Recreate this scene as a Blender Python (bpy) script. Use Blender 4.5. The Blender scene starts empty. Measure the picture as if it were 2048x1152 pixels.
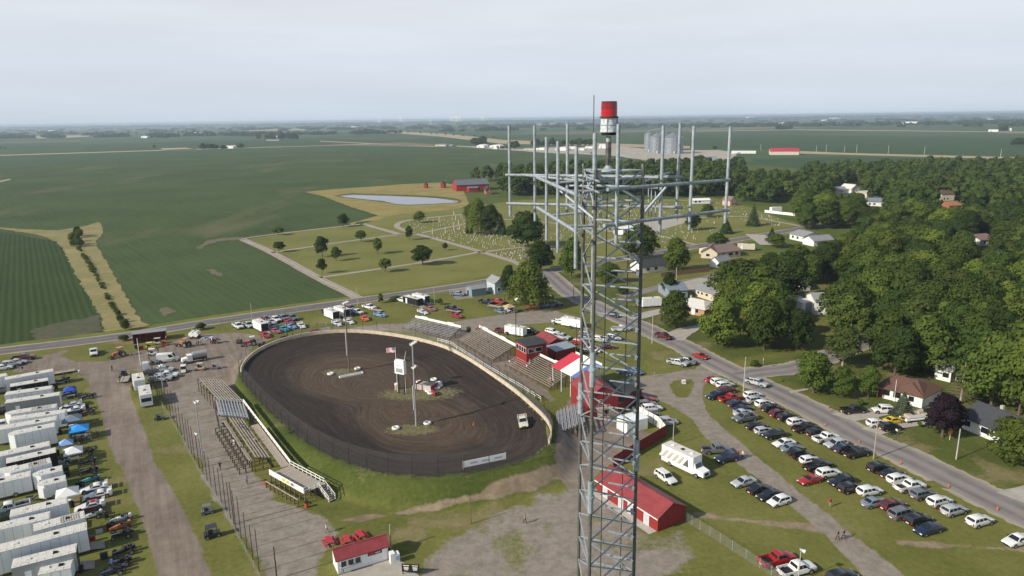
import bpy, bmesh, math, random
import numpy as np
from mathutils import Vector, Matrix
from mathutils.geometry import tessellate_polygon
random.seed(7); rng = np.random.default_rng(7)
R = math.radians
sc = bpy.context.scene
COL = sc.collection
# ---------------------------------------------------------------- camera
HCAM, FPX, HORY, ROLL = 64.0, 1420.0, 237.0, 0.0135
pit = math.atan((576 - HORY) / FPX)
cF = Vector((0, math.cos(pit), -math.sin(pit))); cU0 = Vector((0, math.sin(pit), math.cos(pit))); cR0 = Vector((1, 0, 0))
cR = math.cos(ROLL) * cR0 - math.sin(ROLL) * cU0
cU = math.sin(ROLL) * cR0 + math.cos(ROLL) * cU0
cam = bpy.data.cameras.new('camera'); camo = bpy.data.objects.new('camera', cam); COL.objects.link(camo)
cam.sensor_width = 36; cam.lens = FPX / 2048 * 36; cam.clip_start = 0.5; cam.clip_end = 90000
camo.matrix_world = Matrix(((cR.x, cU.x, -cF.x, 0), (cR.y, cU.y, -cF.y, 0), (cR.z, cU.z, -cF.z, HCAM), (0, 0, 0, 1)))
sc.camera = camo
# ---------------------------------------------------------------- sky and sun
SUN_AZ = R(209.0)      # direction towards the sun, counter-clockwise from +X
SUN_EL = R(31.0)
w = bpy.data.worlds.new('World'); sc.world = w; w.use_nodes = True
nt = w.node_tree; nt.nodes.clear()
no = nt.nodes.new; ln = nt.links.new
out = no('ShaderNodeOutputWorld'); bg = no('ShaderNodeBackground'); bg.inputs[1].default_value = 0.10
sky = no('ShaderNodeTexSky'); sky.sky_type = 'NISHITA'; sky.sun_disc = False
sky.sun_elevation = SUN_EL; sky.sun_rotation = R(90) - SUN_AZ
sky.air_density = 1.2; sky.dust_density = 1.2; sky.ozone_density = 2.0; sky.altitude = 200
tc = no('ShaderNodeTexCoord'); mp = no('ShaderNodeMapping'); mp.inputs['Scale'].default_value = (1, 1, 5)
nz = no('ShaderNodeTexNoise'); nz.inputs['Scale'].default_value = 1.7; nz.inputs['Detail'].default_value = 5; nz.inputs['Roughness'].default_value = .5
rp = no('ShaderNodeMapRange'); rp.inputs[1].default_value = .3; rp.inputs[2].default_value = .75; rp.inputs[3].default_value = .95; rp.inputs[4].default_value = 1.06
mx = no('ShaderNodeMix'); mx.data_type = 'RGBA'
# thin hazy cloud veil, same units as the sky: bluer in the horizon haze, milky above, thinning towards the zenith
vc = no('ShaderNodeValToRGB'); vc.color_ramp.elements[0].position = 0; vc.color_ramp.elements[0].color = (5.7, 6.5, 7.6, 1); vc.color_ramp.elements[1].position = .13; vc.color_ramp.elements[1].color = (6.8, 7.15, 7.75, 1)
n2 = no('ShaderNodeTexNoise'); n2.inputs['Scale'].default_value = 3.2; n2.inputs['Detail'].default_value = 6; n2.inputs['Roughness'].default_value = .55; m2_ = no('ShaderNodeMapping'); m2_.inputs['Scale'].default_value = (1, 1, 9); m2_.inputs['Rotation'].default_value = (0, .06, 0)
r2 = no('ShaderNodeMapRange'); r2.inputs[1].default_value = .35; r2.inputs[2].default_value = .68; r2.inputs[3].default_value = .97; r2.inputs[4].default_value = 1.045; vs_ = no('ShaderNodeVectorMath'); vs_.operation = 'SCALE'
ln(tc.outputs['Generated'], m2_.inputs[0]); ln(m2_.outputs[0], n2.inputs['Vector']); ln(n2.outputs[0], r2.inputs[0]); ln(vc.outputs[0], vs_.inputs[0]); ln(r2.outputs[0], vs_.inputs['Scale']); ln(vs_.outputs[0], mx.inputs[7])
sz = no('ShaderNodeSeparateXYZ'); ln(sz.outputs['Z'], vc.inputs[0]); vr = no('ShaderNodeMapRange'); vr.inputs[1].default_value = .22; vr.inputs[2].default_value = .6; vr.inputs[3].default_value = .92; vr.inputs[4].default_value = .08; vm = no('ShaderNodeMath'); vm.operation = 'MULTIPLY'; vm.use_clamp = True
ln(tc.outputs['Generated'], sz.inputs[0]); ln(sz.outputs['Z'], vr.inputs[0]); ln(vr.outputs[0], vm.inputs[0]); ln(rp.outputs[0], vm.inputs[1])
ln(tc.outputs['Generated'], mp.inputs[0]); ln(mp.outputs[0], nz.inputs['Vector']); ln(nz.outputs[0], rp.inputs[0])
ln(vm.outputs[0], mx.inputs[0]); ln(sky.outputs[0], mx.inputs[6]); ln(mx.outputs[2], bg.inputs[0]); ln(bg.outputs[0], out.inputs[0])
sun = bpy.data.lights.new('sun', 'SUN'); sun.energy = 4.9; sun.angle = R(0.6); sun.color = (1, .92, .78)
suno = bpy.data.objects.new('sun', sun); COL.objects.link(suno)
sd = Vector((math.cos(SUN_AZ) * math.cos(SUN_EL), math.sin(SUN_AZ) * math.cos(SUN_EL), math.sin(SUN_EL)))
suno.rotation_euler = sd.to_track_quat('Z', 'Y').to_euler(); suno.location = (0, 0, 200)
sc.view_settings.view_transform = 'Standard'; sc.view_settings.look = 'None'
sc.view_settings.exposure = 0.15; sc.view_settings.gamma = 1.0; sc.view_settings.use_curve_mapping = False
# ---------------------------------------------------------------- pixel -> place helpers
def ray(x, y): return cF * FPX + cR * (x - 1024) - cU * (y - 576)
def G(x, y, z=0.0):
    d = ray(x, y); t = (z - HCAM) / d.z
    return Vector((d.x * t, d.y * t, z))
def P(v):
    q = Vector(v) - Vector((0, 0, HCAM)); zz = q.dot(cF)
    return 1024 + FPX * q.dot(cR) / zz, 576 - FPX * q.dot(cU) / zz
CR = dict(A=(0, 420, 4.1146), B=(440, 420, 4.1146), C=(900, 420, 4.1146), D=(1360, 420, 4.1146), E=(0, 640, 4.1146), F=(440, 620, 4.1146),
          G=(800, 620, 4.1146), H=(1200, 640, 4.1146), I=(1568, 660, 4.1146), J=(0, 872, 4.1146), K=(440, 872, 4.1146), L=(1100, 872, 4.1146),
          M=(1568, 872, 4.1146), p1=(0, 700, 8.229), p2=(0, 820, 8.229), p3=(0, 940, 8.229), p4=(220, 640, 8.229), p5=(460, 590, 8.229),
          p6=(680, 570, 8.229), p7=(900, 570, 8.229), p8=(1000, 610, 6.0625), q1=(1160, 740, 7.2), q2=(700, 340, 6.4), q3=(1270, 400, 6.4),
          q4=(1260, 240, 6.4), q5=(840, 270, 5.389), q6=(1280, 560, 8.229), q7=(1780, 340, 7.2), q8=(640, 1040, 9.309), z2=(480, 200, 3.84),
          z1=(0, 200, 3.84), z4=(1440, 200, 3.291), W=(380, 740, 4.1147), X=(0, 0, 1.0))
def px(k, x, y): a = CR[k]; return a[0] + x / a[2], a[1] + y / a[2]
def g(k, x, y, z=0.0): return G(*px(k, x, y), z)
def heading(k, x, y, dx, dy, z=0.0):
    a = g(k, x, y, z); b = g(k, x + dx, y + dy, z); return math.atan2(b.y - a.y, b.x - a.x)
# ---------------------------------------------------------------- value noise for building
_grids = [rng.random((97, 97)) for _ in range(5)]
def vnoise(x, y, s, k=0):
    gr = _grids[k % 5]; x = np.asarray(x, float) / s; y = np.asarray(y, float) / s
    xi = np.floor(x).astype(int); yi = np.floor(y).astype(int); fx = x - xi; fy = y - yi
    fx = fx * fx * (3 - 2 * fx); fy = fy * fy * (3 - 2 * fy)
    a = gr[yi % 97, xi % 97]; b = gr[yi % 97, (xi + 1) % 97]; c = gr[(yi + 1) % 97, xi % 97]; d = gr[(yi + 1) % 97, (xi + 1) % 97]
    return (a * (1 - fx) + b * fx) * (1 - fy) + (c * (1 - fx) + d * fx) * fy
# ---------------------------------------------------------------- materials
def nodes(m): m.use_nodes = True; t = m.node_tree; return t, t.nodes, t.links, t.nodes['Principled BSDF']
MATS = {}
def mat(name, col, rough=.7, metal=0.0, var=.12, scale=3.0, bump=0.0, spec=.3, col2=None, world=False, detail=4):
    if name in MATS: return MATS[name]
    m = bpy.data.materials.new(name); t, n, l, b = nodes(m)
    b.inputs['Roughness'].default_value = rough; b.inputs['Metallic'].default_value = metal; b.inputs['Specular IOR Level'].default_value = spec
    c = tuple(col[:3]) + (1,); b.inputs['Base Color'].default_value = c
    if var > 0 or col2:
        co = n.new('ShaderNodeNewGeometry').outputs['Position'] if world else n.new('ShaderNodeTexCoord').outputs['Object']
        z = n.new('ShaderNodeTexNoise'); z.inputs['Scale'].default_value = scale; z.inputs['Detail'].default_value = detail; z.inputs['Roughness'].default_value = .65
        l.new(co, z.inputs['Vector'])
        r = n.new('ShaderNodeValToRGB'); r.color_ramp.elements[0].position = .3; r.color_ramp.elements[1].position = .7
        if col2: a_, b_ = c, tuple(col2[:3]) + (1,)
        else: a_ = tuple(x * (1 - var) for x in c[:3]) + (1,); b_ = tuple(min(1, x * (1 + var)) for x in c[:3]) + (1,)
        r.color_ramp.elements[0].color = a_; r.color_ramp.elements[1].color = b_
        l.new(z.outputs[0], r.inputs[0]); l.new(r.outputs[0], b.inputs['Base Color'])
        if bump > 0:
            u = n.new('ShaderNodeBump'); u.inputs['Strength'].default_value = bump; u.inputs['Distance'].default_value = .1
            l.new(z.outputs[0], u.inputs['Height']); l.new(u.outputs[0], b.inputs['Normal'])
    MATS[name] = m; return m
def paint_mat(name, rough=.28, coat=.6, spec=.5, dirt=.12):
    """colour comes from the object's own colour, so alike meshes can be shared"""
    m = bpy.data.materials.new(name); t, n, l, b = nodes(m)
    oi = n.new('ShaderNodeObjectInfo'); z = n.new('ShaderNodeTexNoise'); z.inputs['Scale'].default_value = 1.3; z.inputs['Detail'].default_value = 4
    co = n.new('ShaderNodeTexCoord'); l.new(co.outputs['Object'], z.inputs['Vector'])
    r = n.new('ShaderNodeMapRange'); r.inputs[1].default_value = .3; r.inputs[2].default_value = .7; r.inputs[3].default_value = 1 - dirt; r.inputs[4].default_value = 1.0
    mu = n.new('ShaderNodeVectorMath'); mu.operation = 'SCALE'
    l.new(z.outputs[0], r.inputs[0]); l.new(oi.outputs['Color'], mu.inputs[0]); l.new(r.outputs[0], mu.inputs['Scale']); l.new(mu.outputs[0], b.inputs['Base Color'])
    b.inputs['Roughness'].default_value = rough; b.inputs['Coat Weight'].default_value = coat; b.inputs['Coat Roughness'].default_value = .08; b.inputs['Specular IOR Level'].default_value = spec
    return m
M_PAINT = paint_mat('car_paint'); M_OBJ = paint_mat('coloured_matte', .75, 0, .25, .18)
M_GLASS = mat('dark_glass', (.012, .016, .02), .06, 0, 0, spec=.7)
M_TYRE = mat('tyre_rubber', (.016, .016, .017), .85, 0, .2)
M_RIM = mat('rim_metal', (.45, .46, .48), .35, .8, .1)
M_BLACK = mat('black_plastic', (.015, .015, .016), .6, 0, .2)
M_HEAD = mat('headlamp', (.75, .78, .8), .15, 0, 0, spec=.6)
M_TAIL = mat('tail_lamp', (.35, .01, .012), .2, 0, 0, spec=.6)
M_GALV = mat('galvanised_steel', (.33, .365, .395), .5, .25, .28, 7.0)
M_GALVD = mat('weathered_leg_steel', (.13, .13, .12), .6, .3, .3, 6.0)
M_WHITE = mat('white_painted_board', (.74, .73, .69), .65, 0, .1, 2.0)
M_WSIDE = mat('white_aluminium_sheet', (.78, .80, .81), .4, .0, .06, 1.2)
M_WROOF = mat('dusty_white_roof', (.58, .56, .51), .7, 0, .14, 1.5)
M_TAR = mat('dark_shingle', (.045, .046, .05), .9, 0, .3, 5)
M_CONC = mat('concrete', (.42, .39, .34), .85, 0, .15, 2.5, .1)
M_RED = mat('red_metal_sheet', (.23, .024, .022), .55, 0, .12, 2.0)
M_REDROOF = mat('red_metal_roof', (.235, .045, .048), .55, .0, .2, .8)
M_WOOD = mat('weathered_wood', (.15, .105, .075), .85, 0, .35, 3.0, .2)
M_WOODL = mat('grey_weathered_plank', (.33, .285, .235), .85, 0, .3, 2.5, .2)
M_WOODG = mat('silver_aluminium_plank', (.40, .41, .42), .45, .4, .15, 2.0)
M_BARK = mat('tree_bark', (.115, .085, .062), .9, 0, .3, 6, .4)
M_BARKP = mat('pale_bark', (.34, .29, .22), .9, 0, .3, 6, .4)
M_RUST = mat('dark_rusty_steel', (.055, .045, .04), .8, .2, .4, 5)
M_SKIN = mat('skin', (.45, .27, .19), .6, 0, .05)
M_HAIR = mat('hair', (.035, .022, .015), .7, 0, .2)
M_YEL = mat('yellow_board', (.55, .42, .04), .6, 0, .1)
M_GREYP = mat('grey_panel', (.30, .31, .32), .6, 0, .12)
M_STONE = mat('grave_stone', (.35, .335, .30), .8, 0, .25, 3)
M_ORANGE = mat('orange_enamel', (.62, .2, .02), .5, 0, .12)
def veil_mat(name, col, tr):
    m = bpy.data.materials.new(name); t, n, l, b = nodes(m); b.inputs['Base Color'].default_value = tuple(col) + (1,); b.inputs['Roughness'].default_value = .6
    a = n.new('ShaderNodeBsdfTransparent'); x = n.new('ShaderNodeMixShader'); x.inputs[0].default_value = tr
    l.new(b.outputs[0], x.inputs[1]); l.new(a.outputs[0], x.inputs[2]); l.new(x.outputs[0], n['Material Output'].inputs[0]); return m
M_LINK = veil_mat('chain_link_wire', (.24, .23, .21), .95)
M_LINKF = veil_mat('fine_chain_link', (.33, .34, .34), .86)
# ---------------------------------------------------------------- mesh builder
class MB:
    def __init__(s): s.v = []; s.f = []; s.m = []
    def add(s, vs, fs, mi=0):
        o = len(s.v); s.v += [tuple(v) for v in vs]; s.f += [tuple(i + o for i in f) for f in fs]; s.m += [mi] * len(fs); return s
    def box(s, cx, cy, cz, sx, sy, sz, rz=0, mi=0):
        c, n = math.cos(rz), math.sin(rz); vs = []
        for dz in (-.5, .5):
            for dx, dy in ((-.5, -.5), (.5, -.5), (.5, .5), (-.5, .5)):
                x, y = dx * sx, dy * sy; vs.append((cx + x * c - y * n, cy + x * n + y * c, cz + dz * sz))
        return s.add(vs, [(3, 2, 1, 0), (4, 5, 6, 7), (0, 1, 5, 4), (1, 2, 6, 5), (2, 3, 7, 6), (3, 0, 4, 7)], mi)
    def b2(s, x0, x1, y0, y1, z0, z1, mi=0): return s.box((x0 + x1) / 2, (y0 + y1) / 2, (z0 + z1) / 2, x1 - x0, y1 - y0, z1 - z0, 0, mi)
    def cyl(s, p0, p1, r0, r1=None, n=8, mi=0):
        p0, p1 = Vector(p0), Vector(p1); r1 = r0 if r1 is None else r1; d = (p1 - p0).normalized()
        a = d.orthogonal().normalized(); b = d.cross(a); vs = []
        for p, r in ((p0, r0), (p1, r1)):
            for i in range(n):
                t = 2 * math.pi * (i + .5) / n; vs.append(p + a * (r * math.cos(t)) + b * (r * math.sin(t)))
        fs = [(i, (i + 1) % n, n + (i + 1) % n, n + i) for i in range(n)] + [tuple(range(n))[::-1], tuple(range(n, 2 * n))]
        return s.add(vs, fs, mi)
    def bar(s, p0, p1, wd, ht=None, mi=0):
        p0, p1 = Vector(p0), Vector(p1); ht = ht or wd; d = (p1 - p0).normalized(); up = Vector((0, 0, 1))
        if abs(d.z) > .98: up = Vector((0, 1, 0))
        a = d.cross(up).normalized() * wd / 2; b = a.cross(d).normalized() * ht / 2; vs = []
        for p in (p0, p1): vs += [p - a - b, p + a - b, p + a + b, p - a + b]
        return s.add(vs, [(3, 2, 1, 0), (4, 5, 6, 7), (0, 1, 5, 4), (1, 2, 6, 5), (2, 3, 7, 6), (3, 0, 4, 7)], mi)
    def loft(s, rings, mi=0, cap=True):
        n = len(rings[0]); vs = [p for r in rings for p in r]; fs = []
        for k in range(len(rings) - 1):
            for i in range(n): fs.append((k * n + i, k * n + (i + 1) % n, (k + 1) * n + (i + 1) % n, (k + 1) * n + i))
        if cap: fs += [tuple(range(n))[::-1], tuple(range((len(rings) - 1) * n, len(rings) * n))]
        return s.add(vs, fs, mi)
    def prism(s, poly, z0, z1, mi=0):
        n = len(poly); return s.loft([[(x, y, z0) for x, y in poly], [(x, y, z1) for x, y in poly]], mi)
    def panel(s, q, u0, u1, v0, v1, off=.014, mi=0):
        """thin raised panel on a quad (bl, br, tr, tl)"""
        q = [Vector(p) for p in q]; nrm = (q[1] - q[0]).cross(q[3] - q[0]).normalized()
        def bi(u, v): return (q[0] * (1 - u) + q[1] * u) * (1 - v) + (q[3] * (1 - u) + q[2] * u) * v
        a = [bi(u0, v0), bi(u1, v0), bi(u1, v1), bi(u0, v1)]
        return s.loft([[p - nrm * .01 for p in a], [p + nrm * off for p in a]], mi)
    def mesh(s, name, mats, smooth=False):
        me = bpy.data.meshes.new(name); me.from_pydata(s.v, [], s.f)
        for m in (mats if isinstance(mats, (list, tuple)) else [mats]): me.materials.append(m)
        if any(s.m): me.polygons.foreach_set('material_index', s.m)
        bm = bmesh.new(); bm.from_mesh(me); bmesh.ops.recalc_face_normals(bm, faces=bm.faces); bm.to_mesh(me); bm.free()
        if smooth: me.shade_smooth(); me.set_sharp_from_angle(angle=R(35))
        me.update(); return me
    def obj(s, name, mats, parent=None, smooth=False): return put(name, s.mesh(name, mats, smooth), parent)
def put(name, me, parent=None, loc=None, rz=0):
    o = bpy.data.objects.new(name, me); COL.objects.link(o)
    if parent: o.parent = parent
    if loc is not None: o.location = loc
    if rz: o.rotation_euler = (0, 0, rz)
    return o
def tag(o, label=None, cat=None, group=None, kind=None):
    if label: o['label'] = label
    if cat: o['category'] = cat
    if group: o['group'] = group
    if kind: o['kind'] = kind
    return o
def thing(name, label, cat, loc=(0, 0, 0), rz=0.0, group=None, scale=1.0):
    o = bpy.data.objects.new(name, None); COL.objects.link(o); o.empty_display_size = .2
    o.location = loc; o.rotation_euler = (0, 0, rz)
    if scale != 1.0: o.scale = (scale,) * 3
    return tag(o, label, cat, group)
def spawn(name, spec, loc, rz, label, cat, group=None, color=None, scale=1.0):
    """a thing from a list of shared part meshes: (part name, mesh, offset, sub-parts)"""
    t = thing(name, label, cat, loc, rz, group, scale)
    def rec(sp, par):
        for nm, me, off, subs in sp:
            o = bpy.data.objects.new(nm, me); COL.objects.link(o); o.parent = par; o.location = off
            if color: o.color = tuple(color) + (1,)
            rec(subs, o)
    rec(spec, t); return t
def struct(o): o['kind'] = 'structure'; return o
def poly_sheet(name, pts, z, m, jit=0.0, step=4.0):
    """flat ground sheet with a slightly ragged edge"""
    q = []
    for i in range(len(pts)):
        a, b = Vector(pts[i][:2]), Vector(pts[(i + 1) % len(pts)][:2]); n = max(1, min(60, int((b - a).length / step))) if jit > 0 else 1
        for k in range(n):
            p = a.lerp(b, k / n)
            if jit > 0: p = p + Vector((random.uniform(-jit, jit), random.uniform(-jit, jit)))
            q.append((p.x, p.y, z))
    tris = tessellate_polygon([[Vector(p) for p in q]])
    me = bpy.data.meshes.new(name); me.from_pydata(q, [], [tuple(t) for t in tris]); me.materials.append(m)
    bm = bmesh.new(); bm.from_mesh(me)
    for f in bm.faces:
        f.normal_update()
        if f.normal.z < 0: f.normal_flip()
    bm.to_mesh(me); bm.free()
    return struct(put(name, me))
def spline(pts, n=10):
    out = []; pts = [Vector(p) for p in pts]
    for i in range(len(pts) - 1):
        p0 = pts[max(i - 1, 0)]; p1 = pts[i]; p2 = pts[i + 1]; p3 = pts[min(i + 2, len(pts) - 1)]
        for k in range(n):
            t = k / n; out.append(.5 * ((2 * p1) + (p2 - p0) * t + (2 * p0 - 5 * p1 + 4 * p2 - p3) * t * t + (3 * p1 - p0 - 3 * p2 + p3) * t ** 3))
    out.append(pts[-1]); return out
def strip(name, pts, width, z, m, edge=0.0, n=10, cols=1):
    c = spline(pts, n); vs = []; fs = []; at = []; s = 0
    for i, p in enumerate(c):
        d = (c[min(i + 1, len(c) - 1)] - c[max(i - 1, 0)]); d = Vector((d.x, d.y, 0)).normalized(); nn = Vector((-d.y, d.x, 0))
        if i: s += (c[i] - c[i - 1]).length
        for k in range(cols + 1):
            u = k / cols * 2 - 1; e = random.uniform(-edge, edge) if abs(u) == 1 else 0
            q = p + nn * (u * width / 2 + e); vs.append((q.x, q.y, z)); at.append((u, s, 0))
    k1 = cols + 1
    for i in range(len(c) - 1):
        for k in range(cols): fs.append((i * k1 + k + 1, i * k1 + k, (i + 1) * k1 + k, (i + 1) * k1 + k + 1))
    me = bpy.data.meshes.new(name); me.from_pydata(vs, [], fs); me.materials.append(m)
    a = me.attributes.new('road', 'FLOAT_VECTOR', 'POINT'); a.data.foreach_set('vector', [x for t in at for x in t])
    bm = bmesh.new(); bm.from_mesh(me)
    for f in bm.faces:
        f.normal_update()
        if f.normal.z < 0: f.normal_flip()
    bm.to_mesh(me); bm.free()
    return struct(put(name, me))
# ================================================================ THE GROUND
def pos_nodes(m):
    t, n, l, b = nodes(m); return t, n, l, b, n.new('ShaderNodeNewGeometry').outputs['Position']
def noise(n, l, co, scale, detail=4, rough=.6, w=None):
    z = n.new('ShaderNodeTexNoise'); z.inputs['Scale'].default_value = scale; z.inputs['Detail'].default_value = detail; z.inputs['Roughness'].default_value = rough
    l.new(co, z.inputs['Vector']); return z.outputs[0]
def ramp(n, l, f, stops):
    r = n.new('ShaderNodeValToRGB'); e = r.color_ramp.elements
    while len(e) < len(stops): e.new(.5)
    for i, (p, c) in enumerate(stops): e[i].position = p; e[i].color = tuple(c) + (1,)
    l.new(f, r.inputs[0]); return r.outputs[0]
def mixc(n, l, f, a, b, mode='MIX'):
    x = n.new('ShaderNodeMix'); x.data_type = 'RGBA'; x.blend_type = mode
    if isinstance(f, (int, float)): x.inputs[0].default_value = f
    else: l.new(f, x.inputs[0])
    for s, v in ((6, a), (7, b)):
        if isinstance(v, tuple): x.inputs[s].default_value = v + (1,)
        else: l.new(v, x.inputs[s])
    return x.outputs[2]
def math_(n, l, op, a, b=0.0, c=None):
    x = n.new('ShaderNodeMath'); x.operation = op
    for i, v in enumerate((a, b) if c is None else (a, b, c)):
        if isinstance(v, (int, float)): x.inputs[i].default_value = v
        else: l.new(v, x.inputs[i])
    return x.outputs[0]
def attr(n, name, vec=False):
    a = n.new('ShaderNodeAttribute'); a.attribute_name = name; return a.outputs['Vector' if vec else 'Fac']
def bumpit(n, l, b, h, st=.4, d=.1):
    u = n.new('ShaderNodeBump'); u.inputs['Strength'].default_value = st; u.inputs['Distance'].default_value = d; l.new(h, u.inputs['Height']); l.new(u.outputs[0], b.inputs['Normal'])
def rot_pos(n, l, co, ang, scale):
    v = n.new('ShaderNodeVectorRotate'); v.rotation_type = 'Z_AXIS'; v.inputs['Angle'].default_value = ang; l.new(co, v.inputs['Vector'])
    s = n.new('ShaderNodeVectorMath'); s.operation = 'MULTIPLY'; l.new(v.outputs[0], s.inputs[0]); s.inputs[1].default_value = scale; return s.outputs[0]
RD = R(30.6)          # the county road's direction
# far farmland: a patchwork of fields
def far_mat():
    m = bpy.data.materials.new('farmland_patchwork'); t, n, l, b, co = pos_nodes(m)
    c = rot_pos(n, l, co, -RD, (1 / 820., 1 / 400., 0))
    fl = n.new('ShaderNodeVectorMath'); fl.operation = 'FLOOR'; l.new(c, fl.inputs[0])
    wn = n.new('ShaderNodeTexWhiteNoise'); wn.noise_dimensions = '2D'; l.new(fl.outputs[0], wn.inputs['Vector'])
    a = ramp(n, l, wn.outputs[0], [(0, (.045, .078, .03)), (.35, (.055, .093, .036)), (.6, (.063, .10, .042)), (.88, (.08, .105, .05)), (.93, (.21, .175, .105)), (.97, (.06, .095, .038))])
    z = noise(n, l, co, .004, 5, .6); z2 = ramp(n, l, z, [(.3, (.82, .82, .82)), (.7, (1.18, 1.16, 1.1))])
    l.new(mixc(n, l, 1.0, a, z2, 'MULTIPLY'), b.inputs['Base Color']); b.inputs['Roughness'].default_value = .95; b.inputs['Specular IOR Level'].default_value = .1
    return m
def field_mat(name, base, rows, sp, st, patch=.25, tan=0.0):
    m = bpy.data.materials.new(name); t, n, l, b, co = pos_nodes(m)
    c = rot_pos(n, l, co, -rows, (0, 2 * math.pi / sp, 0)); sx = n.new('ShaderNodeSeparateXYZ'); l.new(c, sx.inputs[0])
    wob = noise(n, l, co, .05, 2)
    w_ = math_(n, l, 'SINE', math_(n, l, 'ADD', sx.outputs['Y'], math_(n, l, 'MULTIPLY', wob, 3.0)))
    big = noise(n, l, co, .011, 5, .6); mid = noise(n, l, rot_pos(n, l, co, -rows, (.03, .25, 1)), 1.0, 4, .6); fine = noise(n, l, co, .9, 3, .7)
    f = math_(n, l, 'ADD', math_(n, l, 'MULTIPLY', big, 1.1), math_(n, l, 'ADD', math_(n, l, 'MULTIPLY', mid, .5), math_(n, l, 'MULTIPLY', fine, .45)))
    f = math_(n, l, 'ADD', math_(n, l, 'MULTIPLY', f, .55), math_(n, l, 'MULTIPLY', w_, st))
    d = tuple(x * (1 - patch * 1.3) for x in base); li = tuple(x * (1 + patch * 1.2) for x in base)
    col = ramp(n, l, f, [(.28, d), (.55, base), (.82, li)])
    if tan > 0:
        tz = noise(n, l, rot_pos(n, l, co, -rows + .6, (.006, .016, 1)), 1.0, 5, .62); tm = ramp(n, l, tz, [(.58, (0, 0, 0)), (.72, (tan,) * 3)])
        col = mixc(n, l, tm, col, (.12, .115, .06))
    l.new(col, b.inputs['Base Color']); b.inputs['Roughness'].default_value = .95; b.inputs['Specular IOR Level'].default_value = .08
    bumpit(n, l, b, f, .5, .6); return m
def grass_mat(name, a, bb, c, s=1.0):
    m = bpy.data.materials.new(name); t, n, l, b, co = pos_nodes(m)
    z = math_(n, l, 'ADD', math_(n, l, 'MULTIPLY', noise(n, l, co, .06 * s, 4), .6), math_(n, l, 'MULTIPLY', noise(n, l, co, .9 * s, 5, .7), .5))
    l.new(ramp(n, l, z, [(.36, a), (.53, bb), (.7, c)]), b.inputs['Base Color']); b.inputs['Roughness'].default_value = .95; b.inputs['Specular IOR Level'].default_value = .1
    bumpit(n, l, b, z, .5, .3); return m
def asphalt_mat(name, base, wear=.3):
    m = bpy.data.materials.new(name); t, n, l, b, co = pos_nodes(m); r = attr(n, 'road', True)
    sx = n.new('ShaderNodeSeparateXYZ'); l.new(r, sx.inputs[0])
    sm = n.new('ShaderNodeVectorMath'); sm.operation = 'MULTIPLY'; sm.inputs[1].default_value = (2.2, .05, 0); l.new(r, sm.inputs[0])
    st = noise(n, l, sm.outputs[0], 1.0, 5, .7); pz = noise(n, l, co, .25, 5, .65)
    tr = math_(n, l, 'ABSOLUTE', math_(n, l, 'SUBTRACT', math_(n, l, 'ABSOLUTE', sx.outputs['X']), .5))
    f = math_(n, l, 'ADD', math_(n, l, 'ADD', math_(n, l, 'MULTIPLY', st, .7), math_(n, l, 'MULTIPLY', pz, .5)), math_(n, l, 'MULTIPLY', tr, wear))
    l.new(ramp(n, l, f, [(.4, tuple(x * .62 for x in base)), (.62, base), (.9, tuple(x * 1.45 for x in base))]), b.inputs['Base Color']); b.inputs['Roughness'].default_value = .9
    b.inputs['Specular IOR Level'].default_value = .15; return m
GRAVEL = (.238, .204, .168)
M_ROAD = asphalt_mat('worn_asphalt', (.135, .125, .122)); M_STREET = asphalt_mat('patched_asphalt', (.165, .15, .142), .8)
M_LANE = asphalt_mat('pale_lane_gravel', (.30, .26, .22)); M_SHOULD = asphalt_mat('gravel_shoulder', (.28, .245, .19))
M_PAVE = mat('driveway_concrete', (.36, .325, .28), .9, 0, .15, .5, .1, world=True)
M_YARD = mat('pale_crushed_stone', (.37, .33, .275), .9, 0, .25, .06, world=True)
M_LAWN = grass_mat('town_lawn', (.048, .072, .015), (.076, .102, .022), (.115, .13, .036))
M_CEM = grass_mat('cemetery_grass', (.115, .125, .034), (.155, .16, .045), (.195, .185, .062), .7)
M_VERGE = grass_mat('verge_grass', (.085, .105, .022), (.14, .145, .035), (.20, .18, .05))
M_HAY = grass_mat('dry_tall_grass', (.17, .155, .045), (.25, .205, .07), (.31, .25, .10), .8)
M_WATERWAY = grass_mat('mown_waterway', (.15, .15, .05), (.225, .20, .085), (.30, .25, .125), .9)
# base plane to the horizon
me = bpy.data.meshes.new('ground'); e = 42000; me.from_pydata([(-e, -e * .6, -.42), (e, -e * .6, -.42), (e, e, -.42), (-e, e, -.42)], [], [(0, 1, 2, 3)]); me.materials.append(far_mat()); struct(put('farmland', me))
def XP(*pts, z=0): return [G(x, y, z) for x, y in pts]
def KP(k, *pts, z=0): return [g(k, x, y, z) for x, y in pts]
big = field_mat('soybean_field', (.055, .082, .029), R(-52), 3.4, .03, .36, .9)
corn = field_mat('corn_rows', (.036, .060, .018), R(-56), 2.3, .11, .32, .2)
poly_sheet('soybean_field', XP((-260, 322), (0, 308), (310, 297), (620, 289), (870, 294), (1015, 301), (1110, 308), (1400, 338), (1100, 352), (950, 362), (880, 366), (612, 383), (745, 433), (727, 449), (484, 480), (712, 598), (300, 660), (200, 675), (-60, 715), (-420, 600)), -.24, big)
poly_sheet('corn_field', XP((-260, 425), (0, 463), (60, 473), (112, 482), (128, 500), (152, 545), (195, 622), (212, 672), (0, 703), (-330, 745)), -.18, corn, .3)
poly_sheet('soybean_field', XP((-500, 330), (0, 311), (330, 299), (640, 291), (860, 296), (860, 306), (600, 303), (300, 316), (0, 333), (-500, 350)), -.19, field_mat('paler_soybean', (.05, .088, .036), RD, 6, .02, .2))
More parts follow.
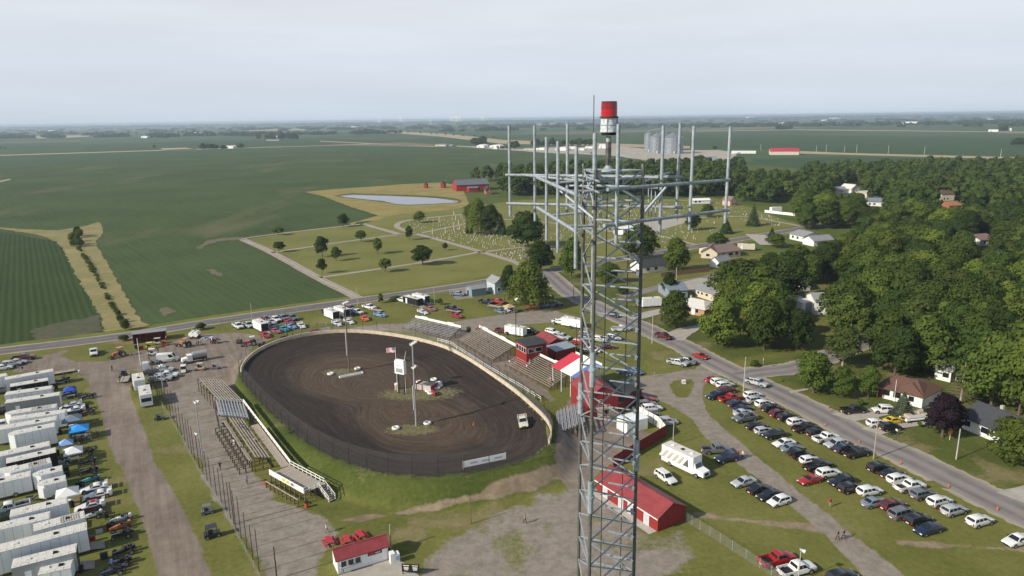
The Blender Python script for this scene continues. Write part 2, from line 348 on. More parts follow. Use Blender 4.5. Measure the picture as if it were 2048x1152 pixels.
poly_sheet('waterway_grass', KP('A', (-200, 125), (0, 143), (300, 160), (480, 165), (700, 130), (815, 98), (835, 120), (852, 180), (785, 262), (860, 400), (1000, 635), (1080, 790), (1160, 915), (1240, 945), (1100, 975), (870, 1005), (815, 850), (640, 560), (520, 325), (470, 262), (330, 205), (0, 152), (-200, 130)), -.12, M_WATERWAY, .6, 3)
poly_sheet('bare_soil', XP((60, 660), (140, 640), (200, 630), (206, 660), (150, 672), (80, 682)), -.10, mat('thin_soil', (.10, .085, .05), .95, 0, .3, .3, col2=(.045, .065, .025), world=True), 1.2, 2)
for pts in ([(408, 540), (425, 537), (445, 547), (450, 552), (432, 550)], [(392, 495), (415, 481), (450, 475), (486, 474), (486, 478), (440, 482), (415, 489), (402, 498)], [(316, 617), (335, 612), (352, 624), (330, 632)]):
    poly_sheet('bare_soil', XP(*pts), -.115, mat('tan_soil', (.17, .13, .085), .95, 0, .3, .4, col2=(.09, .095, .045), world=True), .8, 2)
# pale stubble fields and farm lanes far away
tan = mat('stubble', (.36, .29, .18), .95, 0, .12, .02, world=True)
for pts in ([(495, 258.5), (655, 256), (662, 258.5), (600, 260.5), (500, 262)], [(320, 296.5), (372, 295), (395, 299.5), (330, 301.5)], [(68, 272), (180, 270), (178, 273), (120, 276), (75, 277)],
            [(1015, 248), (1165, 246), (1168, 248), (1015, 251.5)], [(730, 259), (900, 268), (1010, 280), (1200, 286), (1380, 292), (1380, 297), (1200, 292), (1000, 287), (880, 273), (730, 262)],
            [(1600, 302), (1700, 306), (2060, 315), (2060, 319), (1700, 309.5), (1600, 307)], [(1380, 262), (1590, 258.5), (2060, 263.5), (2060, 264.8), (1590, 260), (1380, 263)],
            [(0, 309.6), (300, 300.5), (620, 291.5), (740, 287.5), (740, 288.6), (300, 302), (0, 311.4)], [(640, 281.5), (740, 286), (800, 290), (870, 292), (870, 293.5), (740, 287.5), (640, 283)],
            [(0, 361), (20, 357), (22, 359), (0, 364)]):
    poly_sheet('stubble_strip', XP(*pts), -.16, tan)
fc = field_mat('far_corn', (.046, .08, .033), RD, 9, .02, .2)
poly_sheet('corn_field', XP((1500, 318), (1680, 312), (2060, 322), (2300, 345), (1700, 345), (1560, 335)), -.2, fc)
poly_sheet('corn_field', XP((1380, 275), (1600, 270), (2060, 276), (2060, 312), (1700, 304), (1480, 296), (1380, 290)), -.21, fc)
poly_sheet('grain_yard', XP((862, 289), (930, 292), (1100, 298), (1220, 291), (1290, 297), (1372, 300), (1440, 300), (1470, 306), (1470, 320), (1420, 326), (1330, 326), (1225, 311), (1100, 306), (960, 296)), -.13, M_YARD, 3, 20)
poly_sheet('pond_bank', KP('z2', (500, 705), (700, 685), (1000, 665), (1270, 645), (1550, 632), (1640, 650), (1720, 700), (1760, 800), (1690, 832), (1180, 887), (1150, 915), (900, 935), (870, 960), (830, 950), (1060, 885), (850, 820), (650, 742)), -.11, M_HAY, .6, 5)
poly_sheet('reed_margin', KP('z2', (720, 733), (860, 712), (1100, 722), (1320, 728), (1500, 738), (1640, 750), (1700, 768), (1690, 790), (1500, 800), (1300, 809), (1190, 803), (1090, 781), (940, 766), (790, 750)), -.09, grass_mat('reeds', (.04, .055, .015), (.09, .10, .03), (.2, .17, .06)), .9, 3)
mw = mat('pond_water', (.035, .045, .055), .07, 0, .1, .05, .02, .6, world=True)
poly_sheet('pond', KP('z2', (770, 735), (880, 728), (1100, 735), (1300, 742), (1500, 752), (1600, 765), (1680, 775), (1670, 787), (1500, 796), (1300, 804), (1200, 798), (1100, 775), (950, 760), (800, 745)), -.07, mw, .4, 4)
poly_sheet('town_lawn', XP((880, 372), (960, 352), (1190, 345), (1400, 335), (1520, 330), (1600, 338), (2060, 335), (2700, 420), (3200, 1000), (2300, 1000), (2060, 1010), (1500, 740), (1110, 560), (1000, 540), (925, 420), (900, 395)), -.13, M_LAWN)
poly_sheet('cemetery_lawn', XP((484, 479), (600, 462), (724, 447), (787, 430), (920, 417), (1020, 402), (1150, 394), (1300, 400), (1420, 394), (1480, 408), (1560, 436), (1610, 452), (1452, 486), (1300, 512), (1106, 542), (1000, 560), (920, 573), (712, 601)), -.08, M_CEM, .4, 6)
# cemetery lanes
LW = 3.4
for pts, w_ in (([(484, 478), (544, 505), (637, 556), (690, 582), (725, 601)], 4.4), ([(484, 479), (500, 474.5), (586, 463.5), (727, 447.5)], 2.8), ([(724, 447), (745, 453), (800, 468.5)], 4.0),
                ([(543, 505), (683, 484), (800, 468.5), (844, 465.6)], 2.8), ([(925, 428.5), (831.6, 438), (800, 445), (794, 452.6), (808, 460), (832, 467), (896, 484.5), (949, 499.5), (1031, 524.5), (1062, 548)], 3.6),
                ([(840, 466), (930.5, 447), (965, 436)], 3.0), ([(640, 554.5), (829, 527), (920, 511), (962, 503)], 2.8), ([(965, 504), (1046, 494), (1126, 491.7), (1200, 485), (1260, 468)], 2.8),
                ([(1380, 438), (1428, 433), (1495, 433.6), (1565, 445), (1600, 452)], 3.0), ([(1316, 471), (1350, 478), (1400, 492)], 2.6), ([(1130, 405), (1300, 400), (1400, 402), (1440, 407)], 3.2), ([(962, 437), (1040, 440), (1140, 450), (1236, 465)], 3.0)):
    strip('cemetery_lane', [G(x, y) for x, y in pts], w_, -.045, M_LANE, .18)
poly_sheet('cemetery_car_park', XP((1228, 462), (1290, 440), (1368, 436), (1388, 440), (1300, 466), (1262, 472)), -.05, M_PAVE)
# county road and town streets
RA = [G(x, y) for x, y in ((-260, 738), (-60, 711), (0, 702.5), (240, 673), (440, 641), (707, 602.5), (920, 572), (1000, 558), (1106, 540.5), (1300, 508), (1452, 483), (1579, 461), (1720, 437))]
RB = [G(x, y) for x, y in ((1085, 538), (1108, 558), (1143, 588), (1189, 611), (1226, 630), (1289, 656), (1322, 673), (1370, 694), (1419, 721), (1479, 750), (1511, 765), (1590, 803), (1668, 843), (1738, 881), (1811, 912), (1908, 961), (1981, 997), (2080, 1044), (2300, 1150))]
# --------- near ground: one fine grid with masks for what covers it
TR = [(482, 745, .8), (520, 702, 1.2), (600, 674, 1.5), (700, 665, 1.5), (800, 675, 1.2), (900, 701, .8), (1000, 764, .6), (1060, 812, 1.2), (1100, 858, 2.2), (1082, 905, 2.8), (1000, 935, 3.0), (880, 951, 3.0), (760, 944, 2.8), (640, 900, 2.2), (560, 840, 1.5), (510, 790, 1.0)]
tp = [G(x, y, z) for x, y, z in TR]
def closed(pts, n):
    out = []; k = len(pts)
    for i in range(k):
        p0, p1, p2, p3 = (pts[(i + j) % k] for j in (-1, 0, 1, 2))
        for j in range(n):
            t = j / n; out.append(.5 * ((2 * p1) + (p2 - p0) * t + (2 * p0 - 5 * p1 + 4 * p2 - p3) * t * t + (3 * p1 - p0 - 3 * p2 + p3) * t ** 3))
    return out
rim = closed(tp, 15)
for _ in range(14): rim = [(rim[i - 1] + rim[i] * 2 + rim[(i + 1) % len(rim)]) / 4 for i in range(len(rim))]
NR = len(rim); cen = sum(rim, Vector()) / NR; cen.z = 0
rimA = np.array([(p.x, p.y, p.z) for p in rim])
def seg_dist(X, Y, pts, close=True):
    d = np.full(X.shape, 1e9); ins = np.zeros(X.shape, bool); n = len(pts)
    for i in range(n if close else n - 1):
        x0, y0 = pts[i][0], pts[i][1]; x1, y1 = pts[(i + 1) % n][0], pts[(i + 1) % n][1]; dx, dy = x1 - x0, y1 - y0; L2 = dx * dx + dy * dy + 1e-9
        t = np.clip(((X - x0) * dx + (Y - y0) * dy) / L2, 0, 1); d = np.minimum(d, (X - x0 - t * dx) ** 2 + (Y - y0 - t * dy) ** 2)
        if close:
            c = ((y0 > Y) != (y1 > Y)); xx = x0 + (Y - y0) / (dy if abs(dy) > 1e-9 else 1e-9) * dx; ins ^= c & (X < xx)
    d = np.sqrt(d); return np.where(ins, -d, d) if close else d
GX0, GX1, GY0, GY1, GS = -175, 205, 78, 332, .8
nx, ny = int((GX1 - GX0) / GS) + 1, int((GY1 - GY0) / GS) + 1
gx = np.linspace(GX0, GX1, nx); gy = np.linspace(GY0, GY1, ny); X, Y = np.meshgrid(gx, gy)
nA = vnoise(X, Y, 9, 0) + .5 * vnoise(X, Y, 3.5, 1) + .35 * vnoise(X, Y, 1.7, 2) - .92
def sm(x, a, b): t = np.clip((x - a) / (b - a), 0, 1); return t * t * (3 - 2 * t)
def mask(polys, soft=.8, amp=1.6):
    out = np.zeros(X.shape)
    for p in polys: out = np.maximum(out, sm(-(seg_dist(X, Y, p) + nA * amp), -soft, soft))
    return out
def mline(lines, soft=.7, amp=1.0):
    out = np.zeros(X.shape)
    for p, w_ in lines: out = np.maximum(out, sm(w_ / 2 - (seg_dist(X, Y, p, False) + nA * amp), -soft, soft))
    return out
gravel = mask([XP((1240, 758), (1290, 752), (1345, 745), (1392, 737), (1404, 722), (1440, 738), (1452, 748), (1425, 757), (1410, 770), (1405, 790), (1412, 820), (1450, 860), (1530, 925), (1600, 985), (1700, 1065), (1820, 1160), (1735, 1160), (1640, 1062), (1560, 992), (1480, 932), (1430, 895), (1400, 862), (1380, 836), (1330, 806), (1240, 792))], .5, .5)
isl = mask([XP((1337, 770), (1348, 761), (1385, 757), (1389, 765), (1384, 785), (1375, 795), (1358, 796), (1344, 786))], .3, .3)
gravel = gravel * (1 - isl)
gravel = np.maximum(gravel, mask([XP((560, 684), (640, 668), (700, 656), (760, 649), (840, 646), (900, 645), (1046, 622), (1114, 620), (1150, 634), (1133, 642), (1060, 648), (992, 660), (930, 668), (840, 666), (760, 660), (700, 664), (640, 678), (590, 692)),
    XP((325, 790), (395, 762), (420, 800), (450, 850), (490, 905), (520, 955), (556, 1005), (600, 1016), (640, 1032), (685, 1064), (650, 1100), (620, 1170), (530, 1170), (500, 1100), (470, 1055), (430, 985), (380, 900)),
    XP((880, 570), (925, 572), (948, 596), (915, 598))], 1.0, 2.0))
plaza = mask([XP((820, 1180), (850, 1105), (900, 1076), (960, 1046), (1040, 1010), (1100, 984), (1160, 972), (1200, 985), (1313, 1065), (1371, 1043), (1398, 1058), (1385, 1085), (1410, 1115), (1330, 1180))], 2.6, 4.5)
plaza *= np.clip(.42 + 1.0 * vnoise(X, Y, 7, 1) * vnoise(X, Y, 2.6, 3) * 1.9, 0, 1)
gravel = np.maximum(gravel, plaza)
dirt = mask([XP((40, 722), (130, 701), (250, 708), (330, 692), (337, 684), (400, 668), (480, 665), (540, 678), (500, 700), (482, 730), (468, 772), (440, 790), (395, 765), (335, 800), (300, 745), (250, 735), (220, 738), (160, 748), (100, 742), (20, 745)),
    XP((1110, 880), (1130, 800), (1165, 790), (1240, 850), (1322, 868), (1225, 925), (1150, 985), (1125, 960)),
    XP((810, 655), (960, 650), (1010, 700), (1100, 780), (1120, 810), (1090, 800), (1000, 745), (900, 690))], .9, 2.0)
dirt = np.maximum(dirt, mask([XP((160, 740), (195, 800), (219, 880), (240, 935), (272, 1010), (300, 1100), (325, 1175), (440, 1175), (396, 1080), (354, 1000), (312, 920), (282, 850), (262, 790), (255, 735))], .8, .8))
isl2 = mask([XP((120, 712), (140, 701), (200, 691), (262, 684), (268, 706), (215, 722), (150, 724))], .7, 1.2)
dirt = dirt * (1 - isl2)
path = mline([(XP((1190, 905), (1130, 948), (1060, 977), (960, 1004), (860, 1020), (770, 1030), (690, 1040)), 2.2), (XP((1385, 1028), (1440, 1035), (1520, 1045), (1600, 1052), (1650, 1062)), 1.8), (XP((1800, 1085), (1900, 1092), (1990, 1095), (2060, 1100)), 1.5)], .9, 1.8)
dry = np.clip(vnoise(X, Y, 13, 3) * .9 + .7 * vnoise(X, Y, 4, 4) - .78, 0, 1) * 1.3
dry = np.maximum(dry, .9 * mask([XP((700, 1020), (900, 1010), (1060, 990), (1040, 1040), (900, 1070), (830, 1130), (700, 1060)), XP((640, 990), (720, 985), (740, 1010), (660, 1030))], 3, 5) * vnoise(X, Y, 4, 1))
dR = seg_dist(X, Y, rim)
# berm height outside the rim, sunk beneath the clay inside
k = np.zeros(X.shape, int); best = np.full(X.shape, 1e9); near = dR < 14
xs, ys = X[near], Y[near]; bi = np.zeros(xs.shape, int); bd = np.full(xs.shape, 1e9)
for i in range(0, NR, 2):
    d = (xs - rimA[i, 0]) ** 2 + (ys - rimA[i, 1]) ** 2; q = d < bd; bi[q] = i; bd[q] = d[q]
Z = np.zeros(X.shape); he = rimA[bi, 2]; dd = dR[near]
zz = he * (1 - sm(dd, .9, .9 + 2.1 * he + .4)); zz = np.where(dd < -.7, -1.6, zz); Z[near] = zz
Z += (vnoise(X, Y, 6, 2) - .5) * .10 * (dR > .5)
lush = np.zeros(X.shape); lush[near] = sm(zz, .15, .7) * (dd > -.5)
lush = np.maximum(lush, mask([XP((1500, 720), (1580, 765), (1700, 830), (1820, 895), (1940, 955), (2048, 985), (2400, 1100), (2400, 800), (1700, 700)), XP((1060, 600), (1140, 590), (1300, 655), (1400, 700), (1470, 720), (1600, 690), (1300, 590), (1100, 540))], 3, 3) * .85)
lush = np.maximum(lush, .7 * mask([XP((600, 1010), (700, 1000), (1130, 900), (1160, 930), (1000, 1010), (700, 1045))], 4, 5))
me = bpy.data.meshes.new('ground'); vs = np.stack([X, Y, Z], -1).reshape(-1, 3); idx = np.arange(nx * ny).reshape(ny, nx)
fs = np.stack([idx[:-1, :-1], idx[:-1, 1:], idx[1:, 1:], idx[1:, :-1]], -1).reshape(-1, 4)
# trim: only keep ground south-east of the county road
ra = np.array([(p.x, p.y) for p in RA]); side = np.interp(vs[:, 0], ra[:, 0], ra[:, 1]); keep = vs[:, 1] < side - 2
fs = fs[keep[fs].all(1)]
me.vertices.add(len(vs)); me.vertices.foreach_set('co', vs.astype(np.float32).ravel())
me.loops.add(len(fs) * 4); me.loops.foreach_set('vertex_index', fs.astype(np.int32).ravel())
me.polygons.add(len(fs)); me.polygons.foreach_set('loop_start', np.arange(0, len(fs) * 4, 4, dtype=np.int32)); me.polygons.foreach_set('loop_total', np.full(len(fs), 4, dtype=np.int32))
me.update(); me.validate()
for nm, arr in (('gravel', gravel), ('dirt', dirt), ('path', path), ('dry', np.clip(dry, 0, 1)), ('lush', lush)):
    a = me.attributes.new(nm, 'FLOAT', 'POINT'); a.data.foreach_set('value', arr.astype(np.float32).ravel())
m = bpy.data.materials.new('speedway_ground'); t, n, l, b, co = pos_nodes(m)
big_ = noise(n, l, co, .07, 4); fine = noise(n, l, co, 1.1, 6, .75); fine2 = noise(n, l, co, .45, 5, .7)
gz = math_(n, l, 'ADD', math_(n, l, 'MULTIPLY', big_, .5), math_(n, l, 'MULTIPLY', fine, .55))
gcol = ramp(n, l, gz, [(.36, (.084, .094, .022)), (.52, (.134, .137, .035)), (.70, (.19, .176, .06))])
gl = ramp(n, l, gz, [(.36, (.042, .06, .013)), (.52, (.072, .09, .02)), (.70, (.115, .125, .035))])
dryc = ramp(n, l, fine2, [(.35, (.16, .135, .06)), (.65, (.25, .20, .11))])
grc = ramp(n, l, math_(n, l, 'ADD', math_(n, l, 'MULTIPLY', fine2, .6), math_(n, l, 'MULTIPLY', fine, .4)), [(.33, (.155, .135, .112)), (.5, GRAVEL), (.68, (.31, .275, .235))])
rut = noise(n, l, rot_pos(n, l, co, R(62), (.045, .75, 1)), 1.0, 5, .7)
dic = ramp(n, l, math_(n, l, 'ADD', math_(n, l, 'ADD', math_(n, l, 'MULTIPLY', fine2, .3), math_(n, l, 'MULTIPLY', big_, .3)), math_(n, l, 'MULTIPLY', rut, .42)), [(.36, (.125, .098, .077)), (.52, (.205, .167, .136)), (.68, (.29, .245, .205))])
pac = ramp(n, l, fine2, [(.35, (.17, .13, .085)), (.65, (.29, .23, .155))])
def am(nm, j=.7):
    return ramp(n, l, math_(n, l, 'ADD', attr(n, nm), math_(n, l, 'MULTIPLY', math_(n, l, 'SUBTRACT', fine, .5), j)), [(.35, (0, 0, 0)), (.65, (1, 1, 1))])
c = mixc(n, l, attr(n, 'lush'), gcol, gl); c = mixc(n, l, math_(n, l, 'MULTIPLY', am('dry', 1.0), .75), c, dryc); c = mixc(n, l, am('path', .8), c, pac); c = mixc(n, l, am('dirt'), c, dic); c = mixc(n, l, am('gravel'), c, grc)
l.new(c, b.inputs['Base Color']); b.inputs['Roughness'].default_value = .95; b.inputs['Specular IOR Level'].default_value = .1
bumpit(n, l, b, math_(n, l, 'ADD', fine, fine2), .45, .12)
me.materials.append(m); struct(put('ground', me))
# clay oval
NT = 56; vs = []; at = []; sides = []; s_acc = 0
isls = [(g('F', 1580, 985), 7.5, 3.6), (g('F', 1000, 510), 6.5, 3.4), (g('F', 1640, 690), 13, 5.5)]
cum = [0]
for i in range(NR): cum.append(cum[-1] + (rim[(i + 1) % NR] - rim[i]).length)
iv = []
for j in range(NT + 1):
    tt = 1 - (j / NT)
    for i in range(NR + 1):
        p = rim[i % NR]; v = Vector((p.x - cen.x, p.y - cen.y, 0)); q = cen + v * tt; d = v.length * (1 - tt)
        f = max(0, 1 - d / 17.0); z_ = p.z * (f ** 1.15) + .02
        vs.append((q.x, q.y, z_)); at.append((d, cum[i], tt))
        iv.append(max(max(0., 1 - math.hypot((q.x - a.x) / ra_, (q.y - a.y) / rb_)) for a, ra_, rb_ in isls))
fs = []
for j in range(NT):
    for i in range(NR): o = j * (NR + 1) + i; fs.append((o, o + 1, o + NR + 2, o + NR + 1))
me = bpy.data.meshes.new('race_track'); me.from_pydata(vs, [], fs); a = me.attributes.new('oval', 'FLOAT_VECTOR', 'POINT'); a.data.foreach_set('vector', [x for t_ in at for x in t_])
a = me.attributes.new('island', 'FLOAT', 'POINT'); a.data.foreach_set('value', iv)
bm = bmesh.new(); bm.from_mesh(me); bmesh.ops.remove_doubles(bm, verts=bm.verts, dist=1e-4); bmesh.ops.recalc_face_normals(bm, faces=bm.faces)
if sum(f.normal.z for f in bm.faces) < 0: bmesh.ops.reverse_faces(bm, faces=bm.faces)
bm.to_mesh(me); bm.free(); me.shade_smooth()
m = bpy.data.materials.new('oval_clay'); t, n, l, b, co = pos_nodes(m); ov = attr(n, 'oval', True)
def sc_(v): x = n.new('ShaderNodeVectorMath'); x.operation = 'MULTIPLY'; x.inputs[1].default_value = v; l.new(ov, x.inputs[0]); return x.outputs[0]
st1 = noise(n, l, sc_((1.1, .035, 0)), 1.0, 6, .7); st2 = noise(n, l, sc_((4.5, .09, 0)), 1.0, 4, .7); pz = noise(n, l, co, .12, 5, .6); fz = noise(n, l, co, 1.2, 5, .7)
sx = n.new('ShaderNodeSeparateXYZ'); l.new(ov, sx.inputs[0])
inn = ramp(n, l, math_(n, l, 'ADD', math_(n, l, 'MULTIPLY', sx.outputs['X'], 1 / 30.), math_(n, l, 'MULTIPLY', math_(n, l, 'SUBTRACT', pz, .5), .55)), [(.40, (0, 0, 0)), (.72, (1, 1, 1))])
f = math_(n, l, 'ADD', math_(n, l, 'ADD', math_(n, l, 'MULTIPLY', st1, .5), math_(n, l, 'MULTIPLY', st2, .3)), math_(n, l, 'MULTIPLY', fz, .25))
cl = ramp(n, l, f, [(.38, (.016, .012, .0105)), (.53, (.036, .027, .022)), (.70, (.078, .058, .045))])
inc = ramp(n, l, f, [(.39, (.034, .024, .017)), (.54, (.082, .057, .039)), (.70, (.165, .12, .082))])
c = mixc(n, l, inn, cl, inc)
im = ramp(n, l, math_(n, l, 'ADD', attr(n, 'island'), math_(n, l, 'MULTIPLY', math_(n, l, 'SUBTRACT', fz, .5), .9)), [(.16, (0, 0, 0)), (.42, (.85,) * 3)])
c = mixc(n, l, im, c, ramp(n, l, fz, [(.4, (.10, .10, .035)), (.62, (.21, .18, .10))]))
l.new(c, b.inputs['Base Color']); b.inputs['Roughness'].default_value = .85; b.inputs['Specular IOR Level'].default_value = .2; bumpit(n, l, b, f, .6, .15)
me.materials.append(m); struct(put('race_track', me))
def track_z(x, y):
    """height of the banked clay"""
    v = Vector((x - cen.x, y - cen.y)); i = max(range(NR), key=lambda j: (Vector((rim[j].x - cen.x, rim[j].y - cen.y)).normalized()).dot(v.normalized())); p = rim[i]; d = math.hypot(p.x - cen.x, p.y - cen.y) - v.length
    return p.z * max(0, 1 - max(d, 0) / 17.0) ** 1.15 + .02
# roads last, each sheet a little above the one below
strip('road_verge', RA, 17, -.06, M_VERGE, .5, 14); strip('gravel_shoulder', RA, 8.6, .035, M_SHOULD, .2, 14); strip('county_road', RA, 6.3, .06, M_ROAD, .05, 14, 4)
strip('gravel_shoulder', RB, 9.2, .045, M_SHOULD, .3, 10); strip('town_street', RB, 7.0, .07, M_STREET, .08, 10, 4)
strip('gravel_shoulder', [G(x, y) for x, y in ((1475, 752), (1510, 745), (1560, 740), (1600, 733), (1660, 712), (1760, 670))], 8, .05, M_SHOULD, .3)
strip('side_street', [G(x, y) for x, y in ((1478, 753), (1510, 746), (1560, 741), (1600, 734), (1660, 713), (1760, 671))], 6.4, .078, M_STREET, .1, 10, 4)
strip('side_street', [G(x, y) for x, y in ((1240, 592), (1290, 582), (1355, 566), (1420, 555), (1480, 540))], 5.6, .06, M_STREET, .1, 10, 4)
for pts in ([(1330, 668), (1360, 656), (1402, 650), (1398, 660), (1384, 668), (1366, 682), (1350, 680)], [(1662, 829), (1700, 822), (1740, 818), (1795, 826), (1760, 834), (1708, 843)], [(1722, 857), (1760, 850), (1800, 846), (1850, 842), (1862, 848), (1800, 858), (1760, 870)],
            [(1990, 985), (2060, 968), (2160, 985), (2060, 1012)], [(1252, 634), (1290, 624), (1318, 618), (1330, 626), (1272, 642)], [(1358, 566), (1400, 556), (1440, 560), (1440, 585), (1400, 590), (1375, 578)], [(1490, 468), (1530, 470), (1560, 490), (1520, 490)]):
    poly_sheet('driveway', XP(*pts), .088, M_PAVE, .12, 2)
poly_sheet('walkway', XP((1578, 783), (1640, 772), (1642, 775), (1582, 787)), .09, M_PAVE)
poly_sheet('restroom_apron', XP((1178, 985), (1194, 978), (1316, 1062), (1298, 1069)), .05, M_CONC)
poly_sheet('stand_apron', XP((676, 1152), (778, 1120), (800, 1120), (860, 1170), (676, 1175)), .05, M_PAVE)
# ================================================================ TREES
def leaf_mat(name, base, var=.35, trans=.25):
    m = bpy.data.materials.new(name); t, n, l, b = nodes(m); n.remove(b)
    oi = n.new('ShaderNodeObjectInfo'); co = n.new('ShaderNodeNewGeometry').outputs['Position']
    z = noise(n, l, co, .35, 3, .6); z2 = noise(n, l, co, 1.6, 2, .6)
    f = math_(n, l, 'ADD', math_(n, l, 'MULTIPLY', z, .55), math_(n, l, 'ADD', math_(n, l, 'MULTIPLY', z2, .3), math_(n, l, 'MULTIPLY', oi.outputs['Random'], .42)))
    c = ramp(n, l, f, [(.32, tuple(x * (1 - var) for x in base)), (.56, base), (.82, (base[0] * (1 + var * 1.0), base[1] * (1 + var * 1.1), base[2] * (1 + var * .6)))])
    d = n.new('ShaderNodeBsdfDiffuse'); tr = n.new('ShaderNodeBsdfTranslucent'); x = n.new('ShaderNodeMixShader'); x.inputs[0].default_value = trans
    l.new(c, d.inputs[0]); l.new(mixc(n, l, .5, c, (.12, .17, .02)), tr.inputs[0]); l.new(d.outputs[0], x.inputs[1]); l.new(tr.outputs[0], x.inputs[2]); l.new(x.outputs[0], n['Material Output'].inputs[0]); return m
L_MID = leaf_mat('leaves_mid_green', (.066, .094, .022)); L_DARK = leaf_mat('leaves_dark_green', (.041, .065, .018)); L_LIGHT = leaf_mat('leaves_bright_green', (.095, .126, .026))
L_WILLOW = leaf_mat('leaves_willow', (.088, .112, .026)); L_PURPLE = leaf_mat('leaves_purple', (.022, .014, .020), .3, .1); L_CON = leaf_mat('needles', (.028, .050, .020), .3, .08); L_SPRUCE = leaf_mat('blue_needles', (.065, .082, .050), .3, .08)
L_DRY = leaf_mat('leaves_olive', (.070, .094, .026)); L_DEAD = mat('dead_twigs', (.20, .165, .125), .9, 0, .25)
def quads_mesh(name, cen_, nor, size, m, asp=1.0):
    """leaf clumps: one bent quad pair per point"""
    n_ = len(cen_); nor = nor / (np.linalg.norm(nor, axis=1, keepdims=True) + 1e-9)
    r = rng.normal(size=(n_, 3)); a = np.cross(nor, r); a /= (np.linalg.norm(a, axis=1, keepdims=True) + 1e-9); b = np.cross(nor, a)
    s = size.reshape(-1, 1)
    v = np.empty((n_, 4, 3)); j = lambda: 1 + rng.uniform(-.3, .3, (n_, 1))
    v[:, 0] = cen_ - a * s * j() - b * s * asp * .6; v[:, 1] = cen_ + a * s * .5 - b * s * asp * j(); v[:, 2] = cen_ + a * s * j() + b * s * asp * .6 + nor * s * .25; v[:, 3] = cen_ - a * s * .5 + b * s * asp * j()
    me = bpy.data.meshes.new(name); me.vertices.add(n_ * 4); me.vertices.foreach_set('co', v.astype(np.float32).ravel())
    me.loops.add(n_ * 4); me.loops.foreach_set('vertex_index', np.arange(n_ * 4, dtype=np.int32)); me.polygons.add(n_)
    me.polygons.foreach_set('loop_start', np.arange(0, n_ * 4, 4, dtype=np.int32)); me.polygons.foreach_set('loop_total', np.full(n_, 4, dtype=np.int32)); me.update()
    me.materials.append(m); return me
def crown_points(H, Rr, base, n_, nl, droop=0.0, flat=.8, top=1.0):
    """leaf positions on the outer shells of many uneven lobes; unit: metres"""
    lobes = []
    for i in range(nl):
        t = (i + .5) / nl; zz_ = base + (H - base) * (.14 + .74 * t); prof = math.sin(math.pi * min(1, (.16 + .84 * t) ** .8)) ** .6 if top else 1
        ph = i * 2.399 + rng.uniform(-.5, .5); rr = Rr * prof * rng.uniform(.35, .78)
        lobes.append((rr * math.cos(ph), rr * math.sin(ph), zz_, Rr * rng.uniform(.30, .50)))
    lobes.append((0, 0, base + (H - base) * .55, Rr * .62)); lobes.append((rng.uniform(-.1, .1) * Rr, rng.uniform(-.1, .1) * Rr, H - Rr * .42, Rr * .42))
    wts = np.array([l_[3] ** 2 for l_ in lobes]); wts /= wts.sum(); ids = rng.choice(len(lobes), n_, p=wts); L = np.array(lobes)[ids]
    d = rng.normal(size=(n_, 3)); d /= np.linalg.norm(d, axis=1, keepdims=True); d[:, 2] = np.where(rng.random(n_) < .6, np.abs(d[:, 2]), d[:, 2])
    rad = L[:, 3] * rng.uniform(.72, 1.06, n_) * (1 + .16 * np.sin(d[:, 0] * 7 + L[:, 0]) * np.sin(d[:, 2] * 6 + L[:, 1]))
    p = L[:, :3] + d * rad[:, None] * np.array([1, 1, flat])
    if droop: p[:, 2] -= droop * (np.hypot(p[:, 0], p[:, 1]) / Rr) ** 2 * rng.uniform(.3, 1.2, n_)
    p[:, 2] = np.maximum(p[:, 2], base * .75)
    return p, d + rng.normal(size=(n_, 3)) * .28, lobes
def trunk_mesh(H, r, lobes, base, m, forks=5):
    b = MB(); b.cyl((0, 0, -.3), (0, 0, base * .6), r * 1.35, r, 8); b.cyl((0, 0, base * .55), (.1, .05, base + (H - base) * .45), r, r * .45, 7)
    for lx, ly, lz, lr in lobes[:forks * 2:2]:
        b.cyl((0, 0, base * .8 + .25 * (lz - base)), (lx * .85, ly * .85, lz), r * .5, r * .15, 6)
    return b.mesh('trunk', m, True)
TREES = {}
def make_kind(key, H, Rr, base, n_, nl, leaf, lm, droop=0, flat=.8, tr=.28, bark=None, reps=1):
    for i in range(reps):
        p, d, lo = crown_points(H, Rr, base, n_, nl, droop, flat); sz = rng.uniform(.6, 1.25, len(p)) * leaf
        TREES.setdefault(key, []).append(([('trunk', trunk_mesh(H, tr, lo, base, bark or M_BARK), (0, 0, 0), []), ('crown', quads_mesh('crown', p, d, sz, lm), (0, 0, 0), [])], H, Rr))
make_kind('mid', 15, 6.5, 1.1, 6500, 22, .30, L_MID, reps=4); make_kind('dark', 15, 6.2, 1.0, 6500, 20, .30, L_DARK, reps=3); make_kind('light', 14, 6.2, 1.1, 6500, 20, .30, L_LIGHT, reps=2)
make_kind('olive', 15, 6.0, 3.0, 4800, 16, .30, L_DRY, bark=M_BARKP, reps=2); make_kind('willow', 11, 6.2, 2.2, 7000, 20, .26, L_WILLOW, droop=3.2, reps=1)
make_kind('lawn', 6.6, 2.7, 1.4, 2600, 14, .22, L_DARK, tr=.13, reps=2); make_kind('lawnmid', 6.6, 2.7, 1.3, 2600, 14, .22, L_MID, tr=.13, reps=2); make_kind('flat', 5.2, 3.1, 1.7, 2300, 14, .22, L_DRY, flat=.6, tr=.13, reps=2)
make_kind('shrub', 2.6, 1.5, .25, 900, 9, .16, L_MID, tr=.06, reps=2); make_kind('purple', 10, 5.0, 1.6, 6000, 20, .26, L_PURPLE); make_kind('bushdark', 5, 2.6, .5, 1800, 12, .22, L_DARK, tr=.1, reps=1)
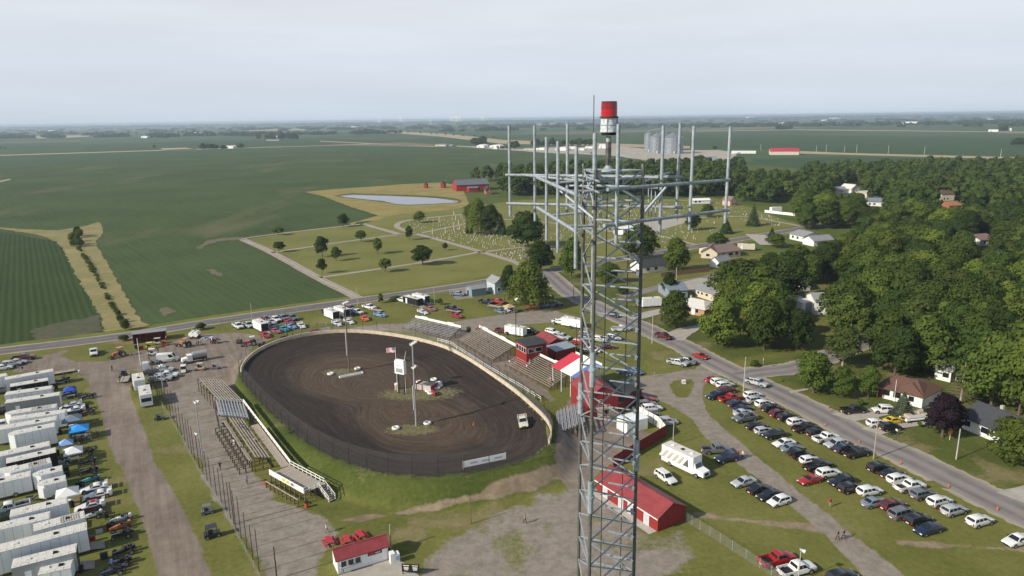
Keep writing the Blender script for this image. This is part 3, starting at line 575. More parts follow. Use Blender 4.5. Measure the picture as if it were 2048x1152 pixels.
def conifer(key, H, Rr, base, n_, lm, leaf=.2, gap=0.0):
    t = rng.random(n_) ** .75; z_ = base + (H - base) * (1 - t) ; lay = np.round(t * 14 + rng.normal(size=n_) * .18) / 14; z_ = base + (H - base) * (1 - lay) - rng.random(n_) * .3
    r_ = Rr * (lay * .95 + .05) * rng.uniform(.55, 1.05, n_); ph = rng.uniform(0, 6.283, n_); r_ = r_ * (1 + .15 * np.sin(ph * 5 + lay * 9)); z_ = z_ - r_ * .22
    p = np.stack([r_ * np.cos(ph), r_ * np.sin(ph), np.maximum(z_, .25)], 1); d = np.stack([np.cos(ph), np.sin(ph), np.full(n_, .9)], 1) + rng.normal(size=(n_, 3)) * .4
    b = MB(); b.cyl((0, 0, -.2), (0, 0, H * .95), Rr * .075, .03, 8)
    TREES.setdefault(key, []).append(([('trunk', b.mesh('trunk', M_BARK, True), (0, 0, 0), []), ('crown', quads_mesh('crown', p, d, rng.uniform(.6, 1.2, n_) * leaf, lm, .6), (0, 0, 0), [])], H, Rr))
conifer('spruce', 11, 3.6, .8, 4200, L_SPRUCE, .24); conifer('pine', 12, 4.0, .6, 4500, L_CON, .26); conifer('cedar', 7, 1.15, .2, 2200, L_CON, .17)
# bare conifer: trunk with whorls of dead branches
b = MB(); b.cyl((0, 0, -.2), (0, 0, 14), .22, .04, 8)
tw = MB()
for i in range(70):
    z_ = 2.2 + 11 * i / 70; ph = i * 2.4; r_ = 2.7 * (1 - (z_ - 2) / 13.5) + .3
    for q in (0, .5): tw.bar((0, 0, z_), (r_ * math.cos(ph + q), r_ * math.sin(ph + q), z_ - .35), .035)
TREES['dead'] = [([('trunk', b.mesh('trunk', M_BARKP, True), (0, 0, 0), []), ('branches', tw.mesh('branches', L_DEAD), (0, 0, 0), [])], 14, 3)]
b = MB(); b.cyl((0, 0, -.2), (0, 0, 4), .3, .2, 8); tw = MB()
for i in range(16):
    ph = i * 2.4; e_ = Vector((2.6 * math.cos(ph), 2.6 * math.sin(ph), 6.5 + (i % 5))); s_ = Vector((0, 0, 3 + i * .08)); tw.cyl(s_, e_, .09, .03, 5)
    for k_ in range(9):
        a_ = s_.lerp(e_, .35 + .07 * k_); tw.bar(a_, a_ + Vector((rng.uniform(-1.2, 1.2), rng.uniform(-1.2, 1.2), rng.uniform(.2, 1.3))), .04)
TREES['bare'] = [([('trunk', b.mesh('trunk', M_BARKP, True), (0, 0, 0), []), ('branches', tw.mesh('branches', L_DEAD), (0, 0, 0), [])], 10, 4)]
def tree(name, key, loc, h, label, group=None, var=None, cat='tree'):
    ks = TREES[key]; sp, H, Rr = ks[random.randrange(len(ks)) if var is None else var % len(ks)]
    o = spawn(name, sp, (loc.x, loc.y, loc.z), random.uniform(0, 6.28), label, cat, group); s = h / H; o.scale = (s * random.uniform(.94, 1.08), s * random.uniform(.94, 1.08), s); return o
def tree_w(name, key, k, x, y, hpx, label, group=None, wpx=None, var=None):
    """tree standing at a crop pixel; hpx, wpx = its height and width in crop pixels"""
    p = g(k, x, y); D = (p - Vector((0, 0, HCAM))).dot(cF); m_ = D / FPX / CR[k][2]; H_ = hpx * m_ * 1.03
    o = tree(name, key, p, H_, label, group, var)
    if wpx: H0, R0 = TREES[key][0][1:]; s = wpx * m_ / (1.95 * R0); o.scale = (s, s, o.scale[2])
    return o
# --- lawn trees of the new cemetery section
LT = [('flat', 480, 206, 62, 100, 'low spreading tree beside the upper cemetery lane, close to the crop corner'), ('flat', 485, 346, 82, 104, 'round low tree where the middle cemetery lane meets the outer lane'),
      ('lawn', 843, 385, 165, 118, 'tall dark tree standing over the middle cemetery lane'), ('lawnmid', 955, 416, 112, 92, 'upright green tree just below the tall dark tree over the lane'), ('lawn', 840, 522, 120, 80, 'egg shaped dark tree near the lower cemetery lane'),
      ('flat', 1165, 262, 90, 108, 'wide pale tree on the upper edge of the middle cemetery lane'), ('lawnmid', 1300, 360, 128, 86, 'oval green tree with a pale stone at its foot on open lawn'), ('flat', 1360, 508, 105, 115, 'flat topped tree on the lower cemetery lane'),
      ('lawn', 1560, 247, 112, 72, 'pointed dark tree at the fork of the cemetery lanes'), ('lawn', 1668, 452, 155, 188, 'broad dark round tree on the lower lane, largest on the lawn'), ('lawnmid', 1852, 332, 62, 48, 'small young tree near the diagonal cemetery lane'),
      ('lawn', 1014, 138, 104, 96, 'dark round tree on the upper cemetery lane by the field edge'), ('olive', 1640, 104, 88, 110, 'ragged greyish tree on the loop lane among gravestones')]
for key, x, y, hp, wp, lb in LT: tree_w('cemetery_tree', key, 'B', x, y, hp, lb, 'trees on the cemetery lawn', wp)
for key, x, y, hp, wp, lb in [('willow', 230, 195, 260, 200, 'tall feathery tree clump standing above the cedar pair'), ('dark', 330, 200, 240, 190, 'dense dark tree beside the feathery tree in the old cemetery'), ('pine', 425, 200, 160, 110, 'dark conifer at the end of the tree clump in the old cemetery'),
      ('olive', 170, 130, 170, 130, 'pale loose tree behind the cedar pair'), ('dark', 640, 305, 290, 310, 'huge spreading dark tree on the curved cemetery lane'), ('dark', 745, 500, 250, 230, 'dark rounded tree beside the county road junction'),
      ('bare', 630, 470, 150, 150, 'leafless grey tree in front of the dark rounded tree'), ('willow', 645, 805, 360, 370, 'large drooping willow shading the racers beyond the speedway'), ('dark', 480, 690, 240, 130, 'dark tree squeezed behind the willow by the pale blue house'),
      ('mid', 1000, 560, 320, 220, 'leafy street tree at the corner of county road and town street'), ('mid', 1560, 420, 290, 340, 'large leafy tree behind the tower by the cemetery edge'), ('light', 1862, 505, 270, 235, 'bright green tree behind the wooden garden fence'),
      ('dark', 1800, 700, 190, 130, 'slim dark tree beside the blue grey house'), ('mid', 1855, 965, 300, 250, 'leaning yard tree in front of the white roofed brick house'), ('mid', 1300, 600, 170, 200, 'yard tree at the corner lot seen through the tower'), ('bushdark', 1420, 690, 70, 110, 'dark round yard bush seen through the tower')]:
    tree_w('shade_tree', key, 'C', x, y, hp, lb, 'trees around the cemetery and corner lots', wp)
for x in (143, 178): tree_w('cedar_tree', 'cedar', 'C', x, 192, 124, 'slim dark columnar cedar, one of a pair among the gravestones', 'cedar pair in the old cemetery', 34)
for key, x, y, hp, wp, lb in [('pine', 1510, 330, 270, 190, 'tall dark conifer beside the cemetery lane near the white fence'), ('dark', 930, 220, 165, 190, 'round dark tree beyond the cemetery car park'), ('dark', 745, 385, 220, 200, 'dark tree below the car park among white stones'),
      ('pine', 1165, 425, 190, 190, 'bushy dark evergreen near the road through the cemetery'), ('mid', 1040, 590, 160, 290, 'wide leafy tree behind the brown roofed house'), ('pine', 1750, 470, 120, 110, 'small dark spruce by the road next to the white house'), ('mid', 1800, 600, 170, 250, 'leafy tree in front of the white house by the road')]:
    tree_w('shade_tree', key, 'q3', x, y, hp, lb, 'trees around the cemetery and corner lots', wp)
# --- named neighbourhood trees
NT_ = [('light', 'D', 350, 1120, 400, 360, 'sunlit rounded tree at the lawn corner by the street, edge of the woods'), ('mid', 'D', 690, 1150, 440, 360, 'broad green tree second from the street corner at the edge of the woods'), ('dark', 'D', 960, 1150, 340, 250, 'dark rounded tree beside the stop sign street'),
       ('mid', 'D', 480, 740, 340, 480, 'very wide tree behind the white roofed brick house'), ('dark', 'D', 870, 760, 400, 400, 'tall tree with hanging limbs above the white garage'), ('olive', 'D', 1390, 1120, 420, 340, 'olive tinted tree behind the white garage'), ('dark', 'D', 1750, 1100, 360, 400, 'deep green crown behind the olive tinted tree'),
       ('mid', 'I', 240, 520, 350, 330, 'leafy tree at the junction lawn by the side street'), ('mid', 'I', 480, 545, 250, 220, 'low leafy tree in front of the brown roofed ranch house'), ('mid', 'I', 690, 560, 270, 190, 'rounded yard tree at the corner of the brown roofed ranch house'), ('dark', 'I', 905, 385, 430, 400, 'big dark oak behind the brown roofed ranch house'),
       ('olive', 'I', 480, 300, 330, 300, 'loose crowned tree with pale limbs near the side street'), ('mid', 'I', 1330, 330, 340, 330, 'green crown behind the ranch house next to the dead conifer'), ('mid', 'I', 1700, 640, 620, 520, 'towering leafy tree behind the dark roofed house'), ('light', 'I', 1930, 700, 640, 420, 'towering bright tree at the picture edge behind the dark roofed house'),
       ('light', 'I', 1880, 1090, 380, 420, 'big bright green tree in front of the dark roofed house'), ('purple', 'I', 1300, 880, 345, 330, 'dark purple leaved maple on the front lawn'), ('spruce', 'I', 970, 720, 215, 210, 'dusty grey green spruce in front of the brown roofed house'), ('dead', 'I', 1450, 605, 345, 250, 'bare dead conifer with a pale trunk beside the purple maple')]
for key, k_, x, y, hp, wp, lb in NT_: tree_w('yard_tree', key, k_, x, y, hp, lb, 'named trees of the neighbourhood', wp)
for k_, x, y, hp, wp, lb in [('I', 1115, 800, 50, 40, 'small clipped bush beside the boat driveway'), ('I', 625, 620, 55, 60, 'low bush on the lawn behind the black pickup'), ('H', 1270, 385, 50, 90, 'pale flowering bushes at the stop sign'), ('B', 1325, 765, 75, 52, 'bushy sapling on the roadside fence above the white pickup'),
                             ('B', 1440, 745, 35, 120, 'low thicket along the roadside fence'), ('B', 1810, 780, 50, 60, 'green bush between the parked trailers and the shed'), ('p4', 1490, 160, 110, 190, 'weedy bush beside the white fuel tanks'), ('p4', 230, 340, 90, 180, 'weeds beside the open front shed'), ('p7', 310, 800, 110, 90, 'dark bush between the two grandstands')]:
    tree_w('bush', 'shrub', k_, x, y, hp, lb, 'bushes about the speedway', wp)
# waterway trees
for i, (x, y, hp, key) in enumerate([(640, 215, 80, 'dark'), (655, 225, 70, 'mid'), (600, 262, 75, 'light'), (640, 285, 72, 'mid'), (615, 300, 60, 'mid'), (655, 300, 60, 'light')]): tree_w('waterway_tree', key, 'A', x, y, hp, 'tree in the small clump at the head of the grassed waterway', 'clump at the head of the waterway', 75)
dl = [(640, 320), (690, 380), (720, 430), (750, 480), (790, 545), (830, 610), (860, 665), (890, 730), (920, 790), (945, 835), (985, 870), (1000, 930), (1030, 975)]
for i in range(105):
    t_ = random.random() * (len(dl) - 1); a = int(t_); f_ = t_ - a; x = dl[a][0] * (1 - f_) + dl[a + 1][0] * f_; y = dl[a][1] * (1 - f_) + dl[a + 1][1] * f_
    tree_w('ditch_shrub', 'shrub', 'A', x + random.uniform(-14, 14), y, random.uniform(9, 20) * (1.7 if y > 850 else 1), 'low shrub in the green line down the grassed waterway ditch', 'shrubs in the waterway ditch', random.uniform(26, 44))
tree_w('ditch_tree', 'mid', 'A', 1035, 988, 95, 'rounded bush where the waterway ditch meets the road', None, 85); tree_w('ditch_tree', 'mid', 'A', 985, 925, 70, 'narrow bush up the ditch from the roadside one', None, 50)
# --- the wooded neighbourhood and the belt behind the cemetery
WIN = [((1578, 455, 1642, 492), 0), ((1400, 480, 1492, 530), 0), ((1345, 585, 1428, 642), 0), ((1388, 556, 1440, 605), 0), ((1575, 596, 1660, 640), 0), ((1730, 395, 1770, 420), 0), ((1665, 372, 1720, 392), 0), ((1875, 388, 1925, 425), 0),
       ((1750, 780, 1960, 880), 0), ((1380, 705, 1560, 760), 0), ((1560, 740, 2048, 1000), 0), ((1950, 478, 1995, 500), 0), ((1560, 455, 1700, 470), 0), ((1520, 320, 1600, 345), 0), ((1480, 395, 1560, 452), 0), ((1150, 395, 1590, 512), 0), ((1500, 455, 1600, 500), 0), ((1300, 560, 1440, 720), 0), ((1590, 560, 1640, 600), 0), ((880, 355, 1000, 392), 0)]
placed = [Vector((o.location.x, o.location.y, 0)) for o in COL.objects if o.type == 'EMPTY']
cand = []
wood = XP((1475, 400), (1520, 360), (1560, 348), (1700, 347), (1850, 340), (2060, 338), (2250, 350), (2420, 520), (2300, 760), (2090, 860), (2030, 800), (1900, 760), (1740, 720), (1640, 690), (1560, 680), (1440, 640), (1430, 560), (1480, 505), (1600, 470))
belt = XP((935, 382), (950, 360), (1190, 353), (1330, 345), (1480, 345), (1490, 380), (1440, 396), (1330, 394), (1150, 388), (1000, 396))
for poly in (wood, belt):
    xs_ = [p.x for p in poly]; ys_ = [p.y for p in poly]; y_ = min(ys_)
    while y_ < max(ys_):
        sp = 8.5 + 4.5 * min(1, max(0, (y_ - 200) / 500)); x_ = min(xs_)
        while x_ < max(xs_):
            q = Vector((x_ + random.uniform(-.42, .42) * sp, y_ + random.uniform(-.42, .42) * sp, 0)); x_ += sp
            if seg_dist(np.array([q.x]), np.array([q.y]), poly)[0] > 0: continue
            h = random.uniform(10.5, 17) * (1 + .18 * (poly is belt)); X0, Y0 = P(q); X1, Y1 = P(q + Vector((0, 0, h))); wpx_ = .4 * h * FPX / q.y; bad = False
            if X0 < 900 or X0 > 2150: continue
            for (a0, b0, a1, b1), _ in WIN:
                ox = min(X0 + wpx_, a1) - max(X0 - wpx_, a0); oy = min(Y0, b1) - max(Y1 + 2, b0)
                if ox > 0.25 * min(2 * wpx_, a1 - a0) and oy > .3 * min(Y0 - Y1, b1 - b0): bad = True; break
            if bad or any((q - p).length < 6.0 for p in placed): continue
            cand.append((q, h))
        y_ += sp
cand.sort(key=lambda c_: c_[0].length)
LBL = dict(mid='mid green broadleaf tree in the wooded neighbourhood beyond the town street', dark='dark green broadleaf tree in the wooded neighbourhood beyond the town street', light='bright yellow green tree in the wooded neighbourhood beyond the town street', olive='olive green loose crowned tree in the wooded neighbourhood beyond the street', pine='dark conifer standing in the wooded neighbourhood beyond the street')
LM = [('the brown roofed ranch house', 1800, 790), ('the dark roofed house', 1945, 860), ('the side street', 1650, 715), ('the white workshop', 1610, 620), ('the white roofed brick house', 1380, 625), ('the white house on the cemetery road', 1605, 480), ('the brown roofed house', 1445, 510), ('the blue roofed house in the woods', 1750, 412), ('the two storey brick house in the woods', 1895, 402), ('the white gabled house in the far trees', 1708, 386), ('the brown roofed house deep in the woods', 1975, 490), ('the red barn and pond', 960, 372), ('the grain yard', 1340, 345), ('the pink gabled house', 1466, 410), ('the red roofed building', 1560, 340)]
LM = [(a_, G(b_, c_)) for a_, b_, c_ in LM]
SHORT = dict(mid='mid green broadleaf tree', dark='dark green broadleaf tree', light='bright yellow green tree', olive='olive green loose crowned tree', pine='dark conifer')
for q, h in cand[:290]:
    key = random.choices(['mid', 'dark', 'light', 'olive', 'pine'], [40, 34, 14, 9, 3])[0]; nm_, lp = min(LM, key=lambda a_: (a_[1] - q).length); dl_ = (lp - q).length; sz_ = 'tall ' if h > 15.2 else 'low ' if h < 12 else ''
    lb_ = sz_ + SHORT[key] + ((' beside ' if dl_ < 30 else ' near ' if dl_ < 80 else ' out beyond ') + nm_)
    o = tree('woodland_tree', key, q, h, lb_, 'trees of the wooded neighbourhood'); s = o.scale[2]; o.scale = (s * random.uniform(.92, 1.2), s * random.uniform(.92, 1.2), s)
def far_trees(name, pts, label, lm, nleaf=420, group=None):
    P_, D_, S_ = [], [], []
    for q, h, wd in pts:
        p, d, lo = crown_points(1.0, .45, .12, nleaf, 9); p = p * np.array([wd / .9, wd / .9, h]) + np.array([q.x, q.y, q.z]); P_.append(p); D_.append(d); S_.append(rng.uniform(.7, 1.3, nleaf) * (wd * .075))
    o = put(name, quads_mesh(name, np.concatenate(P_), np.concatenate(D_), np.concatenate(S_), lm)); return tag(o, label, 'woods', None, 'stuff')
rest = cand[290:]
far_trees('distant_woodland', [(q, h, h * random.uniform(.75, 1.0)) for q, h in rest[::2]], 'far tree canopy behind the nearer neighbourhood trees', L_DARK)
far_trees('distant_woodland', [(q, h, h * random.uniform(.75, 1.0)) for q, h in rest[1::2]], 'mid green far canopy mixed through the distant woods', L_MID)
# --- groves on the plain and the wooded horizon
def grove(k, x0, x1, y, n_, hpx, label):
    for i in range(n_):
        x = x0 + (x1 - x0) * (i + random.random()) / n_; tree_w('farm_tree', random.choice(['dark', 'dark', 'mid']), k, x, y + random.uniform(-2, 2), hpx * random.uniform(.7, 1.15), label, 'farmstead trees on the plain', hpx * random.uniform(.9, 1.5))
for a in [('z1', 1530, 1720, 378, 6, 46, 'dark tree in the windbreak beside the white farmstead out in the fields'), ('z1', 1820, 1865, 368, 2, 38, 'dark tree on the far side of the white farmstead in the fields'), ('z1', 1160, 1195, 368, 1, 28, 'lone dark tree in the open soybean field'), ('z1', 1130, 1340, 292, 7, 32, 'dark tree in the row beside the white field shed'),
          ('z1', 1360, 1620, 258, 8, 24, 'dark tree in the far windbreak behind the farm'), ('z1', 1790, 1990, 278, 6, 30, 'tree in the windbreak on the distant farm lane'), ('z1', 910, 1060, 262, 4, 16, 'small far tree by the pale farm buildings'), ('z1', 0, 40, 305, 1, 22, 'dark tree at the far field corner'), ('z1', 5, 45, 375, 2, 12, 'small bush in the pale far field'),
          ('z2', 130, 470, 303, 9, 46, 'tree in the belt around the far farmhouse'), ('z2', 0, 90, 280, 3, 32, 'tree at the edge of the far farm belt'), ('z2', 1190, 1250, 258, 2, 26, 'lone tree on the pale grass bank'), ('z2', 1800, 1890, 335, 4, 50, 'tree behind the white sheds at the grain yard'),
          ('q5', 600, 700, 110, 4, 75, 'tree between the white sheds of the farm supply yard'), ('q5', 970, 1040, 148, 3, 80, 'tall dark tree by the farm supply yard'), ('q5', 1180, 1880, 118, 13, 75, 'tree in the row behind the white sheds and grain bins'), ('q4', 1060, 1090, 372, 1, 50, 'lone dark tree beside the pale seed tanks'),
          ('q4', 1890, 1990, 125, 3, 60, 'tree at the far farm with a white tank'), ('z4', 380, 480, 195, 3, 30, 'far tree beside the white round tank'), ('z4', 1830, 1895, 203, 3, 32, 'tree beside the far right farmstead'), ('z4', 1930, 2001, 295, 3, 45, 'dark tree in the field at the far right'), ('q5', 830, 960, 148, 4, 30, 'shrub beside the white sheds')]: grove(*a)
for i, (x, y) in enumerate([(1060, 243), (1145, 246), (1290, 252), (1385, 257), (1470, 262), (1510, 264), (1580, 268), (1640, 272), (1710, 277), (1800, 282), (1950, 292)]): tree_w('bank_shrub', 'shrub', 'z2', x, y, 12, 'small dark shrub along the pale grass bank across the plain', 'shrubs on the pale bank', 18)
pts = []
for _ in range(1500):
    yy = 1 / random.uniform(1 / 13000, 1 / 3300); px_ = random.uniform(-60, 2110); a_ = (px_ - 1024) / FPX * yy
    band = vnoise(np.array([a_ / 3.2]), np.array([yy]), 330, 1)[0]
    if band < .52: continue
    pts.append((Vector((a_ + random.uniform(-60, 60), yy, -.4)), random.uniform(9, 16), random.uniform(35, 120)))
far_trees('horizon_woodland', pts, 'dark wooded lines along the hazy horizon', L_DARK, 70)
pts = []
for i in range(1500): yy = random.uniform(11500, 20000); px_ = random.uniform(-80, 2130); pts.append((Vector(((px_ - 1024) / FPX * yy, yy, -.4)), random.uniform(10, 19), random.uniform(120, 300)))
far_trees('horizon_woodland', pts, 'blue wooded skyline under the haze', L_DARK, 50)
# ================================================================ BUILDINGS
def house(name, label, cat, A, B, W, wh, rise, wm, rm, axis='x', over=.35, wins=(), doors=(), hip=0.0, group=None, base=None, frame=M_WHITE, chim=None, L=None, z0=0.0, porch=None):
    A = Vector((A.x, A.y, 0)); d = Vector((B.x - A.x, B.y - A.y, 0)); L = L or d.length; rz = math.atan2(d.y, d.x)
    t = thing(name, label, cat, (A.x, A.y, z0), rz, group)
    w_ = MB(); e = .0
    if axis == 'x': prof = [(0, 0), (W, 0), (W, wh), (W / 2, wh + (rise if hip == 0 else 0)), (0, wh)]; w_.loft([[(0, y, z) for y, z in prof], [(L, y, z) for y, z in prof]])
    else: prof = [(0, 0), (L, 0), (L, wh), (L / 2, wh + (rise if hip == 0 else 0)), (0, wh)]; w_.loft([[(x, 0, z) for x, z in prof], [(x, W, z) for x, z in prof]])
    w_.obj('wall', wm, t)
    r = MB(); o = over; th = .14; sp, ln_ = (W, L) if axis == 'x' else (L, W); k = rise / (sp / 2)
    def v(u, s, z): return (u, s, z) if axis == 'x' else (s, u, z)
    hl = hip if hip else -o
    for sg in (0, 1):
        e0 = -o if sg == 0 else sp + o; ze = wh - o * k + .03; zr = wh + rise + .03
        q = [v(-o, e0, ze), v(ln_ + o, e0, ze), v(ln_ - hl, sp / 2, zr), v(hl, sp / 2, zr)]
        r.loft([[(a, b, c) for a, b, c in q], [(a, b, c + th) for a, b, c in q]])
    if hip:
        for sg in (0, 1):
            e0 = -o if sg == 0 else ln_ + o; q = [v(e0, -o, wh - o * k + .03), v(e0, sp + o, wh - o * k + .03), v(hip if sg == 0 else ln_ - hip, sp / 2, wh + rise + .03)]
            r.loft([[(a, b, c) for a, b, c in q], [(a, b, c + th) for a, b, c in q]])
    ro = r.obj('roof', rm, t)
    if not hip: c_ = MB(); a_ = v(-o, sp / 2, wh + rise + .15); b_ = v(ln_ + o, sp / 2, wh + rise + .15); c_.bar(a_, b_, .3, .06); c_.obj('ridge_cap', rm, ro)
    if chim: c_ = MB(); c_.b2(chim[0] - .3, chim[0] + .3, chim[1] - .3, chim[1] + .3, wh, wh + rise + .8); c_.obj('chimney', chim[2] if len(chim) > 2 else M_CONC, ro)
    def on(face, p, wd, z, h, off):
        if face == 'F': return (p - wd / 2, p + wd / 2, -off, 0.01, z, z + h)
        if face == 'K': return (p - wd / 2, p + wd / 2, W - .01, W + off, z, z + h)
        if face == 'R': return (L - .01, L + off, p - wd / 2, p + wd / 2, z, z + h)
        return (-off, .01, p - wd / 2, p + wd / 2, z, z + h)
    for f, p, z, wd, h in wins:
        fr = MB(); fr.b2(*on(f, p, wd + .16, z - .08, h + .16, .05)); fo = fr.obj('window', frame, t); pn = MB(); pn.b2(*on(f, p, wd, z, h, .065)); pn.obj('pane', M_GLASS, fo)
    for f, p, wd, h, dm in doors:
        fr = MB(); fr.b2(*on(f, p, wd + .2, .02, h + .1, .04)); fo = fr.obj('door', frame, t); pn = MB(); pn.b2(*on(f, p, wd, .05, h - .02, .06)); pn.obj('door_leaf_or_shade', dm, fo)
    return t
SH_BROWN = mat('brown_shingle', (.115, .062, .046), .9, 0, .25, 3); SH_TAN = mat('dusty_brown_shingle', (.19, .135, .115), .9, 0, .2, 3); SH_GREY = mat('grey_shingle', (.24, .245, .25), .9, 0, .2, 3)
SH_PALE = mat('pale_membrane_roof', (.58, .56, .52), .6, 0, .1, 2); SH_BLUE = mat('blue_grey_shingle', (.17, .20, .235), .85, 0, .2, 3)
BRICK_O = mat('orange_brick', (.42, .235, .125), .9, 0, .2, 4); BRICK_R = mat('red_brick', (.34, .13, .08), .9, 0, .2, 4); VINYL = mat('white_vinyl', (.70, .70, .67), .6, 0, .06, 2); CREAM = mat('cream_siding', (.55, .49, .38), .7, 0, .08, 2); STEELB = mat('blue_steel', (.20, .26, .33), .55, .1, .12, 2)
CORR = mat('corrugated_steel', (.27, .30, .335), .4, .45, .3, .35); M_DRED = mat('dark_red_board', (.19, .022, .02), .7, 0, .2, 2); M_SHADE = mat('doorway_shade', (.012, .012, .013), .9, 0, .1)  # M_SHADE: near-black door panels painted as the shade inside open doorways
M_BDOOR = mat('blue_grey_door', (.42, .46, .50), .6, 0, .08)
house('restroom_building', 'long red metal restroom building with red roof and pale doors', 'building', g('X', 1193.6, 985), g('X', 1315, 1064), 6.1, 2.5, 1.6, M_RED, M_REDROOF, 'x', .3,
      doors=[('F', 2.2, 1.0, 2.1, M_BDOOR), ('F', 6.2, 1.0, 2.1, M_BDOOR), ('F', 8.5, 1.0, 2.1, M_BDOOR), ('F', 12.3, 1.0, 2.1, M_BDOOR)])
rb_ = bpy.data.objects['restroom_building']; b = MB(); b.b2(-.3, 15.1, -.36, -.3, 2.26, 2.42); b.obj('eave_trim', M_WHITE, rb_)
cs = house('food_stand', 'small white food stand with a red roof and serving windows', 'stand', g('X', 676.5, 1149), g('X', 777, 1119), 3.0, 2.35, .85, M_WSIDE, M_REDROOF, 'x', .3, wins=[('F', .9, 1.05, .75, .8), ('F', 1.95, 1.05, .75, .8), ('F', 3.0, 1.05, .75, .8)], frame=M_WHITE)
b = MB(); b.b2(4.5, 6.6, -.1, .0, 1.55, 2.15); o = b.obj('sign_board', M_BLACK, cs)
b = MB(); b.b2(4.6, 5.35, -.13, -.1, 1.65, 2.05); b.obj('sign_red_panel', mat('sign_red', (.45, .06, .05)), o); b = MB(); b.b2(5.5, 6.45, -.13, -.1, 1.85, 1.93); b.b2(5.6, 6.3, -.13, -.1, 1.72, 1.78); b.obj('sign_lettering', M_WHITE, o)
b = MB(); b.b2(.35, 3.5, -.45, 0, .92, 1.0); b.obj('serving_shelf', M_GREYP, cs)
house('announcer_building', 'two storey red announcer box with flat dark roof and window band', 'building', g('X', 1053, 690, 7), g('X', 1093, 683, 7), 6.0, 6.6, .25, M_RED, M_TAR, 'x', .4, wins=[('F', 1.4, 4.7, 1.8, 1.1), ('F', 3.6, 4.7, 1.8, 1.1), ('L', .9, 4.6, 1.1, 1.3), ('L', 2.2, 4.6, 1.1, 1.3), ('L', 3.5, 4.6, 1.1, 1.3), ('L', 4.8, 4.6, 1.1, 1.3), ('F', 3.0, 1.8, 1.0, .9)], frame=M_WHITE)
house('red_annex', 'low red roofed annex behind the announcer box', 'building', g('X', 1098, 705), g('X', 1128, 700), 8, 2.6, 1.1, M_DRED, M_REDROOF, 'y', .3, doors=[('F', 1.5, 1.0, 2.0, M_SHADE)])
house('grey_lean_to', 'pale blue grey flat roofed lean to beside the striped canopy', 'building', g('X', 1112, 722), g('X', 1150, 712), 5, 2.7, .3, M_DRED, mat('blue_grey_sheet', (.30, .34, .38), .5, .2, .1), 'x', .3)
cb = house('concession_building', 'tall red barn like concession building with white door and stairs', 'building', g('X', 1176, 838), g('X', 1236, 829), 9.5, 5.0, 2.3, M_RED, M_REDROOF, 'y', .25, wins=[('F', 2.9, 3.2, .6, .8)], doors=[('F', 2.9, 1.0, 2.1, M_WHITE)])
b = MB()
for i in range(7): b.b2(4.4 + i * .35, 4.75 + i * .35, -1.5, -.3, .2 + i * .0, 2.4 - i * .32)
b.obj('stair', M_WOODL, cb)
b = MB(); b.b2(1.8, 4.4, -1.5, 0, 2.25, 2.4)
for x_ in (1.8, 3.1, 4.4): b.bar((x_, -1.45, 0), (x_, -1.45, 3.4), .1)
b.bar((1.8, -1.45, 3.35), (4.4, -1.45, 3.35), .08); b.bar((4.4, -1.45, 3.35), (6.9, -1.45, 1.2), .08); b.bar((4.4, -1.45, 2.9), (6.9, -1.45, .8), .06); b.obj('landing_rail', M_WOODL, cb)
house('dark_roof_annex', 'grey shingled wing behind the red concession building', 'building', g('X', 1238, 828), g('X', 1283, 800), 9, 2.6, 1.0, M_DRED, M_TAR, 'y', .35)
house('white_shed', 'small white shed inside the red board wall', 'shed', g('X', 1254, 869), g('X', 1295, 858), 3.6, 2.5, .35, VINYL, M_WSIDE, 'x', .15, doors=[('F', 2.6, 1.5, 2.0, M_WSIDE)])
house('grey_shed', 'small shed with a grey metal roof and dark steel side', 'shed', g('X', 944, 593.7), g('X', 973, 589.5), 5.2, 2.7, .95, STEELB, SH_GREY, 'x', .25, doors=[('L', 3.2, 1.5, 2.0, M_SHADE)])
house('pale_blue_house', 'pale blue sided cottage half hidden by the willow', 'house', g('X', 990, 589), g('X', 1012, 586), 7, 4.2, 1.8, mat('pale_blue_siding', (.42, .48, .52), .7), SH_GREY, 'y', .3, wins=[('F', 1.6, 1.2, .9, 1.1), ('L', 2.5, 1.2, .9, 1.1)])
sh = thing('open_shed', 'dark red open front workshop shed with a grey roof by the road', 'shed', g('X', 267, 688), heading('X', 267, 688, 66, -8)); LS = (g('X', 333, 680) - g('X', 267, 688)).length
b = MB(); b.b2(0, LS, 3.8, 4.0, 0, 2.6); b.b2(0, .15, 0, 3.8, 0, 2.6); b.b2(LS - .15, LS, 0, 3.8, 0, 2.6); b.obj('wall', M_DRED, sh)
b = MB(); b.loft([[(-.3, -.5, 2.95), (LS + .3, -.5, 2.95), (LS + .3, 4.3, 2.55), (-.3, 4.3, 2.55)], [(-.3, -.5, 3.1), (LS + .3, -.5, 3.1), (LS + .3, 4.3, 2.7), (-.3, 4.3, 2.7)]]); b.obj('roof', SH_GREY, sh)
for i in range(6): b = MB(); x_ = .1 + i * (LS - .2) / 5; b.b2(x_ - .09, x_ + .09, -.09, .09, 0, 2.9); b.obj('post', M_DRED, sh)
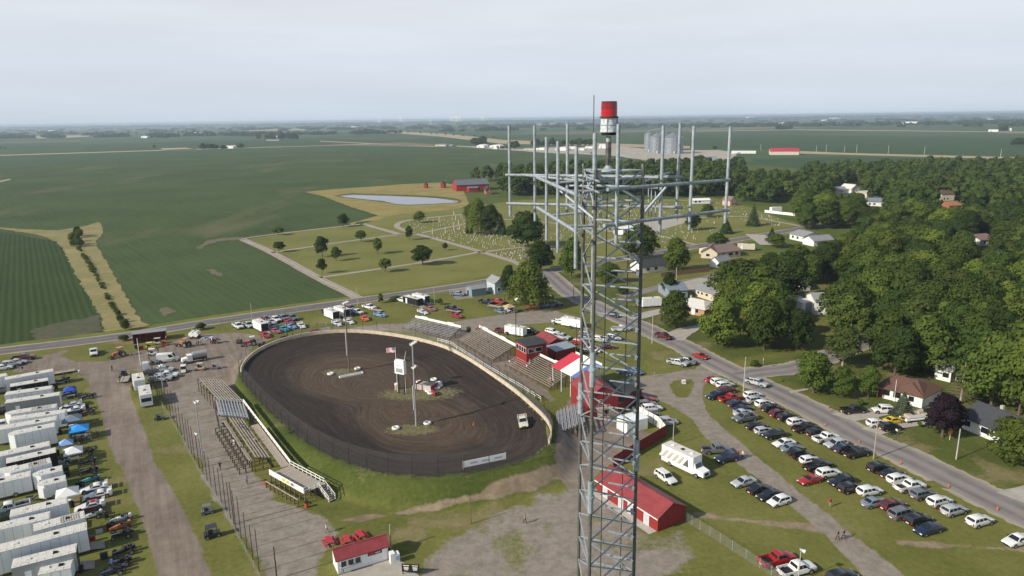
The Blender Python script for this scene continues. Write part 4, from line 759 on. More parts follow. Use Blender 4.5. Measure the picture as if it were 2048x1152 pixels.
# houses across the street
house('ranch_house', 'white ranch house with a brown hip roof behind the spruce', 'house', g('X', 1753, 793), g('X', 1843, 816), 8.0, 2.7, 2.0, VINYL, SH_BROWN, 'x', .5, wins=[('F', 2.0, .9, 1.5, 1.3), ('F', 4.3, .9, 1.6, 1.3), ('F', 7.3, .9, 1.2, 1.2), ('R', 3.5, .9, 1.3, 1.2)], doors=[('F', .7, 1.0, 2.1, M_DRED)], hip=2.5)
house('ranch_wing', 'brown roofed garage wing at the right of the ranch house', 'house', g('X', 1843, 817), g('X', 1897, 790), 7.0, 2.7, 1.6, VINYL, SH_BROWN, 'x', .45, doors=[('F', 3.2, 3.0, 2.1, M_WSIDE)], hip=2.0, L=9.0)
house('dark_roof_house', 'white house with a dark shingle roof beside the purple maple', 'house', g('X', 1921, 855), g('X', 1968, 875), 9.5, 2.7, 2.2, VINYL, mat('charcoal_shingle', (.055, .058, .066), .9, 0, .2, 3), 'x', .5, wins=[('F', 1.4, .9, 1.2, 1.2), ('F', 5.2, .9, 1.8, 1.2)], chim=(4.2, 5.5), L=9.5)
house('brick_house', 'orange brick house with a pale white roof by the leaning tree', 'house', g('X', 1352, 622), g('X', 1408, 634), 9, 2.6, 1.6, BRICK_O, SH_PALE, 'x', .6, wins=[('F', 2, .9, 1.3, 1.2), ('F', 5, .9, 1.5, 1.2), ('F', 8, .9, 1.2, 1.2)], doors=[('F', 6.6, 1.0, 2.1, M_WHITE)], hip=3.0, chim=(2.5, 5.0, M_GREYP))
house('tan_house', 'peach sided house with a pale grey roof behind the brick house', 'house', g('X', 1391, 592), g('X', 1428, 604), 10, 2.8, 1.6, CREAM, SH_GREY, 'x', .5, wins=[('F', 1.5, 1.3, 1.0, .8), ('F', 3.5, 1.3, 1.0, .8), ('F', 6, 1.3, 1.3, .8)])
house('blue_grey_house', 'blue grey house with a skylight seen behind the leaning tree', 'house', g('X', 1338, 598), g('X', 1375, 596), 11, 3.0, 1.8, mat('slate_siding', (.22, .26, .30), .7), SH_BLUE, 'x', .4, wins=[('F', 2, 1, 1.2, 1.1), ('F', 5.5, 1, 1.2, 1.1)])
house('brown_roof_house', 'cream house with a dusty brown roof facing the cemetery', 'house', g('X', 1437, 517), g('X', 1481, 512), 14, 2.9, 2.0, CREAM, SH_TAN, 'x', .7, wins=[('F', 3, .9, 2.0, 1.3), ('F', 7, .9, 2.4, 1.3), ('F', 10.5, .9, 1.6, 1.3)])
house('brown_roof_wing', 'cream gabled wing of the dusty brown roofed house', 'house', g('X', 1402, 516), g('X', 1434, 518), 14, 2.9, 2.3, CREAM, SH_TAN, 'y', .6, wins=[('F', 3, 1, 1.6, 1.2)])
house('white_gable_house', 'small white gabled garage below the brown roofed house', 'garage', g('X', 1419, 533), g('X', 1437, 536), 9, 2.7, 1.7, VINYL, SH_GREY, 'y', .4, doors=[('F', 2.4, 2.2, 2.0, M_WSIDE)])
house('black_roof_house', 'white house with a black roof behind the garden fence', 'house', g('X', 1284, 547), g('X', 1336, 541), 9, 2.7, 2.2, VINYL, M_TAR, 'x', .5, wins=[('F', 3, 1, 1.5, 1.2), ('F', 7, 1, 1.5, 1.2)])
house('white_house', 'white house with a pale grey roof on the cemetery road', 'house', g('X', 1579, 478), g('X', 1606, 484), 12, 2.9, 1.7, VINYL, SH_GREY, 'x', .5, wins=[('F', 2.5, 1, 1.4, 1.2), ('F', 6, 1, 1.4, 1.2)])
house('white_garage', 'white gabled garage attached beside the white house', 'garage', g('X', 1605, 488), g('X', 1627, 493), 12, 2.8, 1.9, VINYL, SH_GREY, 'y', .5, doors=[('F', 4.0, 4.0, 2.2, M_WSIDE)])
house('white_workshop', 'flat white workshop with an open dark bay in the woods', 'garage', g('X', 1581, 621), g('X', 1603, 627), 10, 3.4, .5, VINYL, SH_PALE, 'y', .2)
house('white_workshop_bay', 'white lean to with open bay shade painted on its walls, beside the workshop', 'garage', g('X', 1604, 626), g('X', 1630, 624), 9, 3.2, .5, mat('bay_shade_blue_grey', (.25, .27, .30), .6), SH_PALE, 'y', .2)  # blue-grey wall colour stands in for the shade of an open bay
house('white_two_storey', 'white two storey house with a grey roof beside the workshop', 'house', g('X', 1629, 630), g('X', 1653, 630), 9, 4.6, 1.8, VINYL, SH_GREY, 'x', .4, wins=[('F', 1.5, 1, 1.0, 1.1), ('F', 3.8, 1, 1.0, 1.1), ('F', 1.5, 3.1, 1.0, 1.1), ('F', 3.8, 3.1, 1.0, 1.1)])
for (x, y, x2, y2, W_, wh, rs, wm, rm, ax, lb) in [(1672, 388, 1705, 386, 14, 3, 2, VINYL, SH_GREY, 'x', 'grey roofed house among the far neighbourhood trees'), (1702, 387, 1718, 386, 12, 4, 3, VINYL, SH_PALE, 'y', 'white gabled house peeking from the far trees'), (1733, 398, 1762, 396, 14, 4, 1.5, CREAM, SH_PALE, 'x', 'pale flat roofed house in a gap in the woods'),
        (1731, 412, 1768, 413, 12, 3.2, 2, VINYL, SH_BLUE, 'x', 'blue roofed white house in a gap in the woods'), (1882, 402, 1908, 401, 12, 5.2, 2, CREAM, SH_BROWN, 'x', 'two storey brick house with porch in the woods'), (1898, 420, 1922, 419, 10, 3, 2, BRICK_R, mat('orange_shingle', (.33, .15, .08), .9), 'x', 'orange roofed garage below the two storey brick house'), (1460, 412, 1472, 411, 8, 4, 2.5, mat('pink_siding', (.55, .38, .32), .7), SH_TAN, 'y', 'pale pink gabled house at the cemetery corner'),
        (1960, 492, 1990, 490, 12, 3, 1.8, VINYL, SH_TAN, 'x', 'brown roofed house deep in the woods'), (1602, 398, 1622, 397, 10, 3.2, 2, VINYL, SH_BLUE, 'x', 'blue roofed house at the edge of the woods'), (1598, 583, 1620, 581, 9, 3.0, 1.5, VINYL, SH_GREY, 'x', 'white house corner showing between dark trees'), (1868, 757, 1900, 765, 8, 3, 1.8, VINYL, SH_GREY, 'x', 'white shed behind the brown roofed ranch house'), (2020, 800, 2060, 815, 8, 3, 1.8, VINYL, SH_GREY, 'x', 'white house at the edge of the big bright trees'),
        (1706, 420, 1722, 421, 8, 3, 2, VINYL, SH_GREY, 'y', 'white gabled shed below the blue roofed house'), (1246, 470, 1282, 464, 7, 3.2, .4, VINYL, M_WSIDE, 'x', 'plain white utility building on the cemetery car park'), (1385, 408, 1420, 407, 7, 2.6, 1, VINYL, M_WSIDE, 'x', 'low white building behind the cemetery trees')]:
    house('neighbourhood_house', lb, 'house', g('X', x, y), g('X', x2, y2), W_, wh, rs, wm, rm, ax, .5, wins=[('F', 2.5, 1, 1.4, 1.2), ('F', 5.5, 1, 1.4, 1.2)])
# barn by the pond
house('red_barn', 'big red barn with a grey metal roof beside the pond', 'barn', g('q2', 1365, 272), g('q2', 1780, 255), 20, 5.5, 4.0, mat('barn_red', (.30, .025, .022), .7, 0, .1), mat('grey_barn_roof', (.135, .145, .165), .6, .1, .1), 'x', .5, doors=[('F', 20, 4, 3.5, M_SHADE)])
house('barn_lean_to', 'grey roofed porch lean to on the red barn', 'barn', g('q2', 1520, 283), g('q2', 1640, 278), 8, 3.4, 1.2, mat('barn_red', (.48, .035, .03)), mat('grey_barn_roof', (.135, .145, .165)), 'x', .4)
house('small_red_shed', 'small red shed next to the barn gable', 'shed', g('q2', 1160, 228), g('q2', 1205, 228), 8, 4, 1, mat('barn_red', (.48, .035, .03)), M_TAR, 'y', .3)
house('red_coop', 'little red coop alone on the dry grass by the pond', 'shed', g('q2', 945, 232), g('q2', 985, 232), 5, 3.2, 1.2, mat('barn_red', (.48, .035, .03)), M_TAR, 'y', .2)
house('brick_cottage', 'small brick cottage with a dark roof right of the barn', 'house', g('q2', 1742, 312), g('q2', 1800, 310), 10, 3.6, 3, BRICK_R, M_TAR, 'y', .5, wins=[('F', 2.5, 1.2, 1, 1.2), ('F', 5, 1.2, 1, 1.2)])
# ---- grain bins
def grain_bin(k, x0, x1, yb, yt, ya, label):
    a, c = g(k, x0, yb), g(k, x1, yb); r_ = (c - a).length / 2 * 1.1; p = (a + c) / 2 + Vector((r_ * .08, 0, 0)) + Vector((0, r_ * .8, 0)); D = (p - Vector((0, 0, HCAM))).dot(cF); mpp = D / FPX / CR[k][2]; h = (yb - yt) * mpp; ha = (yt - ya) * mpp
    t = thing('grain_bin', label, 'grain bin', p, 0, 'galvanised grain bins')
    b = MB(); nr = 12
    for i in range(nr): z0 = h * i / nr; z1 = h * (i + 1) / nr; b.cyl((0, 0, z0), (0, 0, z1 - .12), r_, r_, 40); b.cyl((0, 0, z1 - .16), (0, 0, z1), r_ * 1.006, r_ * 1.006, 40)
    b.obj('wall', CORR, t); b = MB(); b.cyl((0, 0, h), (0, 0, h + ha), r_ * 1.02, r_ * .06, 40); ro = b.obj('roof', CORR, t)
    b = MB(); b.cyl((0, 0, h + ha * .9), (0, 0, h + ha + 1.2), r_ * .07, r_ * .07, 10); b.obj('roof_vent', CORR, ro)
    b = MB(); b.b2(-.5, .5, -r_ - .25, -r_ + .1, 0, h); b.obj('ladder', M_GREYP, t); b = MB(); b.b2(-2.2, -.8, -r_ - .9, -r_ + .5, 0, 4.5); b.obj('fan_housing', M_WHITE, t); return p, h, ha, r_
bn = [grain_bin('q4', 440, 680, 432, 232, 170, 'largest galvanised grain bin at the elevator yard'), grain_bin('q4', 268, 425, 428, 225, 172, 'middle galvanised grain bin with a white fan box'), grain_bin('q4', 188, 300, 405, 185, 150, 'narrow galvanised grain bin at the back of the elevator'), grain_bin('q4', 330, 500, 395, 200, 165, 'galvanised grain bin standing behind the two front bins')]
t = thing('elevator_leg', 'grain elevator leg tower with conveyor bridges over the bins', 'elevator', (bn[0][0] + bn[1][0]) / 2 + Vector((0, -8, 0))); Hh = bn[0][1] + bn[0][2] + 14
for sx_ in (-1.2, 1.2):
    for sy_ in (-1.2, 1.2): b = MB(); b.bar((sx_, sy_, 0), (sx_, sy_, Hh), .35); b.obj('post', CORR, t)
b = MB()
for i in range(12): z_ = Hh * i / 12; b.bar((-1.2, -1.2, z_), (1.2, -1.2, z_ + Hh / 12), .2); b.bar((1.2, -1.2, z_), (1.2, 1.2, z_ + Hh / 12), .2); b.bar((-1.2, 1.2, z_), (-1.2, -1.2, z_ + Hh / 12), .2)
b.obj('bracing', CORR, t); b = MB(); b.b2(-2, 2, -2, 2, Hh, Hh + 2.5); b.obj('head_house', CORR, t); b = MB(); q = bn[2][0] - t.location; b.bar((0, 0, Hh - 4), (q.x, q.y, bn[2][1] + 6), 1.2); q = bn[0][0] - t.location; b.bar((0, 0, Hh - 1), (q.x + 10, q.y, bn[0][1] + bn[0][2] + 3), 1.0); b.obj('conveyor', CORR, t)
# farm buildings on the plain: crop, x0, x1, base y, wall height px, axis, depth, roof, label
FB = [('q5', 165, 275, 122, 22, 'x', 30, 'long pale farm shed at the end of the supply yard', CREAM), ('q5', 275, 345, 120, 16, 'x', 25, 'grey shed next to the long pale farm shed', M_GREYP), ('q5', 612, 690, 138, 34, 'y', 30, 'white round topped machine shed of the supply yard', M_WHITE), ('q5', 750, 860, 135, 28, 'y', 30, 'second white machine shed of the supply yard', M_WHITE), ('q5', 780, 830, 152, 14, 'x', 12, 'low white shed in front of the machine sheds', M_WHITE),
      ('q5', 1120, 1240, 160, 18, 'x', 20, 'tan walled low shed on the supply yard', CREAM), ('q5', 1250, 1340, 162, 24, 'y', 22, 'white gabled shed beside the tan shed', M_WHITE), ('q5', 1385, 1460, 160, 26, 'x', 20, 'grey steel shed between white sheds', M_GREYP), ('q5', 1460, 1580, 168, 36, 'y', 30, 'tall white gabled shed in the middle of the supply yard', M_WHITE), ('q5', 1600, 1670, 150, 22, 'x', 20, 'white shed with a shallow roof by the tall one', M_WHITE),
      ('q5', 1700, 1770, 165, 22, 'y', 18, 'white shed near the open grain yard', M_WHITE), ('q5', 1750, 1840, 205, 22, 'x', 15, 'grey blue house at the yard entrance', M_GREYP), ('q5', 1780, 1860, 145, 20, 'x', 15, 'long white shed at the back of the yard', M_WHITE), ('q5', 1925, 2020, 145, 40, 'x', 30, 'large white building left of the grain bins', M_WHITE),
      ('z1', 1083, 1128, 292, 14, 'x', 20, 'white field shed beside a row of dark trees', M_WHITE), ('z1', 1725, 1790, 372, 18, 'x', 14, 'white farmhouse with grey roof out in the fields', M_WHITE), ('z1', 1785, 1825, 368, 20, 'y', 12, 'pale gabled farmhouse in the fields', CREAM), ('z1', 1640, 1700, 268, 14, 'x', 25, 'white farm buildings with bins far out', M_WHITE), ('z1', 1470, 1540, 258, 9, 'x', 25, 'long white shed at the far windbreak', M_WHITE),
      ('z1', 895, 935, 268, 9, 'x', 25, 'tiny pale shed on the far left farm', M_WHITE), ('z1', 1165, 1215, 246, 8, 'x', 30, 'small white shed on the far horizon farm', M_WHITE), ('z1', 370, 430, 238, 6, 'x', 40, 'white shed under the far left horizon', M_WHITE), ('z1', 265, 290, 238, 5, 'x', 40, 'tiny white building under the left horizon', M_WHITE), ('z2', 200, 300, 313, 8, 'x', 14, 'long low shed in front of the farm belt', M_GREYP), ('z2', 275, 310, 285, 12, 'y', 14, 'pale farmhouse inside the far tree belt', CREAM),
      ('z2', 1040, 1080, 210, 7, 'x', 60, 'white shed on the hazy horizon', M_WHITE), ('z2', 820, 890, 208, 5, 'x', 60, 'long pale shed on the hazy horizon', M_WHITE), ('z2', 260, 280, 212, 6, 'x', 50, 'tiny white house near the pale stubble field', M_WHITE), ('z4', 1195, 1290, 158, 14, 'x', 30, 'white farm group far across the right fields', M_WHITE), ('z4', 1735, 1770, 130, 6, 'x', 40, 'white shed far off at the right', M_WHITE), ('z4', 1765, 1830, 208, 12, 'x', 20, 'low pale farmhouse at the right edge road', M_WHITE), ('z4', 1895, 1918, 203, 18, 'y', 14, 'tall white barn at the right edge farm', M_WHITE),
      ('z4', 358, 400, 158, 8, 'x', 30, 'white shed beside the far round tank', M_WHITE), ('z4', 400, 425, 158, 10, 'x', 30, 'second white shed by the far round tank', M_WHITE), ('z4', 665, 740, 136, 6, 'x', 60, 'long white plant building far off', M_WHITE), ('z4', 160, 215, 124, 12, 'x', 90, 'big white plant on the right horizon', M_WHITE), ('z4', 0, 150, 126, 4, 'x', 90, 'long low white plant wing on the right horizon', M_WHITE), ('z4', 715, 770, 122, 5, 'x', 60, 'white building below the right horizon', M_WHITE), ('q4', 950, 1110, 505, 30, 'x', 16, 'blue grey office with a metal roof in the grain yard', STEELB), ('q4', 1300, 1610, 430, 30, 'x', 12, 'long low building with red and white stripes', M_WHITE)]
for k_, x0, x1, yb, hp, ax, dp, lb, wm in FB:
    a, c = g(k_, x0, yb), g(k_, x1, yb); D = (a - Vector((0, 0, HCAM))).dot(cF); h = hp * D / FPX / CR[k_][2]
    house('farm_building', lb, 'farm building', a, c, dp, h * .72, h * .34, wm, M_WSIDE if wm is M_WHITE else SH_GREY, ax, .3, doors=[('F', (c - a).length * .3, (c - a).length * .16, h * .5, M_GREYP)], group='buildings on the plain')
house('red_roof_building', 'long white building with a bright red roof beyond the woods', 'building', g('z4', 330, 362), g('z4', 520, 362), 26, 6, 4.5, CREAM, mat('crimson_roof', (.42, .03, .06), .5), 'x', .6)
# far skyline: water tower and masts
for k_, x, y, hh, lb in [('z2', 1467, 180, 26, 'white water tower on the hazy horizon')]:
    p = g(k_, x, 205); s = p.y / FPX / 3.84; t = thing('water_tower', lb, 'water tower', p); b = MB(); b.cyl((0, 0, 0), (0, 0, 34 * s), 3.0 * s, 2.0 * s, 10); b.obj('column', M_WHITE, t)
    b = MB(); b.cyl((0, 0, 34 * s), (0, 0, 40 * s), 2 * s, 7 * s, 14); b.cyl((0, 0, 40 * s), (0, 0, 47 * s), 7 * s, 6 * s, 14); b.cyl((0, 0, 47 * s), (0, 0, 50 * s), 6 * s, 1 * s, 14); b.obj('tank', M_WHITE, t)
for i, x in enumerate([1116, 1275, 1655, 1720, 1885, 1690]):
    p = G(*px('z2', x, 190 if i else 192)); p = Vector(((px('z2', x, 0)[0] - 1024) / FPX * 15500, 15500, 0)); b = MB(); b.b2(-45, 45, -30, 30, 0, 60 + 25 * (i % 3)); b.b2(-20, 10, -20, 20, 60, 110 + 20 * (i % 2)); o = b.obj('mill_block', M_WSIDE); o.location = p; tag(o, 'pale mill block of the distant city on the hazy horizon', 'building', 'distant city blocks')
# ================================================================ THE LATTICE TOWER
def at(x, y, d): return Vector((0, 0, HCAM)) + ray(x, y) * (d / FPX)
legM, legR, legL = at(1188, 560, 17.15), at(1281, 560, 17.9), at(1165, 560, 18.5); zr = legM.z; ctr = (legM + legR + legL) / 3; ctr.z = 0
def leg(q, z): f_ = 1 + .007 * (zr - z); v = Vector((q.x - ctr.x, q.y - ctr.y, 0)) * f_; return Vector((v.x, v.y, z))
ztop = at(1285, 330, 17.9).z
tw = thing('lattice_tower', 'tall galvanised three legged lattice tower with antenna mounts and red beacon', 'tower', (ctr.x, ctr.y, 0))
legs = (legM, legR, legL)
for i, q in enumerate(legs):
    b = MB(); n_ = 16
    for k_ in range(n_): b.cyl(leg(q, ztop * k_ / n_), leg(q, ztop * (k_ + 1) / n_), .047, .045, 10)
    lo = b.obj('leg', M_GALVD, tw, True)
    for zz_ in ([57.9, 54.4] if i == 0 else [55.2] if i == 1 else [56.6]):
        s_ = MB(); s_.cyl(leg(q, zz_ - .45), leg(q, zz_ + .45), .075, .075, 10); s_.cyl(leg(q, zz_ - .03), leg(q, zz_ + .03), .11, .11, 10); s_.obj('splice_sleeve', M_GALV, lo, True)
PH = .74; low = MB(); z_ = ztop - .08; npan = 0
while z_ > 1:
    for f_, (a, c) in enumerate(((legM, legR), (legR, legL), (legL, legM))):
        for kind in range(3):
            p0, p1 = ((leg(a, z_), leg(c, z_)), (leg(a, z_ - PH), leg(c, z_)), (leg(a, z_), leg(c, z_ - PH)))[kind]
            if kind == 2 and f_ > 0 or (kind == 0 and f_ == 0 and npan > 1) or (kind == 1 and f_ == 1 and npan % 2 and npan > 1) or (kind == 0 and f_ == 2 and npan % 2): continue
            if kind == 1 and f_ > 0 and npan % 2: p0, p1 = leg(a, z_), leg(c, z_ - PH)
            wd = .034 if kind == 0 else .030
            if npan < 19: b = MB(); b.bar(p0, p1, wd, wd); b.obj('horizontal_brace' if kind == 0 else 'diagonal_brace', M_GALV, tw)
            else: low.bar(p0, p1, wd, wd)
    if npan < 19 and npan > 1:
        r0 = leg(legR, z_ - .3); dr = (leg(legL, z_ - .3) - r0).normalized(); cmv = Vector((-.05, -.12, 0)); b = MB()
        for o_ in (0, .05, -.05): b.bar(r0 + cmv + Vector((0, o_, -o_ * .4)), r0 + cmv + dr * .72 + Vector((0, o_, -o_ * .4)), .028, .025)
        b.box(*(r0 + cmv + dr * .06), .06, .16, .12)
        b.obj('cable_bracket', M_GALV, tw)
    z_ -= PH; npan += 1
lo = low.obj('lower_bracing', M_GALV, tw); lo['kind'] = 'stuff'
for i, x in enumerate((1213, 1257)):
    p = at(x, 480, 17.9); p = Vector((p.x - ctr.x, p.y - ctr.y, 0)); b = MB(); b.cyl((p.x, p.y, .5), (p.x, p.y, ztop - .3), .012, .012, 6); b.obj('feed_cable', M_BLACK, tw)
off = Vector((ctr.x, ctr.y, 0))
def pipe(name, p0, p1, r_, par, m=M_GALV): b = MB(); b.cyl(p0 - off, p1 - off, r_, r_, 10); return b.obj(name, m, par, True)
def mount(name, ups, los, verts, arms):
    m_ = pipe('mount_rail', *ups, .043, tw); m2 = pipe('mount_rail', *los, .043, tw)
    for p0, p1 in verts: pipe('mast_pipe', p0, p1, .041, m_)
    for p0, p1 in arms: pipe('standoff_arm', p0, p1, .032, m2)
def W_(q, z): return leg(q, z) + off
def vert(x0, y0, x1, y1, d):
    a = at(x0, y0, d); e = at(x1, y1, d); best = min((abs(at(x1, y1, d + s_ * .02).x - a.x) + abs(at(x1, y1, d + s_ * .02).y - a.y), s_) for s_ in range(-60, 120)); e = at(x1, y1, d + best[1] * .02); return a, Vector((a.x, a.y, e.z))
A0, A1 = at(1011, 350, 20.2), at(1366, 354, 19.2); a0, a1 = at(1013, 407, 20.4), at(1366, 415, 19.4)
mount('rear', (A0, A1), (a0, a1), [vert(1018, 251, 1021, 433, 20.2), vert(1069, 251, 1071, 442, 20.0), vert(1135, 248, 1134, 430, 19.8), vert(1238, 250, 1235, 440, 19.6), vert(1360.5, 245.5, 1358, 440, 19.1)],
      [(W_(legL, A0.z), A0.lerp(A1, .36)), (W_(legR, A0.z), A0.lerp(A1, .8)), (W_(legL, a0.z), a0.lerp(a1, .36)), (W_(legR, a0.z), a0.lerp(a1, .8)), (W_(legL, A0.z), A0.lerp(A1, .12)), (W_(legL, a0.z), A0.lerp(A1, .5))])
B0, B1 = at(1074.6, 355, 19.0), at(1160.5, 393, 15.6); b0, b1 = at(1074.6, 415, 19.2), at(1158, 467, 15.8)
mount('left', (B0, B1), (b0, b1), [vert(1093, 274, 1097, 480, 18.1), vert(1116, 282, 1118, 505, 17.0), vert(1153, 294, 1149, 537, 15.4)],
      [(W_(legL, B0.z), B0.lerp(B1, .35)), (W_(legM, B1.z), B0.lerp(B1, .75)), (W_(legL, b0.z), b0.lerp(b1, .35)), (W_(legM, b1.z), b0.lerp(b1, .75)), (W_(legM, b0.z), B0.lerp(B1, .4))])
C0, C1 = at(1215, 379, 15.7), at(1459, 360, 19.0); c0, c1 = at(1208, 451, 15.9), at(1459, 420, 19.2)
mount('right', (C0, C1), (c0, c1), [vert(1237, 248, 1222, 487, 15.6), vert(1327, 251, 1317, 470, 17.0), vert(1388, 252, 1383, 459, 17.9), vert(1461, 253, 1459, 446, 18.9)],
      [(W_(legM, C0.z), C0.lerp(C1, .2)), (W_(legR, C1.z), C0.lerp(C1, .55)), (W_(legM, c0.z), c0.lerp(c1, .2)), (W_(legR, c1.z), c0.lerp(c1, .55)), (W_(legR, c0.z), C0.lerp(C1, .45)), (W_(legR, C0.z), at(1338, 345, 19.0))])
pp = at(1190, 266, 16.9); pipe('mast_pipe', pp, Vector((pp.x, pp.y, at(1191, 655, 17.6).z)), .05, tw); q = at(1188, 190, 16.9); pipe('whip_antenna', q, Vector((q.x, q.y, pp.z - .15)), .011, tw, M_GALVD)
for z_ in (ztop - .25, ztop - .5):
    for a, c in ((legM, legR), (legR, legL), (legL, legM)): pipe('ring_pipe', W_(a, z_) + (W_(a, z_) - W_(c, z_)) * .25, W_(c, z_) + (W_(c, z_) - W_(a, z_)) * .25, .028, tw)
for p0, p1 in ((legM, legL), (legR, legM)): pipe('knee_brace', W_(p0, ztop - .9), W_(p1, ztop - .1), .02, tw)
for x0, y0, x1, y1, d in [(1200, 387, 1200, 455, 18.6), (1203, 385, 1203, 450, 18.8), (1297, 376, 1297, 432, 18.4), (1303, 376, 1303, 436, 18.5), (1311, 383, 1311, 438, 18.4), (1165, 372, 1165, 440, 18.8), (1158, 380, 1163, 448, 18.7), (1170, 372, 1176, 438, 18.7)]: pipe('jumper_pipe', at(x0, y0, d), at(x1, y1, d), .014, tw)
# obstruction light
bp = at(1216, 345, 18.0); mp_ = 18.0 / FPX; zb = lambda y: at(1216, y, 18.0).z
def bc(name, y0, y1, r0, r1, m, par, n_=20): b = MB(); b.cyl((bp.x - off.x, bp.y - off.y, zb(y0)), (bp.x - off.x, bp.y - off.y, zb(y1)), r0 * mp_, r1 * mp_, n_); return b.obj(name, m, par, True)
mred = mat('red_lens', (.40, .004, .008), .12, 0, .15, 12, spec=.6); mclr = mat('clear_lens', (.50, .54, .57), .1, 0, .4, 16, spec=.6)
be = bc('beacon', 331, 345, 5, 15, M_GALV, tw); bc('beacon_post', 272, 333, 5.2, 5.2, M_GALV, be); bc('conduit', 283, 330, 6.2, 6.2, mat('dark_conduit', (.09, .09, .09), .5, 0, .6, 6), be, 6)
bc('beacon_base', 262, 270, 15.5, 14, M_BLACK, be); lz = bc('clear_lens', 235, 264, 15.6, 17, mclr, be, 24); bc('lens_ring', 233, 236, 18.5, 18.5, M_RUST, be, 24); rl = bc('red_lens', 205, 233.5, 15.4, 16.2, mred, be, 24)
bc('red_lens_shade_half', 205, 219, 15.5, 15.9, mat('red_lens_shade', (.20, .004, .006), .1, 0, .3, 12, spec=.7), be, 24)  # darker upper half paints the translucent lens's light gradient into its colour
for a_ in (-1.9, -.4, 1.2): q = Vector((bp.x - off.x + math.cos(a_) * 17 * mp_, bp.y - off.y + math.sin(a_) * 17 * mp_, 0)); b = MB(); b.bar(q + Vector((0, 0, zb(263))), q + Vector((0, 0, zb(236))), .02); b.obj('lens_strut', M_GREYP, lz)
bc('inner_baffle', 249, 251, 17.2, 17.2, M_GREYP, lz, 24)
for y in (212, 218, 224): bc('lens_rib', y, y + 1.2, 16.3, 16.4, mred, rl, 24)
bc('lens_cap', 203.5, 205.5, 15.6, 14, mat('dark_red_cap', (.22, .02, .02), .4), be)
for x in (1166, 1285, 1247): q = at(x, 328, 18.2); pipe('stub_rod', q, Vector((q.x, q.y, q.z - .6)), .018, tw)
# ================================================================ THE SPEEDWAY
def box_mesh(name, sx, sy, sz, m): b = MB(); b.box(0, 0, 0, sx, sy, sz); return b.mesh(name, m)
def bleacher(name, label, A, B, rows, rd, rise, z0, pm, posts=True, parapet=0, foot=True, seg=3, par_m=M_WHITE, postm=M_WOOD, rails=False):
    A = Vector((A[0], A[1], 0)); B = Vector((B[0], B[1], 0)); d = B - A; L = d.length; rz = math.atan2(d.y, d.x); t = thing(name, label, 'grandstand', A, rz)
    ls = L / seg; seat = box_mesh('seat_plank', ls - .05, .28, .05, pm); ft = box_mesh('foot_plank', ls - .05, .2, .04, M_WOOD if pm is M_WOODL else pm); st = MB()  # on brown stands, darker foot planks imitate the shadowed gaps between seats
    for r_ in range(rows):
        for s_ in range(seg):
            put('seat_plank', seat, t, ((s_ + .5) * ls, r_ * rd + .14, z0 + r_ * rise + .42 + random.uniform(-.01, .01)))
            if foot: put('foot_plank', ft, t, ((s_ + .5) * ls, r_ * rd - .14, z0 + r_ * rise + .02))
    n_ = max(3, int(L / 2.6)); Wd = rows * rd; zt = z0 + (rows - 1) * rise
    for i in range(n_ + 1):
        x = L * i / n_; st.bar((x, -.2, z0 - .08), (x, Wd - .2, zt + .22), .1, .14)
        for r_ in range(rows): st.bar((x, r_ * rd + .14, z0 + r_ * rise - .05), (x, r_ * rd + .14, z0 + r_ * rise + .4), .07)
    st.obj('stringers', postm, t)
    if posts:
        pm_ = {}
        for i in range(n_ + 1):
            for j in range(max(2, int(Wd / 1.8)) + 1):
                y = Wd * j / max(2, int(Wd / 1.8)) - .1; h = round(z0 + (y / rd) * rise, 2); h = max(h, .4)
                if h not in pm_: b = MB(); b.b2(-.08, .08, -.08, .08, -.2, h); pm_[h] = b.mesh('post', postm)
                put('post', pm_[h], t, (L * i / n_, y, 0))
    if parapet:
        for i in range(n_):
            b = MB(); b.b2(L * i / n_ + .02, L * (i + 1) / n_ - .02, Wd, Wd + .07, zt + .1, zt + .1 + parapet + (.25 if i % 4 == 1 else 0)); b.obj('parapet_panel', par_m, t)
    if rails:
        for x in (0, L):
            b = MB()
            for k_ in range(rows // 2 + 1): y = k_ * 2 * rd; zz_ = z0 + k_ * 2 * rise; b.bar((x, y, zz_), (x, y, zz_ + 1.1), .06)
            for h in (.6, 1.1): b.bar((x, 0, z0 + h), (x, Wd, z0 + rows * rise + h), .06)
            b.obj('end_rail', M_WSIDE, t)
    return t
def xy(k, x, y, z=0): p = g(k, x, y, z); return (p.x, p.y)
bleacher('grandstand', 'small grey plank grandstand nearest the gravel lane with a white parapet', (-34.0, 214.5), (-18.6, 202.2), 8, .6, .27, .5, M_WOODG, parapet=.9, seg=4)
bleacher('grandstand', 'brown plank grandstand left of the red announcer box', (-16.0, 200.0), (-5.3, 181.4), 12, .58, .235, .6, M_WOODL, parapet=.95, seg=4)
s3 = bleacher('grandstand', 'brown plank grandstand in front of the striped canopy', (-2.0, 178.4), (8.8, 160.6), 12, .58, .235, .6, M_WOODL, parapet=.8, seg=4)
bleacher('grandstand', 'steep silver bleacher beside the concession stairs', (9.6, 135.0), (10.6, 146.0) if False else (9.8, 146.0), 8, .7, .3, .6, M_WOODG, seg=3, rails=False) if False else bleacher('grandstand', 'steep silver bleacher beside the concession stairs', (9.6, 146.5), (9.3, 135.5), 8, .72, .3, .7, M_WOODG, seg=3, postm=M_RUST)
bleacher('grandstand', 'far wooden grandstand on stilts at the pit end of the back stretch', (-61.4, 151.6), (-72.4, 166.4), 9, .62, .2, 1.5, M_WOODL, seg=3, rails=False)
bleacher('grandstand', 'grey metal grandstand with white rails on the back stretch', (-57.3, 142.6), (-61.4, 151.0), 10, .6, .2, 1.6, M_WOODG, seg=2, rails=True)
